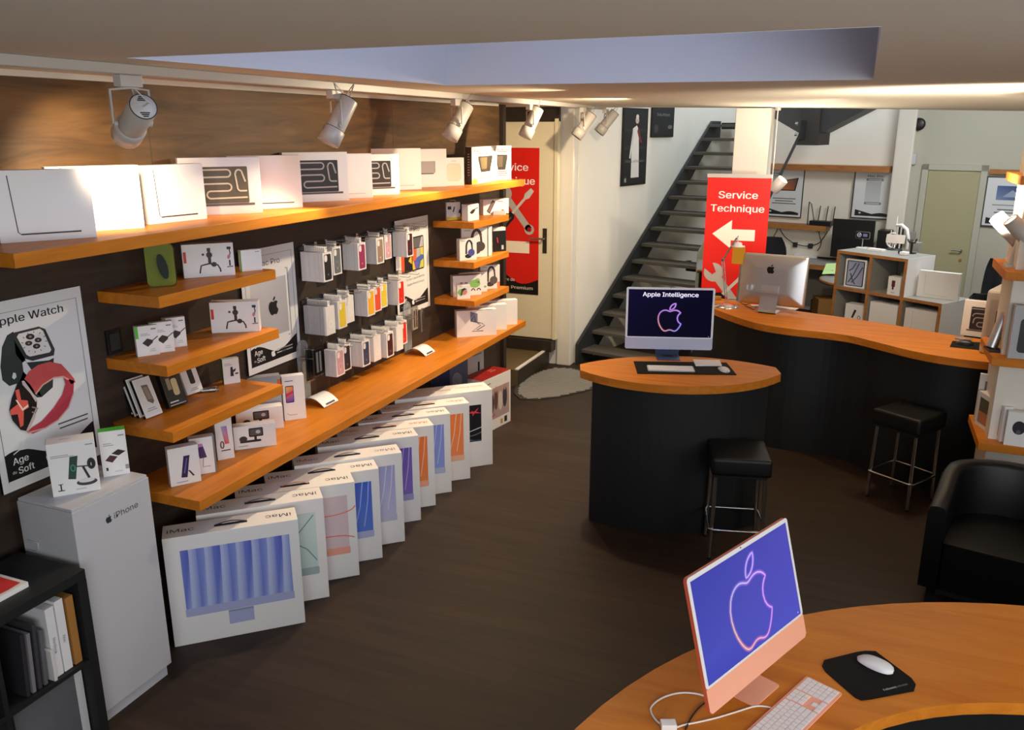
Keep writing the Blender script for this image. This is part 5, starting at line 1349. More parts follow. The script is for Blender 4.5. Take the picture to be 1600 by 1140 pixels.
# ================================================================== BLACK BOOKCASE AT THE LEFT EDGE
BX0, BX1, BY1, BH = -2.98, -2.622, 2.052, .772
BY0 = BY1 - .78
BK = thing('bookcase', 'low black open bookcase at the left edge beside the white pedestal', 'bookcase', ((BX0 + BX1) / 2, (BY0 + BY1) / 2, 0))
bx, by, th = (BX1 - BX0) / 2, (BY1 - BY0) / 2, .04
m = MB(); m.box(-bx, -by, BH - th, bx, by, BH, 'black_laminate'); m.build('top', BK, bevel=.002)
m = MB(); m.box(-bx, -by, 0, bx, by, th, 'black_laminate'); m.build('bottom', BK)
for s in (-1, 1):
    m = MB(); a_, b_ = (by - th, by) if s > 0 else (-by, -by + th); m.box(-bx, a_, th + .0005, bx, b_, BH - th - .0005, 'black_laminate'); m.build('side_panel', BK)
mid = (th + BH - th) / 2
m = MB(); m.box(-bx, -by + th + .0005, mid - .009, bx, by - th - .0005, mid + .009, 'black_laminate'); m.build('shelf', BK)
for z0, z1 in ((th + .0005, mid - .0095), (mid + .0095, BH - th - .0005)):
    m = MB(); m.box(-bx, -.009, z0, bx, .009, z1, 'black_laminate'); m.build('divider', BK)
SH1 = mid + .0095; SH0 = th + .0005
def spine(name, label, y, wdt, depth, h, z, col, body='print', tiltdeg=0, txt=None, xo=.02, cat='folder'):
    m = MB(); m.box(-depth, -wdt / 2, 0, 0, wdt / 2, h, body, col)
    if txt:
        M = Matrix(((0, 0, 1, .0), (0, 1, 0, 0), (1, 0, 0, 0), (0, 0, 0, 1))) @ Matrix.Rotation(0, 4, 'Z')
        M = Matrix(((0, 0, 1, 0), (0, 1, 0, 0), (-1, 0, 0, h), (0, 0, 0, 1))) @ Matrix.Rotation(0, 4, 'Z')
        text(m, M, txt, h * .55, -wdt * .12, .022, (90, 90, 92), 1, 'C')
    o = m.build(name, None, (BX1 - xo, y, z + .0005), 0, .001)
    o.rotation_euler = (rad(tiltdeg), 0, 0)
    return tag(o, label, cat, 'things standing in the black bookcase')
ys = BY1 - th
spine('cardboard_folder', 'brown cardboard folder, rightmost in the upper compartment of the bookcase', ys - .03, .032, .26, .29, SH1, (170, 118, 60))
spine('thin_carton', 'thin white carton with vertical grey lettering beside the brown folder', ys - .076, .036, .25, .30, SH1, (224, 222, 222), txt='iMac', cat='box')
spine('thin_carton', 'second thin white carton in the bookcase, left of the lettered one', ys - .118, .036, .25, .29, SH1, (220, 218, 220), txt='MacBook', cat='box')
spine('document_sleeve', 'low white sleeve standing in front of the thin white cartons', ys - .145, .012, .15, .13, SH1, (206, 202, 202), xo=.005)
for i, (dy, h_, c) in enumerate(((.175, .22, (96, 94, 98)), (.2, .26, (60, 58, 62)), (.225, .24, (120, 116, 120)), (.25, .25, (44, 42, 46)))):
    spine('plastic_sleeve', ['grey plastic sleeve beside the white cartons in the bookcase', 'dark plastic sleeve behind the grey one in the bookcase', 'pale edged plastic sleeve in the upper bookcase compartment', 'black sleeve at the left of the plastic sleeves'][i], ys - dy, .014, .2, h_, SH1, c, tiltdeg=-3)
spine('picture_book', 'olive and brown book spine in the left bookcase compartment', BY0 + .40 - .05, .03, .22, .25, SH1, (126, 108, 66))
spine('picture_book', 'white book spine beside the olive one in the bookcase', BY0 + .40 - .085, .02, .22, .23, SH1, (208, 206, 206))
m = MB(); m.box(-.03, -.13, 0, 0, .13, .3, 'print', (96, 96, 100)); m.box(-.03, .131, 0, 0, .165, .3, 'print', (206, 206, 206))
tag(m.build('flat_carton', None, (BX1 - .05, ys - .17, SH0)), 'large flat grey carton in the lower right bookcase compartment', 'box')
m = MB(); m.box(-.2, -.03, 0, 0, .03, .24, 'print', (226, 222, 220)); M = Matrix(((0, 0, 1, 0), (1, 0, 0, -.03), (0, 1, 0, 0), (0, 0, 0, 1)))
for x, y in ((.02, .19), (.042, .205), (.02, .165)): ink(m, M, ell(x, y, .008, .008, 10), (214, 110, 96), 1)
tag(m.build('dotted_carton', None, (BX1 - .02, BY0 + .41 - .08, SH0)), 'small white carton with coral dots in the lower left compartment', 'box')
# flat red and white carton lying on the bookcase
p = at(45, 916, z=BH)
m = MB(); m.box(-.16, -.24, 0, .0, 0, .02, 'paper'); M = Matrix(((1, 0, 0, -.16), (0, 1, 0, -.24), (0, 0, 1, .02), (0, 0, 0, 1)))
ink(m, M, [(.0, .0), (.142, .0), (.146, .06), (.141, .12), (.146, .17), (.14, .225), (.0, .225)], (214, 60, 56), 1)
tag(m.build('flat_carton', None, (p.x, p.y, BH)), 'flat white carton with red picture lying on the black bookcase', 'box')
# glossy black monitor seen from its side at the very edge
p = at(8, 880, z=BH)
MN = thing('monitor', 'glossy black monitor cut off by the left picture edge on the bookcase', 'monitor', (-2.89, 1.80, BH), rad(62))
m = MB(); m.box(-.25, -.02, .06, .08, .02, .42, 'black_plastic'); m.build('panel', MN, bevel=.008)
m = MB(); m.box(-.14, -.08, 0, 0.02, .08, .012, 'black_plastic'); m.cyl((-.06, .02, .0125), (-.06, .03, .2), .02, 'dark_metal'); m.build('stand', MN)

# ================================================================== COUNTERS
def lens(tipa, tipb, fw, bw_, n=18, cut=0.0):
    """leaf-shaped plan between two tips, bulging fw to the front and bw_ to the back"""
    A, B = Vector(tipa), Vector(tipb); d = B - A; L = d.length; u = d / L; v = Vector((u.y, -u.x))
    out = []
    def arc(s, sign):
        R = (L * L / 4 + s * s) / (2 * s); r = []
        for k in range(n + 1):
            t = L * k / n; y = math.sqrt(max(R * R - (t - L / 2) ** 2, 0)) - (R - s)
            r.append((t, sign * y))
        return r
    f = [p for p in arc(fw, 1) if cut <= p[0] <= L - cut]; b = [p for p in arc(bw_, -1) if cut <= p[0] <= L - cut]
    for t, y in f: out.append(A + u * t + v * y)
    for t, y in b[::-1]: out.append(A + u * t + v * y)
    r = []
    for p in out:
        if not r or (p - r[-1]).length > 1e-4: r.append(p)
    if (r[0] - r[-1]).length < 1e-4: r.pop()
    return [(p.x, p.y) for p in r]
IT = 1.0
ic = Vector((-.93, 4.93))
IS = thing('island_counter', 'leaf-shaped cherry topped island counter with black curved base', 'counter', (ic.x, ic.y, 0))
top = lens((-1.545, 4.715), (-.315, 5.135), .375, .285, 24, .006)
m = MB(); m.prism([(x - ic.x, y - ic.y) for x, y in top], IT - .048, IT, 'cherry_x'); m.build('counter_top', IS, bevel=.003)
base = lens((-1.475, 4.735), (-.365, 5.115), .215, .17, 20, .012)
m = MB(); m.prism([(x - ic.x, y - ic.y) for x, y in base], 0.0, IT - .0485, 'black_laminate', smooth=False); m.build('base', IS)

def smooth_line(pts, n=6):
    out = []
    P = [Vector(p) for p in pts]
    for i in range(len(P) - 1):
        p0 = P[max(i - 1, 0)]; p1 = P[i]; p2 = P[i + 1]; p3 = P[min(i + 2, len(P) - 1)]
        for k in range(n):
            t = k / n
            out.append(0.5 * ((2 * p1) + (p2 - p0) * t + (2 * p0 - 5 * p1 + 4 * p2 - p3) * t * t + (3 * p1 - p0 - 3 * p2 + p3) * t ** 3))
    out.append(P[-1]); return out
fr = smooth_line([(-1.30, 7.36), (-1.20, 7.08), (-1.0, 6.76), (-.666, 6.40), (-.40, 6.285), (-.17, 6.262), (.02, 6.215), (.206, 6.075), (.413, 5.915), (.622, 5.825), (.90, 5.80), (1.4, 5.86), (2.0, 6.05)])
bk = smooth_line([(-1.24, 7.46), (-1.02, 7.24), (-.60, 7.03), (-.334, 6.935), (.015, 6.82), (.328, 6.69), (.734, 6.50), (1.2, 6.42), (2.0, 6.6)])
cc = Vector((0, 6.5))
CT = thing('curved_counter', 'long curved cherry topped service counter with black front panel', 'counter', (cc.x, cc.y, 0))
m = MB(); m.prism([(p.x - cc.x, p.y - cc.y) for p in fr + bk[::-1]], IT - .05, IT, 'cherry_x'); m.build('counter_top', CT, bevel=.003)
bf = smooth_line([(-1.27, 7.36), (-1.14, 7.08), (-.95, 6.84), (-.72, 6.60), (-.449, 6.455), (-.1, 6.45), (.113, 6.36), (.267, 6.21), (.48, 6.06), (.72, 6.0), (1.1, 6.0), (2.0, 6.22)])
bb = [Vector((p.x * .98 + .02, min(p.y + .30, 7.44 - .18 * (p.x + 1.27)))) for p in bf]
m = MB(); m.prism([(p.x - cc.x, p.y - cc.y) for p in bf + bb[::-1]], 0.0, IT - .0505, 'black_laminate'); m.build('front_panel', CT)

# ================================================================== ALL-IN-ONE COMPUTERS
def neon(mb, M, cx, cy, size, stops, wdt, bg, lift=2):
    """the outlined fruit logo as a glowing line, its colour running around the shape"""
    for pl in LOGO:
        n = len(pl); P = [(cx + a * size, cy + b * size) for a, b in pl]
        rows = []; cols = []
        for i in range(n):
            a, b = P[i - 1], P[(i + 1) % n]; tx, ty = b[0] - a[0], b[1] - a[1]; q = math.hypot(tx, ty) or 1; nx, ny = -ty / q, tx / q
            u = (pl[i][0] + .45) / .9; v = (pl[i][1] + .5)
            c = [(stops[0][k] * (1 - u) + stops[1][k] * u) * (1 - v) + (stops[2][k] * (1 - u) + stops[3][k] * u) * v for k in range(3)]
            hot = tuple(min(255, c[k] * .45 + 150) for k in range(3)); mid = tuple(c[k] * .8 + bg[k] * .2 for k in range(3)); far = bg
            for k, (o, cl) in enumerate(((-2.6, far), (-1, mid), (0, hot), (1, mid), (2.6, far))):
                rows.append(M @ Vector((P[i][0] + nx * o * wdt, P[i][1] + ny * o * wdt, .0005 * lift))); cols.append(cl)
        fs = [[5 * i + k, 5 * i + k + 1, 5 * ((i + 1) % n) + k + 1, 5 * ((i + 1) % n) + k] for i in range(n) for k in range(4)]
        mb.add(rows, fs, 'screen', cols)
def all_in_one(name, label, center, yaw, tilt, desk_z, body, chin, edge, screen_art, cable='cable_white'):
    w, h, t = .547, .392, .0115
    T_ = thing(name, label, 'computer', (center[0], center[1], desk_z), yaw)
    R_ = Matrix.Translation((0, 0, center[2] - desk_z)) @ Matrix.Rotation(-tilt, 4, 'X')
    def tr(mb): mb.T = R_; return mb
    m = tr(MB()); upright(m, rrect(-w / 2, -h / 2, w / 2, h / 2, .012, 5), 0.0, t, edge); m.build('housing', T_)
    M = Matrix(((1, 0, 0, -w / 2), (0, 0, -1, 0), (0, 1, 0, -h / 2), (0, 0, 0, 1)))
    m = tr(MB()); c_ = .072
    upright(m, rrect(-w / 2, -h / 2 + c_, w / 2, h / 2, .011, 5), -.0012, -.0001, 'alu_white')
    m.build('bezel', T_)
    m = tr(MB()); upright(m, [(-w / 2 + .0001, -h / 2 + .010), (-w / 2 + .010, -h / 2), (w / 2 - .010, -h / 2), (w / 2 - .0001, -h / 2 + .010), (w / 2 - .0001, -h / 2 + c_), (-w / 2 + .0001, -h / 2 + c_)], -.0012, -.0001, chin); m.build('chin', T_)
    m = tr(MB()); bz = .013
    Ms = Matrix(((1, 0, 0, -w / 2 + bz), (0, 0, -1, -.0012), (0, 1, 0, -h / 2 + c_ + bz * .6), (0, 0, 0, 1)))
    sw_, sh_ = w - 2 * bz, h - c_ - bz * 1.6
    screen_art(m, Ms, sw_, sh_); m.build('screen', T_)
    m = tr(MB()); m.add([(-.003 + .006 * (i % 2), -.0016, h / 2 - .007 + .004 * (i // 2)) for i in (0, 1, 3, 2)], [[0, 1, 2, 3]], 'black_plastic'); m.build('camera_dot', T_)
    # stand: neck and foot of one bent plate with a cable hole
    st = MB(); sw2 = .073; zt = center[2] - desk_z
    neck = [(-sw2, .055, .0045), (sw2, .055, .0045), (sw2, .022, zt + .02), (-sw2, .022, zt + .02)]
    st.add(neck + [(x, y + .006, z) for x, y, z in neck], [[0, 1, 2, 3], [7, 6, 5, 4], [0, 4, 5, 1], [1, 5, 6, 2], [2, 6, 7, 3], [3, 7, 4, 0]], body)
    st.prism(rrect(-sw2, -.078, sw2, .061, .008), 0.0005, .0045, body)
    st.build('stand', T_)
    hm = MB(); hm.add([(-.035, -.0, .0049), (.035, -.0, .0049), (.035, .042, .0049), (-.035, .042, .0049)], [[0, 1, 2, 3]], 'brown_dark'); hm.build('cable_opening', T_)
    return T_
def scr_island(m, M, w, h):
    bg = (14, 14, 36)
    bar(m, M, 0, 0, w, h, [(14, 14, 36), (12, 12, 30), (14, 12, 30), (20, 16, 46)], 1, 'screen')
    vs = 'Apple Intelligence'
    for off, c in ((.0012, (120, 110, 240)), (0, (255, 246, 250))):
        text(m, M, vs, w / 2 + off, h * .855 - off, .052, c, 3 if off == 0 else 2, 'C', True, 'screen', width=w * .66)
    neon(m, M, w * .5, h * .42, .175, ((250, 120, 60), (90, 90, 250), (110, 60, 240), (220, 120, 240)), .0028, bg, 4)
    bar(m, M, w * .97, h * .02, w * .976, h * .03, (230, 230, 240), 3, 'screen')
def scr_pink(m, M, w, h):
    bar(m, M, 0, 0, w, h, [(78, 82, 186), (84, 84, 192), (82, 78, 180), (66, 70, 170)], 1, 'screen')
    ink(m, M, [(0, 0), (w * .5, 0), (w * .34, h * .24), (w * .16, h * .3), (0, h * .22)], [(70, 74, 180), (74, 76, 182), (78, 82, 186), (78, 82, 186), (76, 80, 186)], 2, 'screen')
    neon(m, M, w * .5, h * .48, .262, ((255, 150, 110), (160, 80, 240), (90, 130, 250), (200, 110, 250)), .0034, (78, 80, 185), 3)
    bar(m, M, w * .965, h * .03, w * .972, h * .042, (230, 230, 250), 3, 'screen')
all_in_one('desktop_computer', 'blue all-in-one computer with dark glowing screen on the island counter', (-1.045, 5.15, IT + .252), rad(17.2), rad(4), IT, 'dark_blue_alu', 'lilac_alu', 'blue_alu', scr_island)
DZ = .77
all_in_one('desktop_computer', 'pink all-in-one computer with violet glowing screen on the front desk', (-.180, 2.300, 1.030), rad(66.4), rad(15.7), DZ, 'pink_alu', 'pink_alu', 'pink_edge', scr_pink)

def keyboard(name, label, c, z, ang, w, d, body, rows, group=None):
    T_ = thing(name, label, 'keyboard', (c[0], c[1], z), ang)
    m = MB(); m.prism(rrect(-w / 2, -d / 2, w / 2, d / 2, .008), .0006, .006, body); m.build('case', T_)
    m = MB()
    x0, x1 = -w / 2 + .006, w / 2 - .006; y1 = d / 2 - .007; ph = (d - .014) / len(rows)
    for r, row in enumerate(rows):
        tot = sum(abs(k) for k in row); x = x0; u = (x1 - x0) / tot
        for k in row:
            if k > 0: m.box(x + .001, y1 - (r + 1) * ph + .001, .0062, x + k * u - .001, y1 - r * ph - .001, .0085, 'paper')
            x += abs(k) * u
    m.build('keys', T_)
    return T_
R1 = [[1] * 14, [1] * 13 + [1.5], [1.5] + [1] * 13, [1.8] + [1] * 11 + [1.8], [2.3] + [1] * 10 + [2.3], [1, 1, 1, 1.3, 5, 1.3, 1, 1, 1, 1]]
R2 = [r + [-.3] + [1] * 3 + [-.3] + [1] * 4 for r in R1[:3]] + [R1[3] + [-3.6] + [1] * 4, R1[4] + [-1.3, 1, -1.3] + [1] * 4, R1[5] + [-.3, 1, 1, 1, -.3, 2, 1, 1]]
keyboard('keyboard', 'short white keyboard on the dark mat of the island counter', (-.966, 4.871), IT + .0045, rad(17.3), .279, .115, 'paper_gray', R1)
keyboard('keyboard', 'full-size white and pink keyboard on the front desk', (-.038, 2.195), DZ + .001, rad(66.5), .418, .115, 'pink_alu', R2)
# desk mat, trackpad, mouse on the island
q = [at(x, y, z=IT) for x, y in ((990, 565), (1135, 567), (1151, 586), (996, 584))]; c = sum(q, Vector()) / 4
m = MB(); m.prism([(p.x - c.x, p.y - c.y) for p in q[::-1]], .001, .0042, 'mouse_mat'); tag(m.build('desk_mat', None, (c.x, c.y, IT)), 'long black desk mat under the keyboard on the island counter', 'mat')
q = [at(x, y, z=IT) for x, y in ((1082.6, 563.8), (1124, 564.7), (1127.8, 573), (1087, 573))]; c = sum(q, Vector()) / 4
m = MB(); m.prism([(p.x - c.x, p.y - c.y) for p in q[::-1]], .0047, .0105, 'paper'); tag(m.build('trackpad', None, (c.x, c.y, IT)), 'flat white trackpad between keyboard and mouse on the island counter', 'trackpad')
def mouse(label, c, z, ang, w=.057, l=.113, hh=.022, mt='alu_white', mb2='paper_gray'):
    T_ = thing('mouse', label, 'mouse', (c[0], c[1], z), ang)
    m = MB(); rows = []
    for i in range(13):
        t = -1 + 2 * i / 12; half = w / 2 * (1 - abs(t) ** 3.2) ** .45 if abs(t) < 1 else .004
        y = t * l / 2; zc = .004 + hh * (1 - abs(t + .12) ** 2.4 / 1.35) * .82
        rows.append([(half * math.cos(PI * k / 10), y, .0038 + max(zc - .0038, .001) * math.sin(PI * k / 10) ** .7) for k in range(11)])
    m.grid(rows, mt); m.build('shell', T_)
    m = MB(); m.prism([(x * .94, y * .96) for x, y in ell(0, 0, w / 2, l / 2, 24)], .0006, .005, mb2); m.build('base', T_)
    return T_
p = at(1131, 578.5, z=IT + .005); mouse('white mouse on the right end of the island counter mat', (p.x, p.y), IT + .0042, rad(28))
p = at(1368, 1036, z=DZ + .012); mouse('white mouse on the black mouse pad of the front desk', (p.x, p.y), DZ + .0035, rad(64), .06, .116, .024)

# ================================================================== FRONT DESK
def circle3(a, b, c):
    ax, ay = a; bx_, by_ = b; cx, cy = c
    d = 2 * (ax * (by_ - cy) + bx_ * (cy - ay) + cx * (ay - by_))
    ux = ((ax * ax + ay * ay) * (by_ - cy) + (bx_ * bx_ + by_ * by_) * (cy - ay) + (cx * cx + cy * cy) * (ay - by_)) / d
    uy = ((ax * ax + ay * ay) * (cx - bx_) + (bx_ * bx_ + by_ * by_) * (ax - cx) + (cx * cx + cy * cy) * (bx_ - ax)) / d
    return ux, uy, math.hypot(ax - ux, ay - uy)
eo = [at(x, y, z=DZ) for x, y in ((900, 1137), (1255, 960), (1590, 945))]
ox, oy, orr = circle3(*[(p.x, p.y) for p in eo])
ei = [at(x, y, z=DZ) for x, y in ((1338, 1137), (1440, 1106), (1590, 1098))]
jx, jy, jr = circle3(*[(p.x, p.y) for p in ei])
def arcpts(x, y, r, a0, a1, n=40): return [(x + r * math.cos(rad(a0 + (a1 - a0) * k / n)), y + r * math.sin(rad(a0 + (a1 - a0) * k / n))) for k in range(n + 1)]
DSK = thing('front_desk', 'curved cherry wood front desk carrying the pink computer', 'desk', (ox, oy, 0))
outer = arcpts(ox, oy, orr, 205, 40)
inner = arcpts(jx, jy, jr, 45, 200, 30)
pl = [(x - ox, y - oy) for x, y in outer + inner]
m = MB(); m.prism(pl, DZ - .04, DZ, 'desk_wood', None, 'cherry_x'); m.build('desk_top', DSK, bevel=.003)
lo = arcpts(ox, oy, orr - .12, 190, 60); li = arcpts(ox, oy, orr - .15, 60, 190)
m = MB(); m.prism([(x - ox, y - oy) for x, y in lo + li], 0, DZ - .0405, 'black_laminate'); m.build('front_panel', DSK)
# black mouse pad with rounded corners
pts = [(1288, 1032), (1340, 1019), (1352, 1017.5), (1368, 1018), (1424, 1060), (1431, 1070), (1428, 1080), (1360, 1093), (1346, 1094.5), (1336, 1090), (1290, 1050), (1284.5, 1041)]
q = [at(x, y, z=DZ) for x, y in pts]; c = sum(q, Vector()) / len(q)
m = MB(); m.prism([(p.x - c.x, p.y - c.y) for p in q[::-1]], .0006, .0034, 'mouse_mat')
a, b = at(1382, 1080.5, z=DZ), at(1427, 1068.5, z=DZ); an = math.atan2(b.y - a.y, b.x - a.x)
M = Matrix.Translation((a.x - c.x, a.y - c.y, .0034)) @ Matrix.Rotation(an, 4, 'Z')
text(m, M, 'Fellowes.', 0, 0, .016, (186, 186, 190), 1, 'L', True, width=.05); text(m, M, 'microban', .053, 0, .014, (150, 150, 154), 1, 'L', width=.036)
tag(m.build('mouse_pad', None, (c.x, c.y, DZ)), 'black rounded mouse pad lying on the front desk', 'mat')
# cables of the pink computer
def desk_cable(label, pix, mt, r=.0026, z=DZ):
    P = [at(x, y, z=z + r) for x, y in pix]; P = [Vector((p.x, p.y, z + r + .0004)) for p in P]
    S2 = smooth_line([(p.x, p.y, p.z) for p in P], 6)
    c = P[0]; m = MB(); m.tube([p - c for p in S2], r, mt, 6)
    return tag(m.build('cable', None, (c.x, c.y, c.z)), label, 'cable')
desk_cable('white keyboard cable curving along the front desk', [(1206, 1106), (1192, 1103), (1176, 1104), (1150, 1112), (1120, 1121), (1090, 1128), (1066, 1133), (1050, 1139)], 'cable_white', .0026)
desk_cable('white power cable looping behind the pink computer', [(1107, 1089), (1085, 1083), (1060, 1082.5), (1035, 1090), (1019, 1102), (1017, 1112), (1026, 1126), (1042, 1137)], 'cable_white', .0028)
desk_cable('dark cable running down beside the pink computer', [(1103, 1096), (1090, 1107), (1079, 1122), (1071, 1139)], 'black_plastic', .0026)
p = at(1044, 1137, z=DZ); m = MB(); m.box(-.022, -.015, 0.0006, .022, .015, .02, 'paper'); tag(m.build('cable_adapter', None, (p.x, p.y, DZ), .4, .003), 'small white adapter block at the cable loop on the front desk', 'adapter')

# ================================================================== STOOLS AND ARMCHAIR
def stool(label, c, ang, ring_z=.19):
    T_ = thing('bar_stool', label, 'stool', (c[0], c[1], 0), ang, 'black leather bar stools')
    m = MB(); a = .165
    n = 10; rows = []
    m.box(-a, -a, .525, a, a, .632, 'leather'); s_ = m.build('seat', T_, bevel=.022, seg=4)
    for p in s_.data.polygons: p.use_smooth = True
    m = MB(); m.box(-a + .02, -a + .02, .508, a - .02, a - .02, .5245, 'black_plastic'); m.build('seat_plate', T_)
    for sx in (-1, 1):
        for sy in (-1, 1):
            m = MB(); m.cyl((sx * (a - .02), sy * (a - .02), .008), (sx * (a - .03), sy * (a - .03), .508), .0115, 'chrome', n=14)
            m.cyl((sx * (a - .02), sy * (a - .02), 0), (sx * (a - .02), sy * (a - .02), .014), .0135, 'black_plastic', n=12); m.build('leg', T_)
    m = MB(); b = a - .008
    m.tube([(x, y, ring_z) for x, y in rrect(-b, -b, b, b, .03, 5)], .008, 'chrome', 8, closed=True); m.build('foot_ring', T_)
    return T_
stool('black leather bar stool on chrome legs in front of the island counter', (-.505, 4.665), rad(14))
stool('black leather bar stool on chrome legs before the curved counter', (.435, 5.81), rad(-33))

AC = thing('armchair', 'black leather tub armchair behind the front desk', 'armchair', (.89, 4.62, 0), rad(-13))
hw, hd = .36, .31
def ushell(o, zf, zb, z0):
    """outline of the arms and back, running from the left front around the back to the right front"""
    pts = []
    for k in range(25):
        t = k / 24
        if t < .25: x, y = -hw + o, -hd + (t / .25) * (hd * 1.1)
        elif t > .75: x, y = hw - o, -hd + ((1 - t) / .25) * (hd * 1.1)
        else:
            a = PI - (t - .25) / .5 * PI
            x, y = (hw - o) * math.cos(a), hd * .1 + (hd * .9 - o) * math.sin(a)
        e = min(1, max(0, (y + hd) / (hd * 1.5)))
        pts.append((x, y, zf + (zb - zf) * (e * e * (3 - 2 * e))))
    return pts
m = MB()
out_t, in_t = ushell(0, .575, .68, 0), ushell(.085, .575, .68, 0)
prof = []
rows = []
for (ax, ay, az), (bx2, by2, bz2) in zip(out_t, in_t):
    cx, cy = (ax + bx2) / 2, (ay + by2) / 2
    rows.append([(ax, ay, .12), (ax, ay, .35), (ax, ay, az - .03), (ax * .85 + bx2 * .15, ay * .85 + by2 * .15, az - .006), (cx, cy, az), (ax * .15 + bx2 * .85, ay * .15 + by2 * .85, az - .006), (bx2, by2, az - .03), (bx2, by2, .35), (bx2, by2, .12)])
m.grid(rows, 'leather'); m.poly(rows[0][::-1], 'leather'); m.poly(rows[-1], 'leather')
m.build('arms_and_back', AC)
m = MB(); seat = [(x, y) for x, y, z in ushell(.088, 0, 0, 0)]
m.prism(seat[::-1], .13, .385, 'leather'); m.build('seat', AC, bevel=.03, seg=4)
m = MB(); m.prism([(x, y) for x, y, z in ushell(.09, 0, 0, 0)][::-1], .10, .128, 'black_laminate'); m.build('underframe', AC)
for sx in (-1, 1):
    for sy in (-1, 1):
        m = MB(); x, y = sx * (hw - .06), (-hd + .05 if sy < 0 else hd - .17)
        m.box(x - .02, y - .02, 0, x + .02, y + .02, .1195, 'black_laminate'); m.build('leg', AC)

# ================================================================== THINGS ON THE CURVED COUNTER
# silver all-in-one seen from behind
b0 = at(1195, 491, z=IT)
pc = at(1207, 437, y=b0.y + .13)
SB = thing('desktop_computer', 'silver all-in-one computer seen from behind on the curved counter', 'computer', (pc.x, b0.y + .13, IT), rad(-9))
zc = pc.z - IT
w, h = .535, .40
m = MB(); m.T = Matrix.Translation((0, 0, zc)) @ Matrix.Rotation(rad(-6), 4, 'X')
rows = []
for k in range(7):
    s_ = k / 6; e = 1 - s_ * .55; yy = -.012 - .028 * math.sin(s_ * PI / 2)
    rows.append([(x * e, yy, z * e) for x, z in rrect(-w / 2, -h / 2, w / 2, h / 2, .018, 4)])
rows.insert(0, [(x, 0, z) for x, z in rrect(-w / 2, -h / 2, w / 2, h / 2, .018, 4)])
m.grid(rows, 'aluminium', cu=True); m.poly(rows[-1], 'aluminium'); m.poly(rows[0][::-1], 'black_plastic'); m.build('housing', SB)
m = MB(); m.T = Matrix.Translation((0, 0, zc)) @ Matrix.Rotation(rad(-6), 4, 'X')
Mk = Matrix(((1, 0, 0, -.012), (0, 0, -1, -.0408), (0, 1, 0, .085), (0, 0, 0, 1))); logo(m, Mk, 0, 0, .072, (14, 10, 10), 1, 'print_matte'); m.build('logo', SB)
m = MB(); sw2 = .068
def plate(mb, pts, x0, x1, t, mt):
    P = []
    for (y, z), (y2, z2) in zip(pts, pts[1:]): pass
    n = len(pts); L = []
    for i, (y, z) in enumerate(pts):
        a_, b_ = pts[max(i - 1, 0)], pts[min(i + 1, n - 1)]; ty, tz = b_[0] - a_[0], b_[1] - a_[1]; q_ = math.hypot(ty, tz) or 1
        L.append(((x0, y, z), (x1, y, z), (x1, y + tz / q_ * t, z - ty / q_ * t), (x0, y + tz / q_ * t, z - ty / q_ * t)))
    mb.grid([list(r) for r in L], mt, cu=True, smooth=False); mb.poly(list(L[0])[::-1], mt); mb.poly(L[-1], mt)
plate(m, [(-.03, zc + .0), (-.09, .03), (-.10, .012), (-.085, .004), (.06, .004)], -sw2, sw2, .004, 'aluminium'); m.build('stand', SB)
m = MB(); m.box(-.17, -.12, zc - .09, .075, -.075, zc - .082, 'aluminium'); m.box(-.17, -.12, zc - .0815, -.166, -.075, zc - .04, 'aluminium'); m.build('bracket', SB)
# desk lamp with amber shade
lb = at(1135, 479, z=IT); LY = lb.y
def lp(x, y): 
    q_ = at(x, y, y=LY); return Vector((q_.x - lb.x, 0, q_.z - IT))
LM = thing('desk_lamp', 'chrome arm desk lamp with lit amber shade on the curved counter', 'lamp', (lb.x, LY, IT))
m = MB(); m.lathe([(.10, .0), (.10, .006), (.05, .022), (.014, .03), (0, .03)], 'chrome', 28); m.build('base', LM)
m = MB(); e0, e1, e2 = Vector((0, 0, .03)), lp(1129.5, 406), lp(1152, 370)
for o in (-.008, .008): m.tube([e0 + Vector((o, 0, 0)), e1 + Vector((o, 0, 0))], .004, 'chrome', 6)
m.build('lower_arm', LM)
m = MB()
for o in (-.008, .008): m.tube([e1 + Vector((o, 0, o)), e2 + Vector((o, 0, o))], .004, 'chrome', 6)
m.cyl(e1 - Vector((0, .012, 0)), e1 + Vector((0, .012, 0)), .012, 'chrome', n=12); m.build('upper_arm', LM)
m = MB(); s0, s1 = lp(1153, 384), lp(1153, 411); rr = .055
m.cyl(e2, s0 + Vector((0, 0, .02)), .005, 'chrome', n=8); m.lathe([(.012, .03), (.03, .025), (.034, .005), (rr, 0), (rr, -.006), (0, -.006)][::-1], 'alu_white', 24, s0); m.build('shade_cap', LM)
m = MB(); hh = s0.z - .006 - s1.z
m.lathe([(rr * .9, 0), (rr * .9, hh), (rr * .86, hh), (rr * .86, 0)], 'amber_glass', 24, s1); m.build('shade', LM)
spot_light('desk_lamp_light', (lb.x + s1.x, LY, IT + s1.z + .02), (lb.x + s1.x + .1, LY - .08, IT), 9, (1, .68, .32), 140, .5, .03)
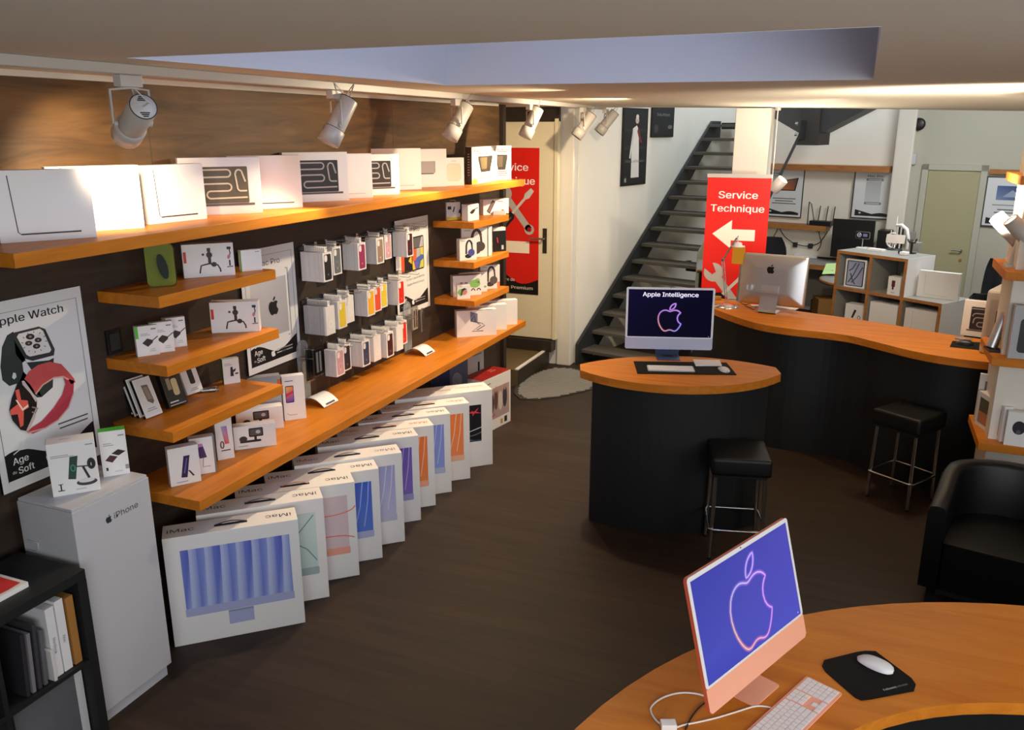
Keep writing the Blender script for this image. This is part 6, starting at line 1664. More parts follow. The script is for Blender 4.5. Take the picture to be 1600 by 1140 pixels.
# small things beside the lamp
def lump(name, label, px, py, z, sx, sy, sz, mt, cat, ang=0, bev=.006):
    p = at(px, py, z=z); m = MB(); m.box(-sx / 2, -sy / 2, .0008, sx / 2, sy / 2, sz, mt)
    return tag(m.build(name, None, (p.x, p.y, z), ang, bev), label, cat)
p = at(1160, 471, z=IT); mouse('pale mouse lying between the desk lamp and the silver computer', (p.x, p.y), IT, rad(70), .06, .1, .03)
lump('card_reader', 'small pinkish box at the left end of the curved counter', 1121, 468, IT, .06, .05, .03, 'kraft', 'device')
lump('keyboard', 'white keyboard edge showing behind the silver computer', 1222, 480.5, IT, .25, .1, .012, 'paper', 'keyboard', rad(-14), .003)
lump('paper_pad', 'small white paper pad lying beside the silver computer stand', 1181, 478, IT, .08, .06, .008, 'paper', 'paper', .3, .002)
def counter_cable(label, pix):
    P = [at(x, y, z=IT) for x, y in pix]; c = P[0]; S2 = smooth_line([(p.x - c.x, p.y - c.y, .0035) for p in P], 5)
    m = MB(); m.tube(S2, .0028, 'black_plastic', 6); tag(m.build('cable', None, (c.x, c.y, IT)), label, 'cable')
counter_cable('black cable curling behind the desk lamp base', [(1138, 468), (1150, 469), (1163, 476), (1172, 474), (1180, 470)])
counter_cable('black cable running toward the silver computer stand', [(1164, 478), (1172, 481), (1178, 484), (1181, 480)])
# mouse mat and mouse at the right end
q = [at(x, y, z=IT) for x, y in ((1488, 533), (1560, 537), (1560, 550), (1484, 542))]; c = sum(q, Vector()) / 4
m = MB(); m.prism([(p.x - c.x, p.y - c.y) for p in q[::-1]], .0006, .004, 'mouse_mat'); tag(m.build('mouse_pad', None, (c.x, c.y, IT)), 'black mouse pad at the right end of the curved counter', 'mat')
p = at(1507, 538.5, z=IT); mouse('black mouse on the mouse pad of the curved counter', (p.x, p.y), IT + .0042, rad(75), .065, .11, .034, 'black_plastic', 'dark_metal')

# ================================================================== SHELF PILLAR AT THE RIGHT EDGE
PY = 5.2
PIL = []
def pcorner(px, py): return at(px, py, y=PY)
cD, cC, cB = pcorner(1532, 691), pcorner(1549.5, 558), pcorner(1570, 424)
xl = (cD.x + cC.x + cB.x) / 3
ZD, ZC2, ZB2 = cD.z, cC.z, cB.z
ZA2 = at(1560, 268, y=PY + .5).z
m = MB(); m.box(xl + .055, PY + .09, 0, xl + .75, PY + .46, soff(xl + .4) + .0, 'wall_white'); struct(m.build('column_shelves', bevel=.004))
for z, lab in ((ZD, 'lowest cherry pillar shelf, with the teal-edged carton'), (ZC2, 'cherry pillar shelf with the grey tablet carton, second from below'), (ZB2, 'cherry pillar shelf with the twin tube lamp, third from below'), (ZA2, 'topmost cherry pillar shelf, cut off by the right picture edge')):
    x0, y0, x1, y1 = xl, PY, xl + .8, PY + .53
    m = MB()
    for a_, b_, c_, d_ in ((x0, y0, x0 + .054, y1), (x0 + .0545, y0, x1, y0 + .0895), (x0 + .0545, y0 + .461, x1, y1)):
        m.box(a_ - x0, b_ - y0, -.048, c_ - x0, d_ - y0, 0, 'cherry_x')
    tag(m.build('pillar_shelf', None, (x0, y0, z)), lab, 'shelf')
def on_shelf(px, py, z): return at(px, py, z=z)
# lowest shelf
p = on_shelf(1524, 645, ZD)
def a_teal(m, M, w, h): bar(m, M, w * .2, h * .48, w * .92, h * .86, (120, 112, 122), 1); bar(m, M, w * .2, h * .22, w * .4, h * .38, (120, 40, 36), 1)
carton('phone_carton', 'teal-edged white carton with grey screen picture on lowest pillar shelf', 'box', (xl + .012, PY + .41, ZD), rad(-8), .16, .30, .03, 'paper', None, a_teal, lambda m, M, w, h: bar(m, M, 0, 0, w, h, (70, 170, 156), 1))
def a_win(m, M, w, h): bar(m, M, w * .1, h * .12, w * .9, h * .86, (92, 88, 66), 1); ink(m, M, [(w * .1, h * .12), (w * .9, h * .12), (w * .9, h * .5), (w * .1, h * .46)], (190, 132, 88), 2)
carton('frame_carton', 'white window carton standing edge-on along the lowest pillar shelf', 'box', (xl + .012, PY + .36, ZD), rad(-72), .32, .21, .05, 'paper', None, a_win)
def a_oval(m, M, w, h): ink(m, M, ell(w * .5, h * .55, w * .26, h * .2, 22), (34, 30, 34), 1); ink(m, M, ell(w * .5, h * .42, w * .1, h * .07, 14), (84, 80, 84), 2)
carton('mouse_carton', 'white carton with black oval mouse picture on lowest pillar shelf', 'box', (xl + .125, PY + .012, ZD), rad(-4), .125, .20, .045, 'paper', None, a_oval)
carton('mouse_carton', 'white carton cut by the right picture edge on lowest pillar shelf', 'box', (xl + .262, PY + .008, ZD), rad(-4), .125, .21, .05, 'paper', None, lambda m, M, w, h: bar(m, M, 0, 0, w * .06, h, (46, 42, 44), 1))
# second shelf
def a_tab2(m, M, w, h): ink(m, M, rrect(w * .14, h * .12, w * .96, h * .76, .02, 4), (40, 40, 44), 1); lines(m, M, w * .3, h * .9, w * .3, 1, .01, (120, 120, 124), .008, 1)
carton('tablet_carton', 'large grey carton with black rounded tablet on second pillar shelf', 'box', (xl + .075, PY + .012, ZC2), rad(3), .26, .30, .05, 'paper_gray', None, a_tab2)
T_ = thing('silver_speaker', 'tilted bronze and silver tube gadget on the second pillar shelf', 'gadget', (xl + .02, PY + .18, ZC2), rad(10))
m = MB(); m.cyl((.0, 0.02, .012), (.055, .05, .21), .03, 'aluminium', n=18); m.build('tube', T_)
m = MB(); m.cyl((.035, -.035, .02), (.075, .0, .18), .02, 'brass', n=16); m.build('tube', T_)
m = MB(); m.box(-.03, -.06, 0, .05, .06, .012, 'black_plastic'); m.build('foot', T_)
m = MB(); m.box(.035, -.005, .11, .06, .03, .2, 'print', (226, 130, 110)); m.build('label_card', T_)
# third shelf: twin tube uplight and a tall pale carton
tl = at(1576, 415, y=PY + .2)
UL = thing('twin_uplight', 'white twin tube lamp aimed at the ceiling on the third pillar shelf', 'lamp', (xl + .05, PY + .2, ZB2), 0)
m = MB(); m.box(-.035, -.05, 0, .045, .05, .015, 'white_metal'); m.cyl((.0, 0, .0155), (.03, 0, .2), .02, 'white_metal', n=14); m.build('post', UL)
ax = Vector((-.58, -.1, .58)).normalized()
for o, dy in ((.03, -.07), (-.02, .07)):
    m = MB(); s0 = Vector((.055 + o, dy, .13)); e = s0 + ax * .2
    m.lathe([(.0, 0), (.04, 0), (.044, .006), (.044, .2), (.039, .2), (.038, .185), (0, .185)], 'white_metal', 26, s0, ax); m.build('tube', UL)
    m = MB(); m.lathe([(0, .0), (.037, .0)], 'bulb', 22, s0 + ax * .188, ax); m.build('bulb', UL)
spot_light('uplight_beam', Vector((xl + .05, PY + .2, ZB2)) + Vector((.065, 0, .10)) + ax * .215, (xl - .1, PY + 1.0, CEIL + .1), 300, (1, .87, .68), 165, .9, .05)
def a_foot(m, M, w, h): bar(m, M, w * .3, h * .08, w, h * .13, (36, 34, 36), 1); bar(m, M, w * .5, h * .13, w * .6, h * .4, (70, 68, 72), 1)
carton('speaker_carton', 'tall pale grey carton beside the twin tube lamp on the pillar', 'box', (xl + .105, PY + .015, ZB2), rad(4), .24, .36, .08, 'paper', None, a_foot)
# topmost shelf: leaning white carton
o = carton('laptop_carton', 'white carton leaning on the topmost pillar shelf at the right edge', 'box', (xl + .015, PY + .045, ZA2), rad(-6), .30, .24, .03, 'paper', None, lambda m, M, w, h: bar(m, M, w * .3, h * .58, w * .8, h * .6, (150, 146, 142), 1))

# ================================================================== WORKROOM BEHIND THE COUNTER
def onwall(px, py, off): return bw(px, py, off)
WA = math.atan2(BD.y, BD.x)
def wall_thing_box(name, label, cat, tl, br, off, th, mt, art=None, group=None, bevel=0):
    """flat thing hung on the back wall, spanning two pixels"""
    a, b = bw(tl[0], tl[1], off), bw(br[0], br[1], off); w = (b - a).dot(BD); h = a.z - b.z
    c = a + BD * (w / 2)
    m = MB(); m.box(-w / 2, -th, 0, w / 2, 0, h, mt)
    if art: art(m, Matrix(((1, 0, 0, -w / 2), (0, 0, -1, -th), (0, 1, 0, 0), (0, 0, 0, 1))), w, h)
    return tag(m.build(name, None, (c.x, c.y, b.z), WA, bevel), label, cat, group)
def shelf_on_wall(name, label, l, r, depth, th, mt='shelf_oak'):
    a, b = bw(*l, .002), bw(*r, .002); w = (b - a).dot(BD); m = MB(); m.box(0, -depth, -th, w, 0, 0, mt)
    return tag(m.build(name, None, (a.x, a.y, (a.z + b.z) / 2), WA, .003), label, 'shelf')
SHF = shelf_on_wall('wall_shelf', 'long empty oak shelf high on the workroom wall', (1150, 252), (1396, 261), .22, .075)
SH2 = shelf_on_wall('wall_shelf', 'short oak shelf carrying the black router on the workroom wall', (1185, 346), (1298, 350), .2, .07)
def bp_frame(m, M, w, h):
    bar(m, M, 0, 0, w, h, (60, 62, 64), 1); bar(m, M, w * .03, h * .025, w * .97, h * .975, (214, 216, 218), 2)
    n = 16; x0, x1, y0 = w * .1, w * .92, h * .06
    tp = [(x0 + (x1 - x0) * i / n, y0 + h * (.13 - .085 * min(1, i / n / .5) + .03 * max(0, math.sin((i / n - .5) * 2 * PI)) * (i > n / 2))) for i in range(n + 1)]
    for a_, b_ in zip(tp, tp[1:]): ink(m, M, [(a_[0], y0), (b_[0], y0), b_, a_], (34, 34, 36), 3)
    ink(m, M, ell(w * .22, h * .12, w * .03, h * .02, 8), (200, 200, 200), 4)
def art_macpro2(m, M, w, h):
    bp_frame(m, M, w, h); text(m, M, 'Mac Pro', w * .5, h * .86, .055, (60, 60, 62), 4, 'C', True, width=w * .36)
    for y in (.78, .3): ink(m, M, rrect(w * .3, h * y, w * .7, h * (y + .05), .01), (120, 122, 124), 4); ink(m, M, rrect(w * .34, h * (y + .012), w * .66, h * (y + .038), .006), (190, 192, 194), 5)
    ink(m, M, [(w * .3, h * .34), (w * .66, h * .34), (w * .66, h * .77), (w * .3, h * .77)], [(196, 198, 200), (196, 198, 200), (168, 170, 172), (172, 174, 176)], 4)
def art_book(m, M, w, h):
    bp_frame(m, M, w, h); ink(m, M, [(w * .42, h * .55), (w * .8, h * .55), (w * .86, h * .82), (w * .5, h * .76)], (40, 34, 34), 4)
    ink(m, M, [(w * .45, h * .57), (w * .77, h * .57), (w * .83, h * .8), (w * .52, h * .745)], [(190, 110, 70), (150, 84, 56), (90, 70, 70), (170, 110, 80)], 5)
    for k in range(3): lines(m, M, w * .54, h * (.38 - .05 * k), w * .6, 1, .01, (90, 90, 92), h * .018, 4, seed=k)
def art_wide(m, M, w, h):
    bp_frame(m, M, w, h); ink(m, M, [(w * .26, h * .54), (w * .9, h * .54), (w * .9, h * .82), (w * .26, h * .82)], [(120, 140, 176), (60, 80, 130), (40, 54, 96), (74, 96, 150)], 4)
    ink(m, M, [(w * .4, h * .6), (w * .6, h * .74), (w * .86, h * .6)], (150, 164, 190), 5)
    bar(m, M, w * .2, h * .43, w * .95, h * .45, (140, 142, 144), 4); lines(m, M, w * .55, h * .34, w * .6, 2, h * .06, (90, 90, 92), h * .02, 4)
wall_thing_box('laptop_poster', 'white poster of a laptop partly hidden behind the red banner', 'poster', (1196, 262), (1252, 341), .03, .012, 'paper', art_book)
wall_thing_box('tower_poster', 'white poster of a grey computer tower on the workroom wall', 'poster', (1336.5, 265), (1394, 344), .03, .012, 'paper', art_macpro2)
a_, b_ = bw(1543, 274, .13), bw(1600, 357, .13)
wall_thing_box('screen_poster', 'white poster with blue screen picture right of the workroom door', 'poster', (1543, 275), (1602, 357), .115, .012, 'paper', art_wide)
wall_thing_box('wall_board', 'short oak board above the blue screen poster by the workroom door', 'board', (1547, 264), (1606, 273), .13, .02, 'shelf_oak')
p = bw(1436, 194, .105); m = MB(); m.lathe([(.075, 0), (.075, .05), (.06, .06), (0, .06)], 'black_plastic', 24, (0, 0, 0), BN); tag(m.build('wall_speaker', None, (p.x, p.y, p.z)), 'round black speaker high on the workroom wall above the door', 'speaker')
wall_thing_box('motion_sensor', 'small white motion sensor box on the wall left of the workroom door', 'sensor', (1422, 240), (1431, 257), .105, .05, 'white_lacquer', None, None, .006)
wall_thing_box('socket_box', 'grey cable duct box low beside the workroom pilaster', 'box', (1411, 361), (1430, 374), .2, .04, 'gray_table', None, None, .004)
# router on the short shelf
zr = SH2.location.z
p = on_plane(1285, 345, B0 + BN * .1, BN)
RT_ = thing('router', 'black router with upright antennas on the short workroom shelf', 'router', (p.x, p.y, zr), WA)
m = MB(); m.box(-.15, -.07, .001, .13, .07, .06, 'black_plastic'); m.build('body', RT_, bevel=.006)
for x in (-.07, .03, .12):
    m = MB(); m.tube([(x, .05, .061), (x + .012, .055, .25)], .007, 'black_plastic', 6); m.build('antenna', RT_)
p = on_plane(1262, 343, B0 + BN * .1, BN); m = MB(); m.tube([(0, 0, .002), (.0, 0, .3), (.03, 0, .27), (.09, 0, .02)], .006, 'black_plastic', 6); tag(m.build('cable_loop', None, (p.x, p.y, zr)), 'black cable loop standing beside the router on the workroom shelf', 'cable')
# desk along the wall
a_, b_ = bw(1120, 413, .62), bw(1420, 425, .62)
zd = .745
q0 = on_plane(1245, 411, B0 + BN * .62, BN)
zd = q0.z
DK = thing('work_desk', 'grey topped work desk with oak edge along the workroom wall', 'desk', (B0.x, B0.y, 0), WA)
m = MB(); m.box(-1.6, -.6, zd - .035, .42, -.012, zd, 'gray_table'); m.build('desk_top', DK)
m = MB(); m.box(-1.6, -.62, zd - .06, .42, -.6005, zd + .001, 'shelf_oak'); m.build('front_edge', DK)
m = MB(); m.box(-1.6, -.03, .06, .42, -.012, zd - .036, 'gray_table'); m.build('back_panel', DK)
for x in (-1.55, -.75, .36):
    m = MB(); m.box(x - .02, -.55, 0, x + .02, -.032, zd - .036, 'gray_table'); m.build('leg', DK)
def on_desk(px, py): return at(px, py, z=zd)
# black monitor on the desk, seen from the front
a_ = on_plane(1297, 400, B0 + BN * .3, BN); b_ = on_plane(1368.5, 345, B0 + BN * .3, BN)
mw = (b_ - a_).dot(BD); mh = b_.z - a_.z; c = a_ + BD * (mw / 2)
MO = thing('monitor', 'large black monitor on the workroom desk below the tower poster', 'monitor', (c.x, c.y, zd), WA)
m = MB(); m.box(-mw / 2, -.015, a_.z - zd, mw / 2, .015, b_.z - zd, 'black_plastic'); m.build('panel', MO, bevel=.004)
m = MB(); m.cyl((0, .03, .006), (0, .03, a_.z - zd + .1), .025, 'black_plastic'); m.box(-.13, -.08, .0008, .13, .1, .006, 'black_plastic'); m.build('stand', MO)
p = on_desk(1374, 396); sp = at(1375, 390, y=c.y - .1)
m = MB(); m.box(-.075, -.09, .001, .075, .09, max(.2, sp.z - zd + .25), 'black_plastic'); tag(m.build('speaker', None, (c.x + mw / 2 + .12, c.y - .08, zd), WA, .01), 'black desk speaker standing right of the large monitor', 'speaker')
def desk_item(name, label, px, py, sx, sy, sz, mt, cat):
    p = on_desk(px, py); m = MB(); m.box(-sx / 2, -sy / 2, .0008, sx / 2, sy / 2, sz, mt); return tag(m.build(name, None, (p.x, p.y, zd), WA, .003), label, cat)
desk_item('white_box', 'small white box on the workroom desk beside the banner', 1222, 397, .11, .08, .05, 'paper', 'box')
desk_item('paper_stack', 'stack of white papers on the workroom desk', 1262, 401, .3, .22, .035, 'paper', 'papers')
desk_item('paper_tray', 'pale grey paper tray behind the white papers on the workroom desk', 1250, 393, .34, .14, .06, 'gray_table', 'tray')
desk_item('white_charger', 'white charger block on the workroom desk near the wall sockets', 1266, 394, .05, .05, .1, 'paper', 'charger')
desk_item('black_keyboard', 'black keyboard on the workroom desk in front of the monitor', 1296, 404, .3, .13, .022, 'black_plastic', 'keyboard')
desk_item('black_dock', 'black dock with tangled cables on the workroom desk', 1281, 394, .2, .12, .05, 'black_plastic', 'dock')
# sockets and cables on the wall below the short shelf
for i, (x, y) in enumerate(((1216, 353), (1243, 382), (1267, 384), (1279, 358))):
    wall_thing_box('wall_socket', ['dark wall plug high beside the banner in the workroom', 'grey wall socket above the white papers in the workroom', 'grey wall socket beside the white charger in the workroom', 'black plug right under the short workroom shelf'][i], 'socket', (x - 3, y - 4), (x + 3, y + 4), .003, .03, 'dark_metal', None, None, .004)
def wall_cable(label, pix):
    P = [bw(x, y, .03) for x, y in pix]; c = P[0]; S2 = smooth_line([tuple(p - c) for p in P], 5)
    m = MB(); m.tube(S2, .006, 'black_plastic', 5); tag(m.build('cable', None, tuple(c)), label, 'cable')
wall_cable('thin black cable drooping left from the high wall plug', [(1216, 355), (1211, 366), (1205, 374), (1201, 378)])
wall_cable('thin black cable running from the high plug to the grey socket', [(1217, 355), (1225, 368), (1234, 376), (1243, 381), (1256, 384), (1266, 384)])
wall_cable('thin black cable falling from the shelf plug to the desk', [(1279, 360), (1281, 370), (1283, 378), (1281, 386), (1277, 392)])
wall_cable('short black cable curving from the shelf plug along the wall', [(1293, 362), (1286, 372), (1280, 379), (1268, 384)])
# office chairs
def office_chair(label, c, ang, zseat=.46, back_h=.5, bwid=.4):
    T_ = thing('office_chair', label, 'chair', (c[0], c[1], 0), ang, 'black office chairs in the workroom')
    m = MB(); rows = []
    for i in range(9):
        v = i / 8; z = zseat + .12 + back_h * v; half = bwid / 2 * (1 - max(0, v - .6) ** 2 * 2.2) * (.86 + .14 * min(1, v * 3))
        rows.append([(half * (-1 + 2 * k / 8), .2 + .03 * v - .045 * (1 - (-1 + 2 * k / 8) ** 2) * -1, z) for k in range(9)])
    m.grid(rows, 'gray_fabric'); m.grid([[(x, y + .04, z) for x, y, z in r][::-1] for r in rows], 'gray_fabric')
    edge = rows[0] + [r[-1] for r in rows] + rows[-1][::-1] + [r[0] for r in rows][::-1]
    m.grid([edge, [(x, y + .04, z) for x, y, z in edge]], 'gray_fabric'); m.build('backrest', T_)
    m = MB(); m.prism(rrect(-.22, -.23, .22, .2, .09, 5), zseat - .04, zseat + .035, 'gray_fabric'); m.build('seat', T_, bevel=.015)
    m = MB(); m.tube([(0, .1, zseat - .05), (0, .26, zseat - .03), (0, .29, zseat + .15), (0, .285, zseat + .3)], .018, 'black_plastic', 8); m.build('back_bracket', T_)
    m = MB(); m.cyl((0, 0, .085), (0, 0, zseat - .041), .027, 'black_plastic'); m.build('column', T_)
    for k in range(5):
        a = rad(72 * k + 10); m = MB(); e = (math.cos(a) * .27, math.sin(a) * .27)
        m.tube([(0, 0, .09), (e[0], e[1], .066)], .017, 'black_plastic', 6); m.cyl((e[0], e[1] - .012, .028), (e[0], e[1] + .012, .028), .028, 'black_plastic', n=14); m.cyl((e[0], e[1], .03), (e[0], e[1], .066), .008, 'black_plastic', n=8); m.build('leg', T_)
    return T_
p = at(1210, 392, y=10.9); office_chair('black office chair half hidden behind the red banner', (p.x - .04, 10.9), rad(8))
p = at(1485, 412, y=10.3); office_chair('black office chair seen edge-on before the workroom door', (p.x + .2, 10.3), rad(-78), .46, .46, .4)
p = at(1532, 465, y=9.4); office_chair('black office chair behind the white tower case', (p.x - .1, 9.45), rad(-150), .44, .3, .38)
# round table with things on it, left of the cube shelf
p = at(1282, 433, y=10.35); rtz = p.z
RTB = thing('round_table', 'round grey table with oak rim behind the curved counter', 'table', (p.x + .44, 10.35, 0))
m = MB(); m.lathe([(0, rtz - .04), (.42, rtz - .04), (.44, rtz - .03), (.44, rtz - .012), (.425, rtz), (0, rtz)], 'gray_table', 40); m.build('table_top', RTB)
m = MB(); m.lathe([(.4405, rtz - .04), (.452, rtz - .04), (.452, rtz - .004), (.4405, rtz - .004)], 'shelf_oak', 40); m.build('rim', RTB)
m = MB(); m.cyl((0, 0, .03), (0, 0, rtz - .0405), .05, 'dark_metal'); m.lathe([(.26, 0), (.26, .02), (.05, .03), (0, .03)], 'dark_metal', 28); m.build('pedestal', RTB)
p2 = at(1300, 430, z=rtz); m = MB(); m.add([(-.09, -.1, .02), (.08, -.06, .03), (.1, .12, .13), (-.06, .1, .12)], [[0, 1, 2, 3]], 'print', (190, 222, 150)); m.add([(-.09, -.1, .019), (.08, -.06, .029), (.1, .12, .129), (-.06, .1, .119)], [[3, 2, 1, 0]], 'print', (160, 190, 130)); m.box(-.05, -.02, .0008, .03, .08, .06, 'black_plastic')
tag(m.build('green_folder', None, (p2.x - .02, p2.y + .02, rtz)), 'pale green folder propped up on the round table', 'folder')
p3 = at(1290, 494, z=.0); lump('floor_carton', 'dim olive carton on the floor under the round table', 1290, 492, 0.0, .3, .3, .24, 'kraft', 'box', .3, .004)
lump('floor_box', 'small dark green box on the floor left of the olive carton', 1275, 486, 0.0, .14, .14, .16, 'dark_metal', 'box', .2, .004)

# stepped cube shelf, front turned to the left
ZCU = 1.2
A = at(1308.6, 390.5, z=ZCU); Bc = at(1419, 405, z=ZCU); cv = Bc - A; cw = cv.length; ca = math.atan2(cv.y, cv.x); cdp = .47
CU = thing('cube_shelf', 'stepped cube shelf of grey panels with oak edges behind the counter', 'shelf', (A.x, A.y, 0), ca)
pitch = .37; t = .03; nrow = 3; colw = cw / 2
def oakpanel(x0, y0, z0, x1, y1, z1):
    m = MB(); m.box(x0, y0 + .004, z0, x1, y1, z1, 'gray_table'); m.box(x0, y0, z0, x1, y0 + .0036, z1, 'shelf_oak'); return m
xs3 = cw + (cw / 2)
for k, (x0, x1, z) in enumerate(((0, cw, ZCU), (0, xs3, ZCU - pitch), (0, xs3, ZCU - 2 * pitch), (0, xs3, t + .01))):
    oakpanel(x0, 0, z - t, x1, cdp, z).build('shelf_board', CU)
zt_ = [ZCU - t - .0005, ZCU - pitch - t - .0005, ZCU - 2 * pitch - t - .0005]; zb_ = [ZCU - pitch + .0005, ZCU - 2 * pitch + .0005, t + .0105]
for r in range(3):
    for k in range(3 if r == 0 else 4):
        x = [0, colw - t / 2, cw - t, xs3 - t][k]
        oakpanel(x, 0, zb_[r], x + t, cdp, zt_[r]).build('upright_panel', CU)
m = MB(); m.box(0, cdp + .0005, 0.0, cw, cdp + .006, ZCU, 'paper_gray'); m.box(cw + .0005, cdp + .0005, 0.0, xs3, cdp + .006, ZCU - pitch, 'paper_gray'); m.build('back_panel', CU)
m = MB(); m.box(cw + .0005, 0, ZCU - pitch + .0005, cw + .004, cdp, ZCU, 'paper'); m.box(xs3 + .0005, 0, 0, xs3 + .004, cdp, ZCU - pitch, 'paper'); m.build('side_face', CU)
CM = Matrix.Translation((A.x, A.y, 0)) @ Matrix.Rotation(ca, 4, 'Z')
def in_cube(x, y, z): return CM @ Vector((x, y, z))
def cube_carton(name, label, x, y, z, w, h, d, ang, **k):
    p = in_cube(x, y, z); return carton(name, label, 'box', p, ca + rad(ang), w, h, d, **k)
def a_ipad(m, M, w, h):
    ink(m, M, rrect(w * .08, h * .05, w * .92, h * .95, .012), (36, 36, 42), 1); x0, x1, y0, y1 = w * .13, w * .87, h * .08, h * .92
    ink(m, M, [(x0, y0), (x1, y0), (x1, y1), (x0, y1)], [(170, 172, 196), (150, 150, 180), (130, 140, 166), (150, 158, 180)], 2)
    for a_, b_ in (((.1, .1), (.7, .95)), ((.3, .1), (.95, .8)), ((.1, .6), (.5, .95)), ((.55, .05), (.2, .5))): stroke(m, M, [(x0 + (x1 - x0) * a_[0], y0 + (y1 - y0) * a_[1]), (x0 + (x1 - x0) * (a_[0] + b_[0]) / 2, y0 + (y1 - y0) * ((a_[1] + b_[1]) / 2 - .08)), (x0 + (x1 - x0) * b_[0], y0 + (y1 - y0) * b_[1])], .012, (62, 70, 92), 3)
cube_carton('tablet_carton', 'white tablet carton with grey looping picture in the top left cube', .08, .05, ZCU - pitch, .22, .29, .05, 8, front=a_ipad)
def a_watchb(m, M, w, h): ink(m, M, rrect(w * .3, h * .45, w * .58, h * .8, .006), (80, 30, 36), 1); bar(m, M, w * .36, h * .3, w * .5, h * .45, (40, 36, 38), 1); lines(m, M, w * .45, h * .12, w * .4, 1, .01, GRY, .006, 1)
cube_carton('phone_carton', 'small white carton with dark red picture in the top right cube', colw + .20, .02, ZCU - pitch, .13, .18, .1, 0, front=a_watchb)
p = in_cube(colw + .23, .2, ZCU - pitch); m = MB(); m.add([(-.06, 0, .01), (.1, .02, .01), (.08, .1, .27), (-.04, .08, .26)], [[0, 1, 2, 3], [3, 2, 1, 0]], 'print', (92, 120, 70)); tag(m.build('green_sleeve', None, tuple(p), ca), 'green plastic sleeve leaning in the top right cube', 'sleeve')
def a_hs(m, M, w, h): ink(m, M, [(w * .36, h * .3), (w * .46, h * .28), (w * .62, h * .7), (w * .5, h * .74)], (40, 38, 42), 1); stroke(m, M, ell(w * .78, h * .34, w * .07, h * .1, 12), .006, (60, 58, 62), 1, closed=True)
cube_carton('phone_carton', 'white carton with black handset picture in the lower left cube', .13, .05, ZCU - 2 * pitch, .2, .2, .12, 6, front=a_hs)
cube_carton('laptop_carton', 'large white carton filling the lower middle cube', colw + .03, .03, ZCU - 2 * pitch, colw - .09, .27, .2, 0)
cube_carton('laptop_carton', 'large white carton filling the lower cube on the right step', cw + .02, .03, ZCU - 2 * pitch, cw / 2 - .07, .27, .2, 0, front=lambda m, M, w, h: stroke(m, M, [(w * .25, h * .2), (w * .25, h * .95)], .004, LG, 1))
# white carton on the step
a_ = at(1444, 454, z=ZCU - pitch); b_ = at(1508, 461, z=ZCU - pitch)
carton('laptop_carton', 'white laptop carton standing on the step of the cube shelf', 'box', (in_cube(cw + .03, .17, ZCU - pitch)), ca + rad(14), .37, .255, .06, 'paper', None, lambda m, M, w, h: stroke(m, M, [(w * .17, h * .9), (w * .17, h * .12), (w * .74, h * .1)], .003, (190, 186, 182), 1))
# things on top of the cube shelf
def top_thing(name, label, cat, px, py, ang=0): 
    p = at(px, py, z=ZCU); return thing(name, label, cat, (p.x, p.y, ZCU), ca + rad(ang))
T_ = top_thing('phone_stand', 'small stand holding a phone with glowing dial on the cube shelf', 'phone stand', 1346, 388, 10)
m = MB(); m.prism(rrect(-.05, -.035, .05, .035, .015), .0006, .012, 'alu_white'); m.build('foot', T_)
m = MB(); m.cyl((0, .01, .012), (0, .01, .13), .006, 'chrome'); m.build('post', T_)
m = MB(); upright(m, rrect(-.075, .10, .075, .175, .014), -.006, .004, 'chrome'); m.build('phone', T_)
m = MB(); M = Matrix(((1, 0, 0, -.07), (0, 0, -1, -.0062), (0, 1, 0, .105), (0, 0, 0, 1))); ink(m, M, rrect(0, 0, .14, .065, .01), (30, 30, 34), 1, 'screen'); stroke(m, M, ell(.035, .034, .02, .02, 16), .004, (220, 220, 224), 2, 'screen', True); stroke(m, M, [(.025, .036), (.033, .028), (.05, .05)], .004, (240, 240, 240), 3, 'screen'); bar(m, M, .075, .02, .12, .05, (110, 104, 140), 2, 'screen'); m.build('screen', T_)
def flat_top(name, label, cat, px, py, sx, sy, sz, mt, ang=0):
    p = at(px, py, z=ZCU); m = MB(); m.box(-sx / 2, -sy / 2, .0008, sx / 2, sy / 2, sz, mt); return tag(m.build(name, None, (p.x, p.y, ZCU), ca + rad(ang), .004), label, cat)
flat_top('white_tray', 'long flat white box lying on top of the cube shelf', 'box', 1369, 392, .16, .08, .025, 'paper', 4)
T_ = top_thing('tablet_stand', 'grey tablet on a round black stand on top of the cube shelf', 'stand', 1397, 390, 20)
m = MB(); m.lathe([(.075, .0006), (.075, .01), (.02, .016), (0, .016)], 'black_plastic', 24); m.build('foot', T_)
m = MB(); m.cyl((0, 0, .016), (0, .015, .07), .012, 'chrome'); m.build('post', T_)
m = MB(); m.T = Matrix.Translation((.0, .01, .11)) @ Matrix.Rotation(rad(-12), 4, 'X'); upright(m, rrect(-.09, -.045, .09, .045, .006), -.005, .003, 'aluminium'); m.build('tablet', T_)
T_ = top_thing('white_lamp', 'curved white lamp on black legs at the back of the cube shelf', 'lamp', 1403, 388, 0)
m = MB(); m.cyl((-.02, .02, .001), (-.02, .02, .22), .009, 'black_plastic'); m.cyl((.02, .02, .001), (.02, .02, .22), .009, 'black_plastic'); m.build('legs', T_)
m = MB(); m.tube([(-.06, .02, .235), (0, .02, .24), (.06, .02, .2), (.085, .02, .12), (.085, .02, .001)], [.012, .018, .02, .018, .014], 'paper', 10); m.build('arm', T_)
T_ = top_thing('headset', 'pale headset hoop leaning beside the grey tablet stand', 'headset', 1391, 388.5, 0)
m = MB(); m.tube([(.07 * math.cos(rad(a)), .03, .0845 + .075 * math.sin(rad(a))) for a in range(70, 300, 12)], .009, 'cable_white', 8); m.build('band', T_)
m = MB(); m.cyl((.02, .03, .02), (.045, .03, .02), .02, 'black_plastic', n=16); m.build('ear_cup', T_)
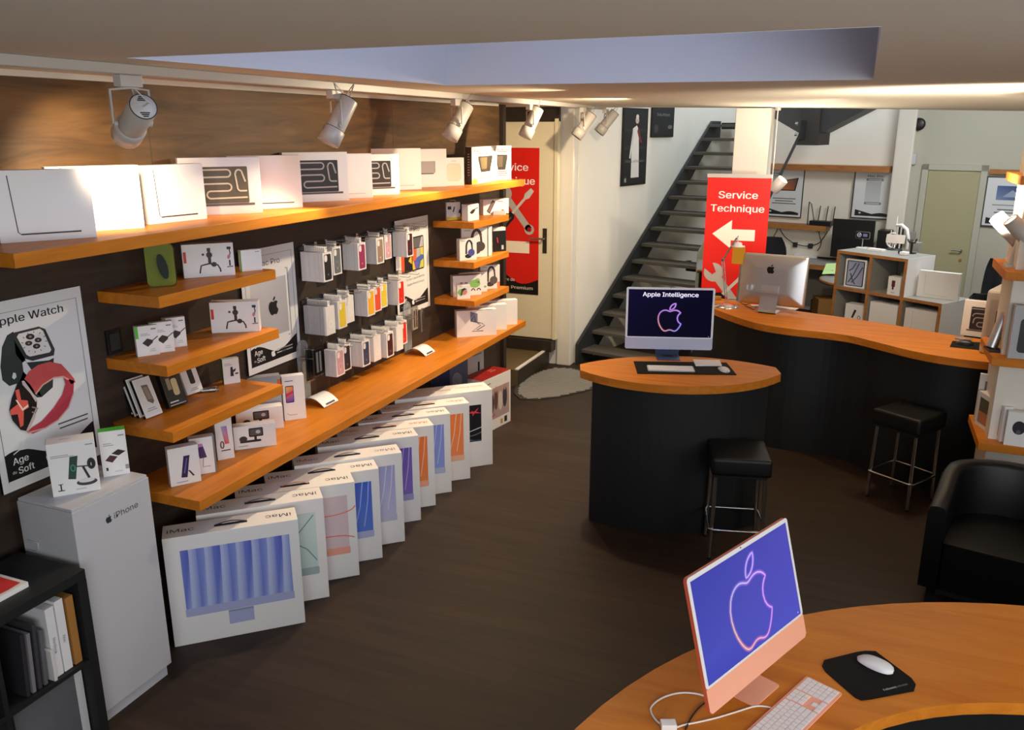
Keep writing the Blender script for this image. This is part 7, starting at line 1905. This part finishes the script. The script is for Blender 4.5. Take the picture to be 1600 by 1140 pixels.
T_ = top_thing('candle_holder', 'slim pale candle-like stick standing behind the grey tablet stand', 'stick', 1395, 387, 0)
m = MB(); m.cyl((0, .02, .001), (0, .02, .33), .014, 'cable_white', .004); m.build('stick', T_)
m = MB(); m.cyl((-.05, .02, .001), (-.05, .02, .18), .012, 'cable_white', .005); m.build('stick', T_)
T_ = top_thing('earphone_stand', 'small black stand at the right end of the cube shelf top', 'stand', 1423, 396, 0)
m = MB(); m.box(-.04, -.035, .0006, .04, .035, .01, 'black_plastic'); m.cyl((0, 0, .01), (0, 0, .11), .012, 'black_plastic'); m.tube([(-.05, 0, .14), (-.03, 0, .11), (.03, 0, .11), (.045, 0, .15)], .008, 'black_plastic', 8); m.build('stand', T_)
T_ = top_thing('earphone_case', 'small white and black earphone case on the cube shelf edge', 'case', 1411, 398, 0)
m = MB(); m.box(-.02, -.04, .0006, .05, .03, .035, 'paper'); m.build('case', T_, bevel=.01)
m = MB(); m.cyl((-.045, 0, .022), (-.022, 0, .026), .02, 'black_plastic', n=16); m.build('lid', T_)
flat_top('socket_strip', 'grey boxes and cables at the back of the cube shelf top', 'adapter', 1431, 392, .08, .07, .09, 'gray_table', 10)

# white tower case and a carton standing on the counter's back ledge
tz = IT
a_ = at(1518, 548, z=tz)
tp_ = at(1532, 470, y=6.25)
TW = thing('tower_case', 'tall pale metal computer tower standing on the curved counter', 'computer', (1.0, 6.2, tz), rad(-20))
th_ = .42
m = MB(); m.box(-.13, -.24, .0, .09, .16, th_, 'white_metal'); m.build('case', TW, bevel=.03, seg=4)
m = MB(); m.box(-.10, -.2425, .12, .07, -.2405, .36, 'print', (170, 160, 152)); m.box(-.06, -.2445, .2, .04, -.2428, .29, 'print', (74, 58, 54)); m.box(-.09, -.2445, .1, -.05, -.2428, .12, 'print', (50, 70, 150)); m.build('front_plate', TW)
def a_mb(m, M, w, h): a_tubes(m, M, w, h, .16, (36, 32, 36), (150, 146, 150))
pp = at(1500, 523, z=IT)
carton('laptop_carton', 'white laptop carton with black swirl picture behind the mouse pad', 'box', (pp.x, pp.y, IT), rad(-12), .3, .25, .06, 'paper', None, a_mb)
m = MB(); m.box(-.05, -.04, .0006, .05, .04, .01, 'bag'); p = at(1505, 529, z=IT); tag(m.build('clear_bag', None, (p.x, p.y - .02, IT), -.2, .003), 'clear plastic bag lying before the swirl picture carton', 'bag')
# table edge and dim things at the far right
p = at(1545, 418, y=10.9); m = MB(); m.box(0, -.5, p.z - .035, 1.1, .3, p.z, 'gray_table')
for x, y in ((.05, -.45), (1.05, -.45), (.05, .25), (1.05, .25)): m.box(x - .02, y - .02, 0, x + .02, y + .02, p.z - .036, 'gray_table')
tag(m.build('side_table', None, (p.x + .1, 11.0, 0), rad(-12)), 'grey table corner near the workroom door at the right', 'table')
# clutter seen between the treads of the stairs
def under(name, label, px, py, y, sx, sy, sz, mt, cat, z=None):
    p = at(px, py, y=y); zz = 0 if z is None else z
    m = MB(); m.box(-sx / 2, -sy / 2, 0.0008, sx / 2, sy / 2, sz, mt); return tag(m.build(name, None, (p.x, p.y, zz), WA, .005), label, cat)
p = at(1070, 384, y=12.0)
m = MB(); m.box(-.27, -.02, .06, .27, .02, .46, 'black_plastic'); m.box(-.1, -.08, .0006, .1, .08, .012, 'black_plastic'); m.cyl((0, .021, .012), (0, .03, .2), .02, 'black_plastic')
tag(m.build('monitor', None, (p.x, p.y - .05, zd), WA), 'black monitor on the work desk seen between the stair treads', 'monitor')
p = at(1050, 412, z=zd); m = MB(); m.box(-.22, -.12, .0008, .22, .12, .05, 'dark_metal'); tag(m.build('printer', None, (p.x, p.y, zd), WA, .01), 'dark flat machine on the work desk seen between stair treads', 'printer')
p = at(1092, 424, z=zd)
m = MB(); m.box(-.15, -.06, .0008, .15, .06, .03, 'black_plastic'); tag(m.build('keyboard', None, (p.x, p.y, zd), WA, .004), 'dark keyboard on the work desk seen between stair treads', 'keyboard')
# small white spot on a thin pole beside the banner, aimed at the ceiling
p = at(1213, 284, y=8.0)
PS = thing('rod_spotlight', 'small white spotlight hanging on a thin rod beside the white column', 'spotlight', (p.x, 7.98, 0))
m = MB(); m.cyl((-.035, 0, p.z - .02), (-.035, 0, soff(p.x) - .008), .006, 'white_metal'); m.cyl((-.035, 0, soff(p.x) - .03), (-.035, 0, soff(p.x) - .002), .025, 'white_metal'); m.build('rod', PS)
ax = Vector((.5, -.2, .6)).normalized(); s0 = Vector((-.02, 0, p.z - .07))
m = MB(); m.lathe([(0, 0), (.046, 0), (.05, .005), (.05, .13), (.045, .13), (.044, .12), (0, .12)], 'white_metal', 24, s0, ax); m.build('barrel', PS)
m = MB(); m.lathe([(0, 0), (.042, 0)], 'bulb', 20, s0 + ax * .123, ax); m.build('bulb', PS)
spot_light('pole_spot_beam', Vector((p.x, 7.98, 0)) + s0 + ax * .145, (p.x + .2, 7.5, CEIL), 45, (1, .86, .66), 150, .9, .04)
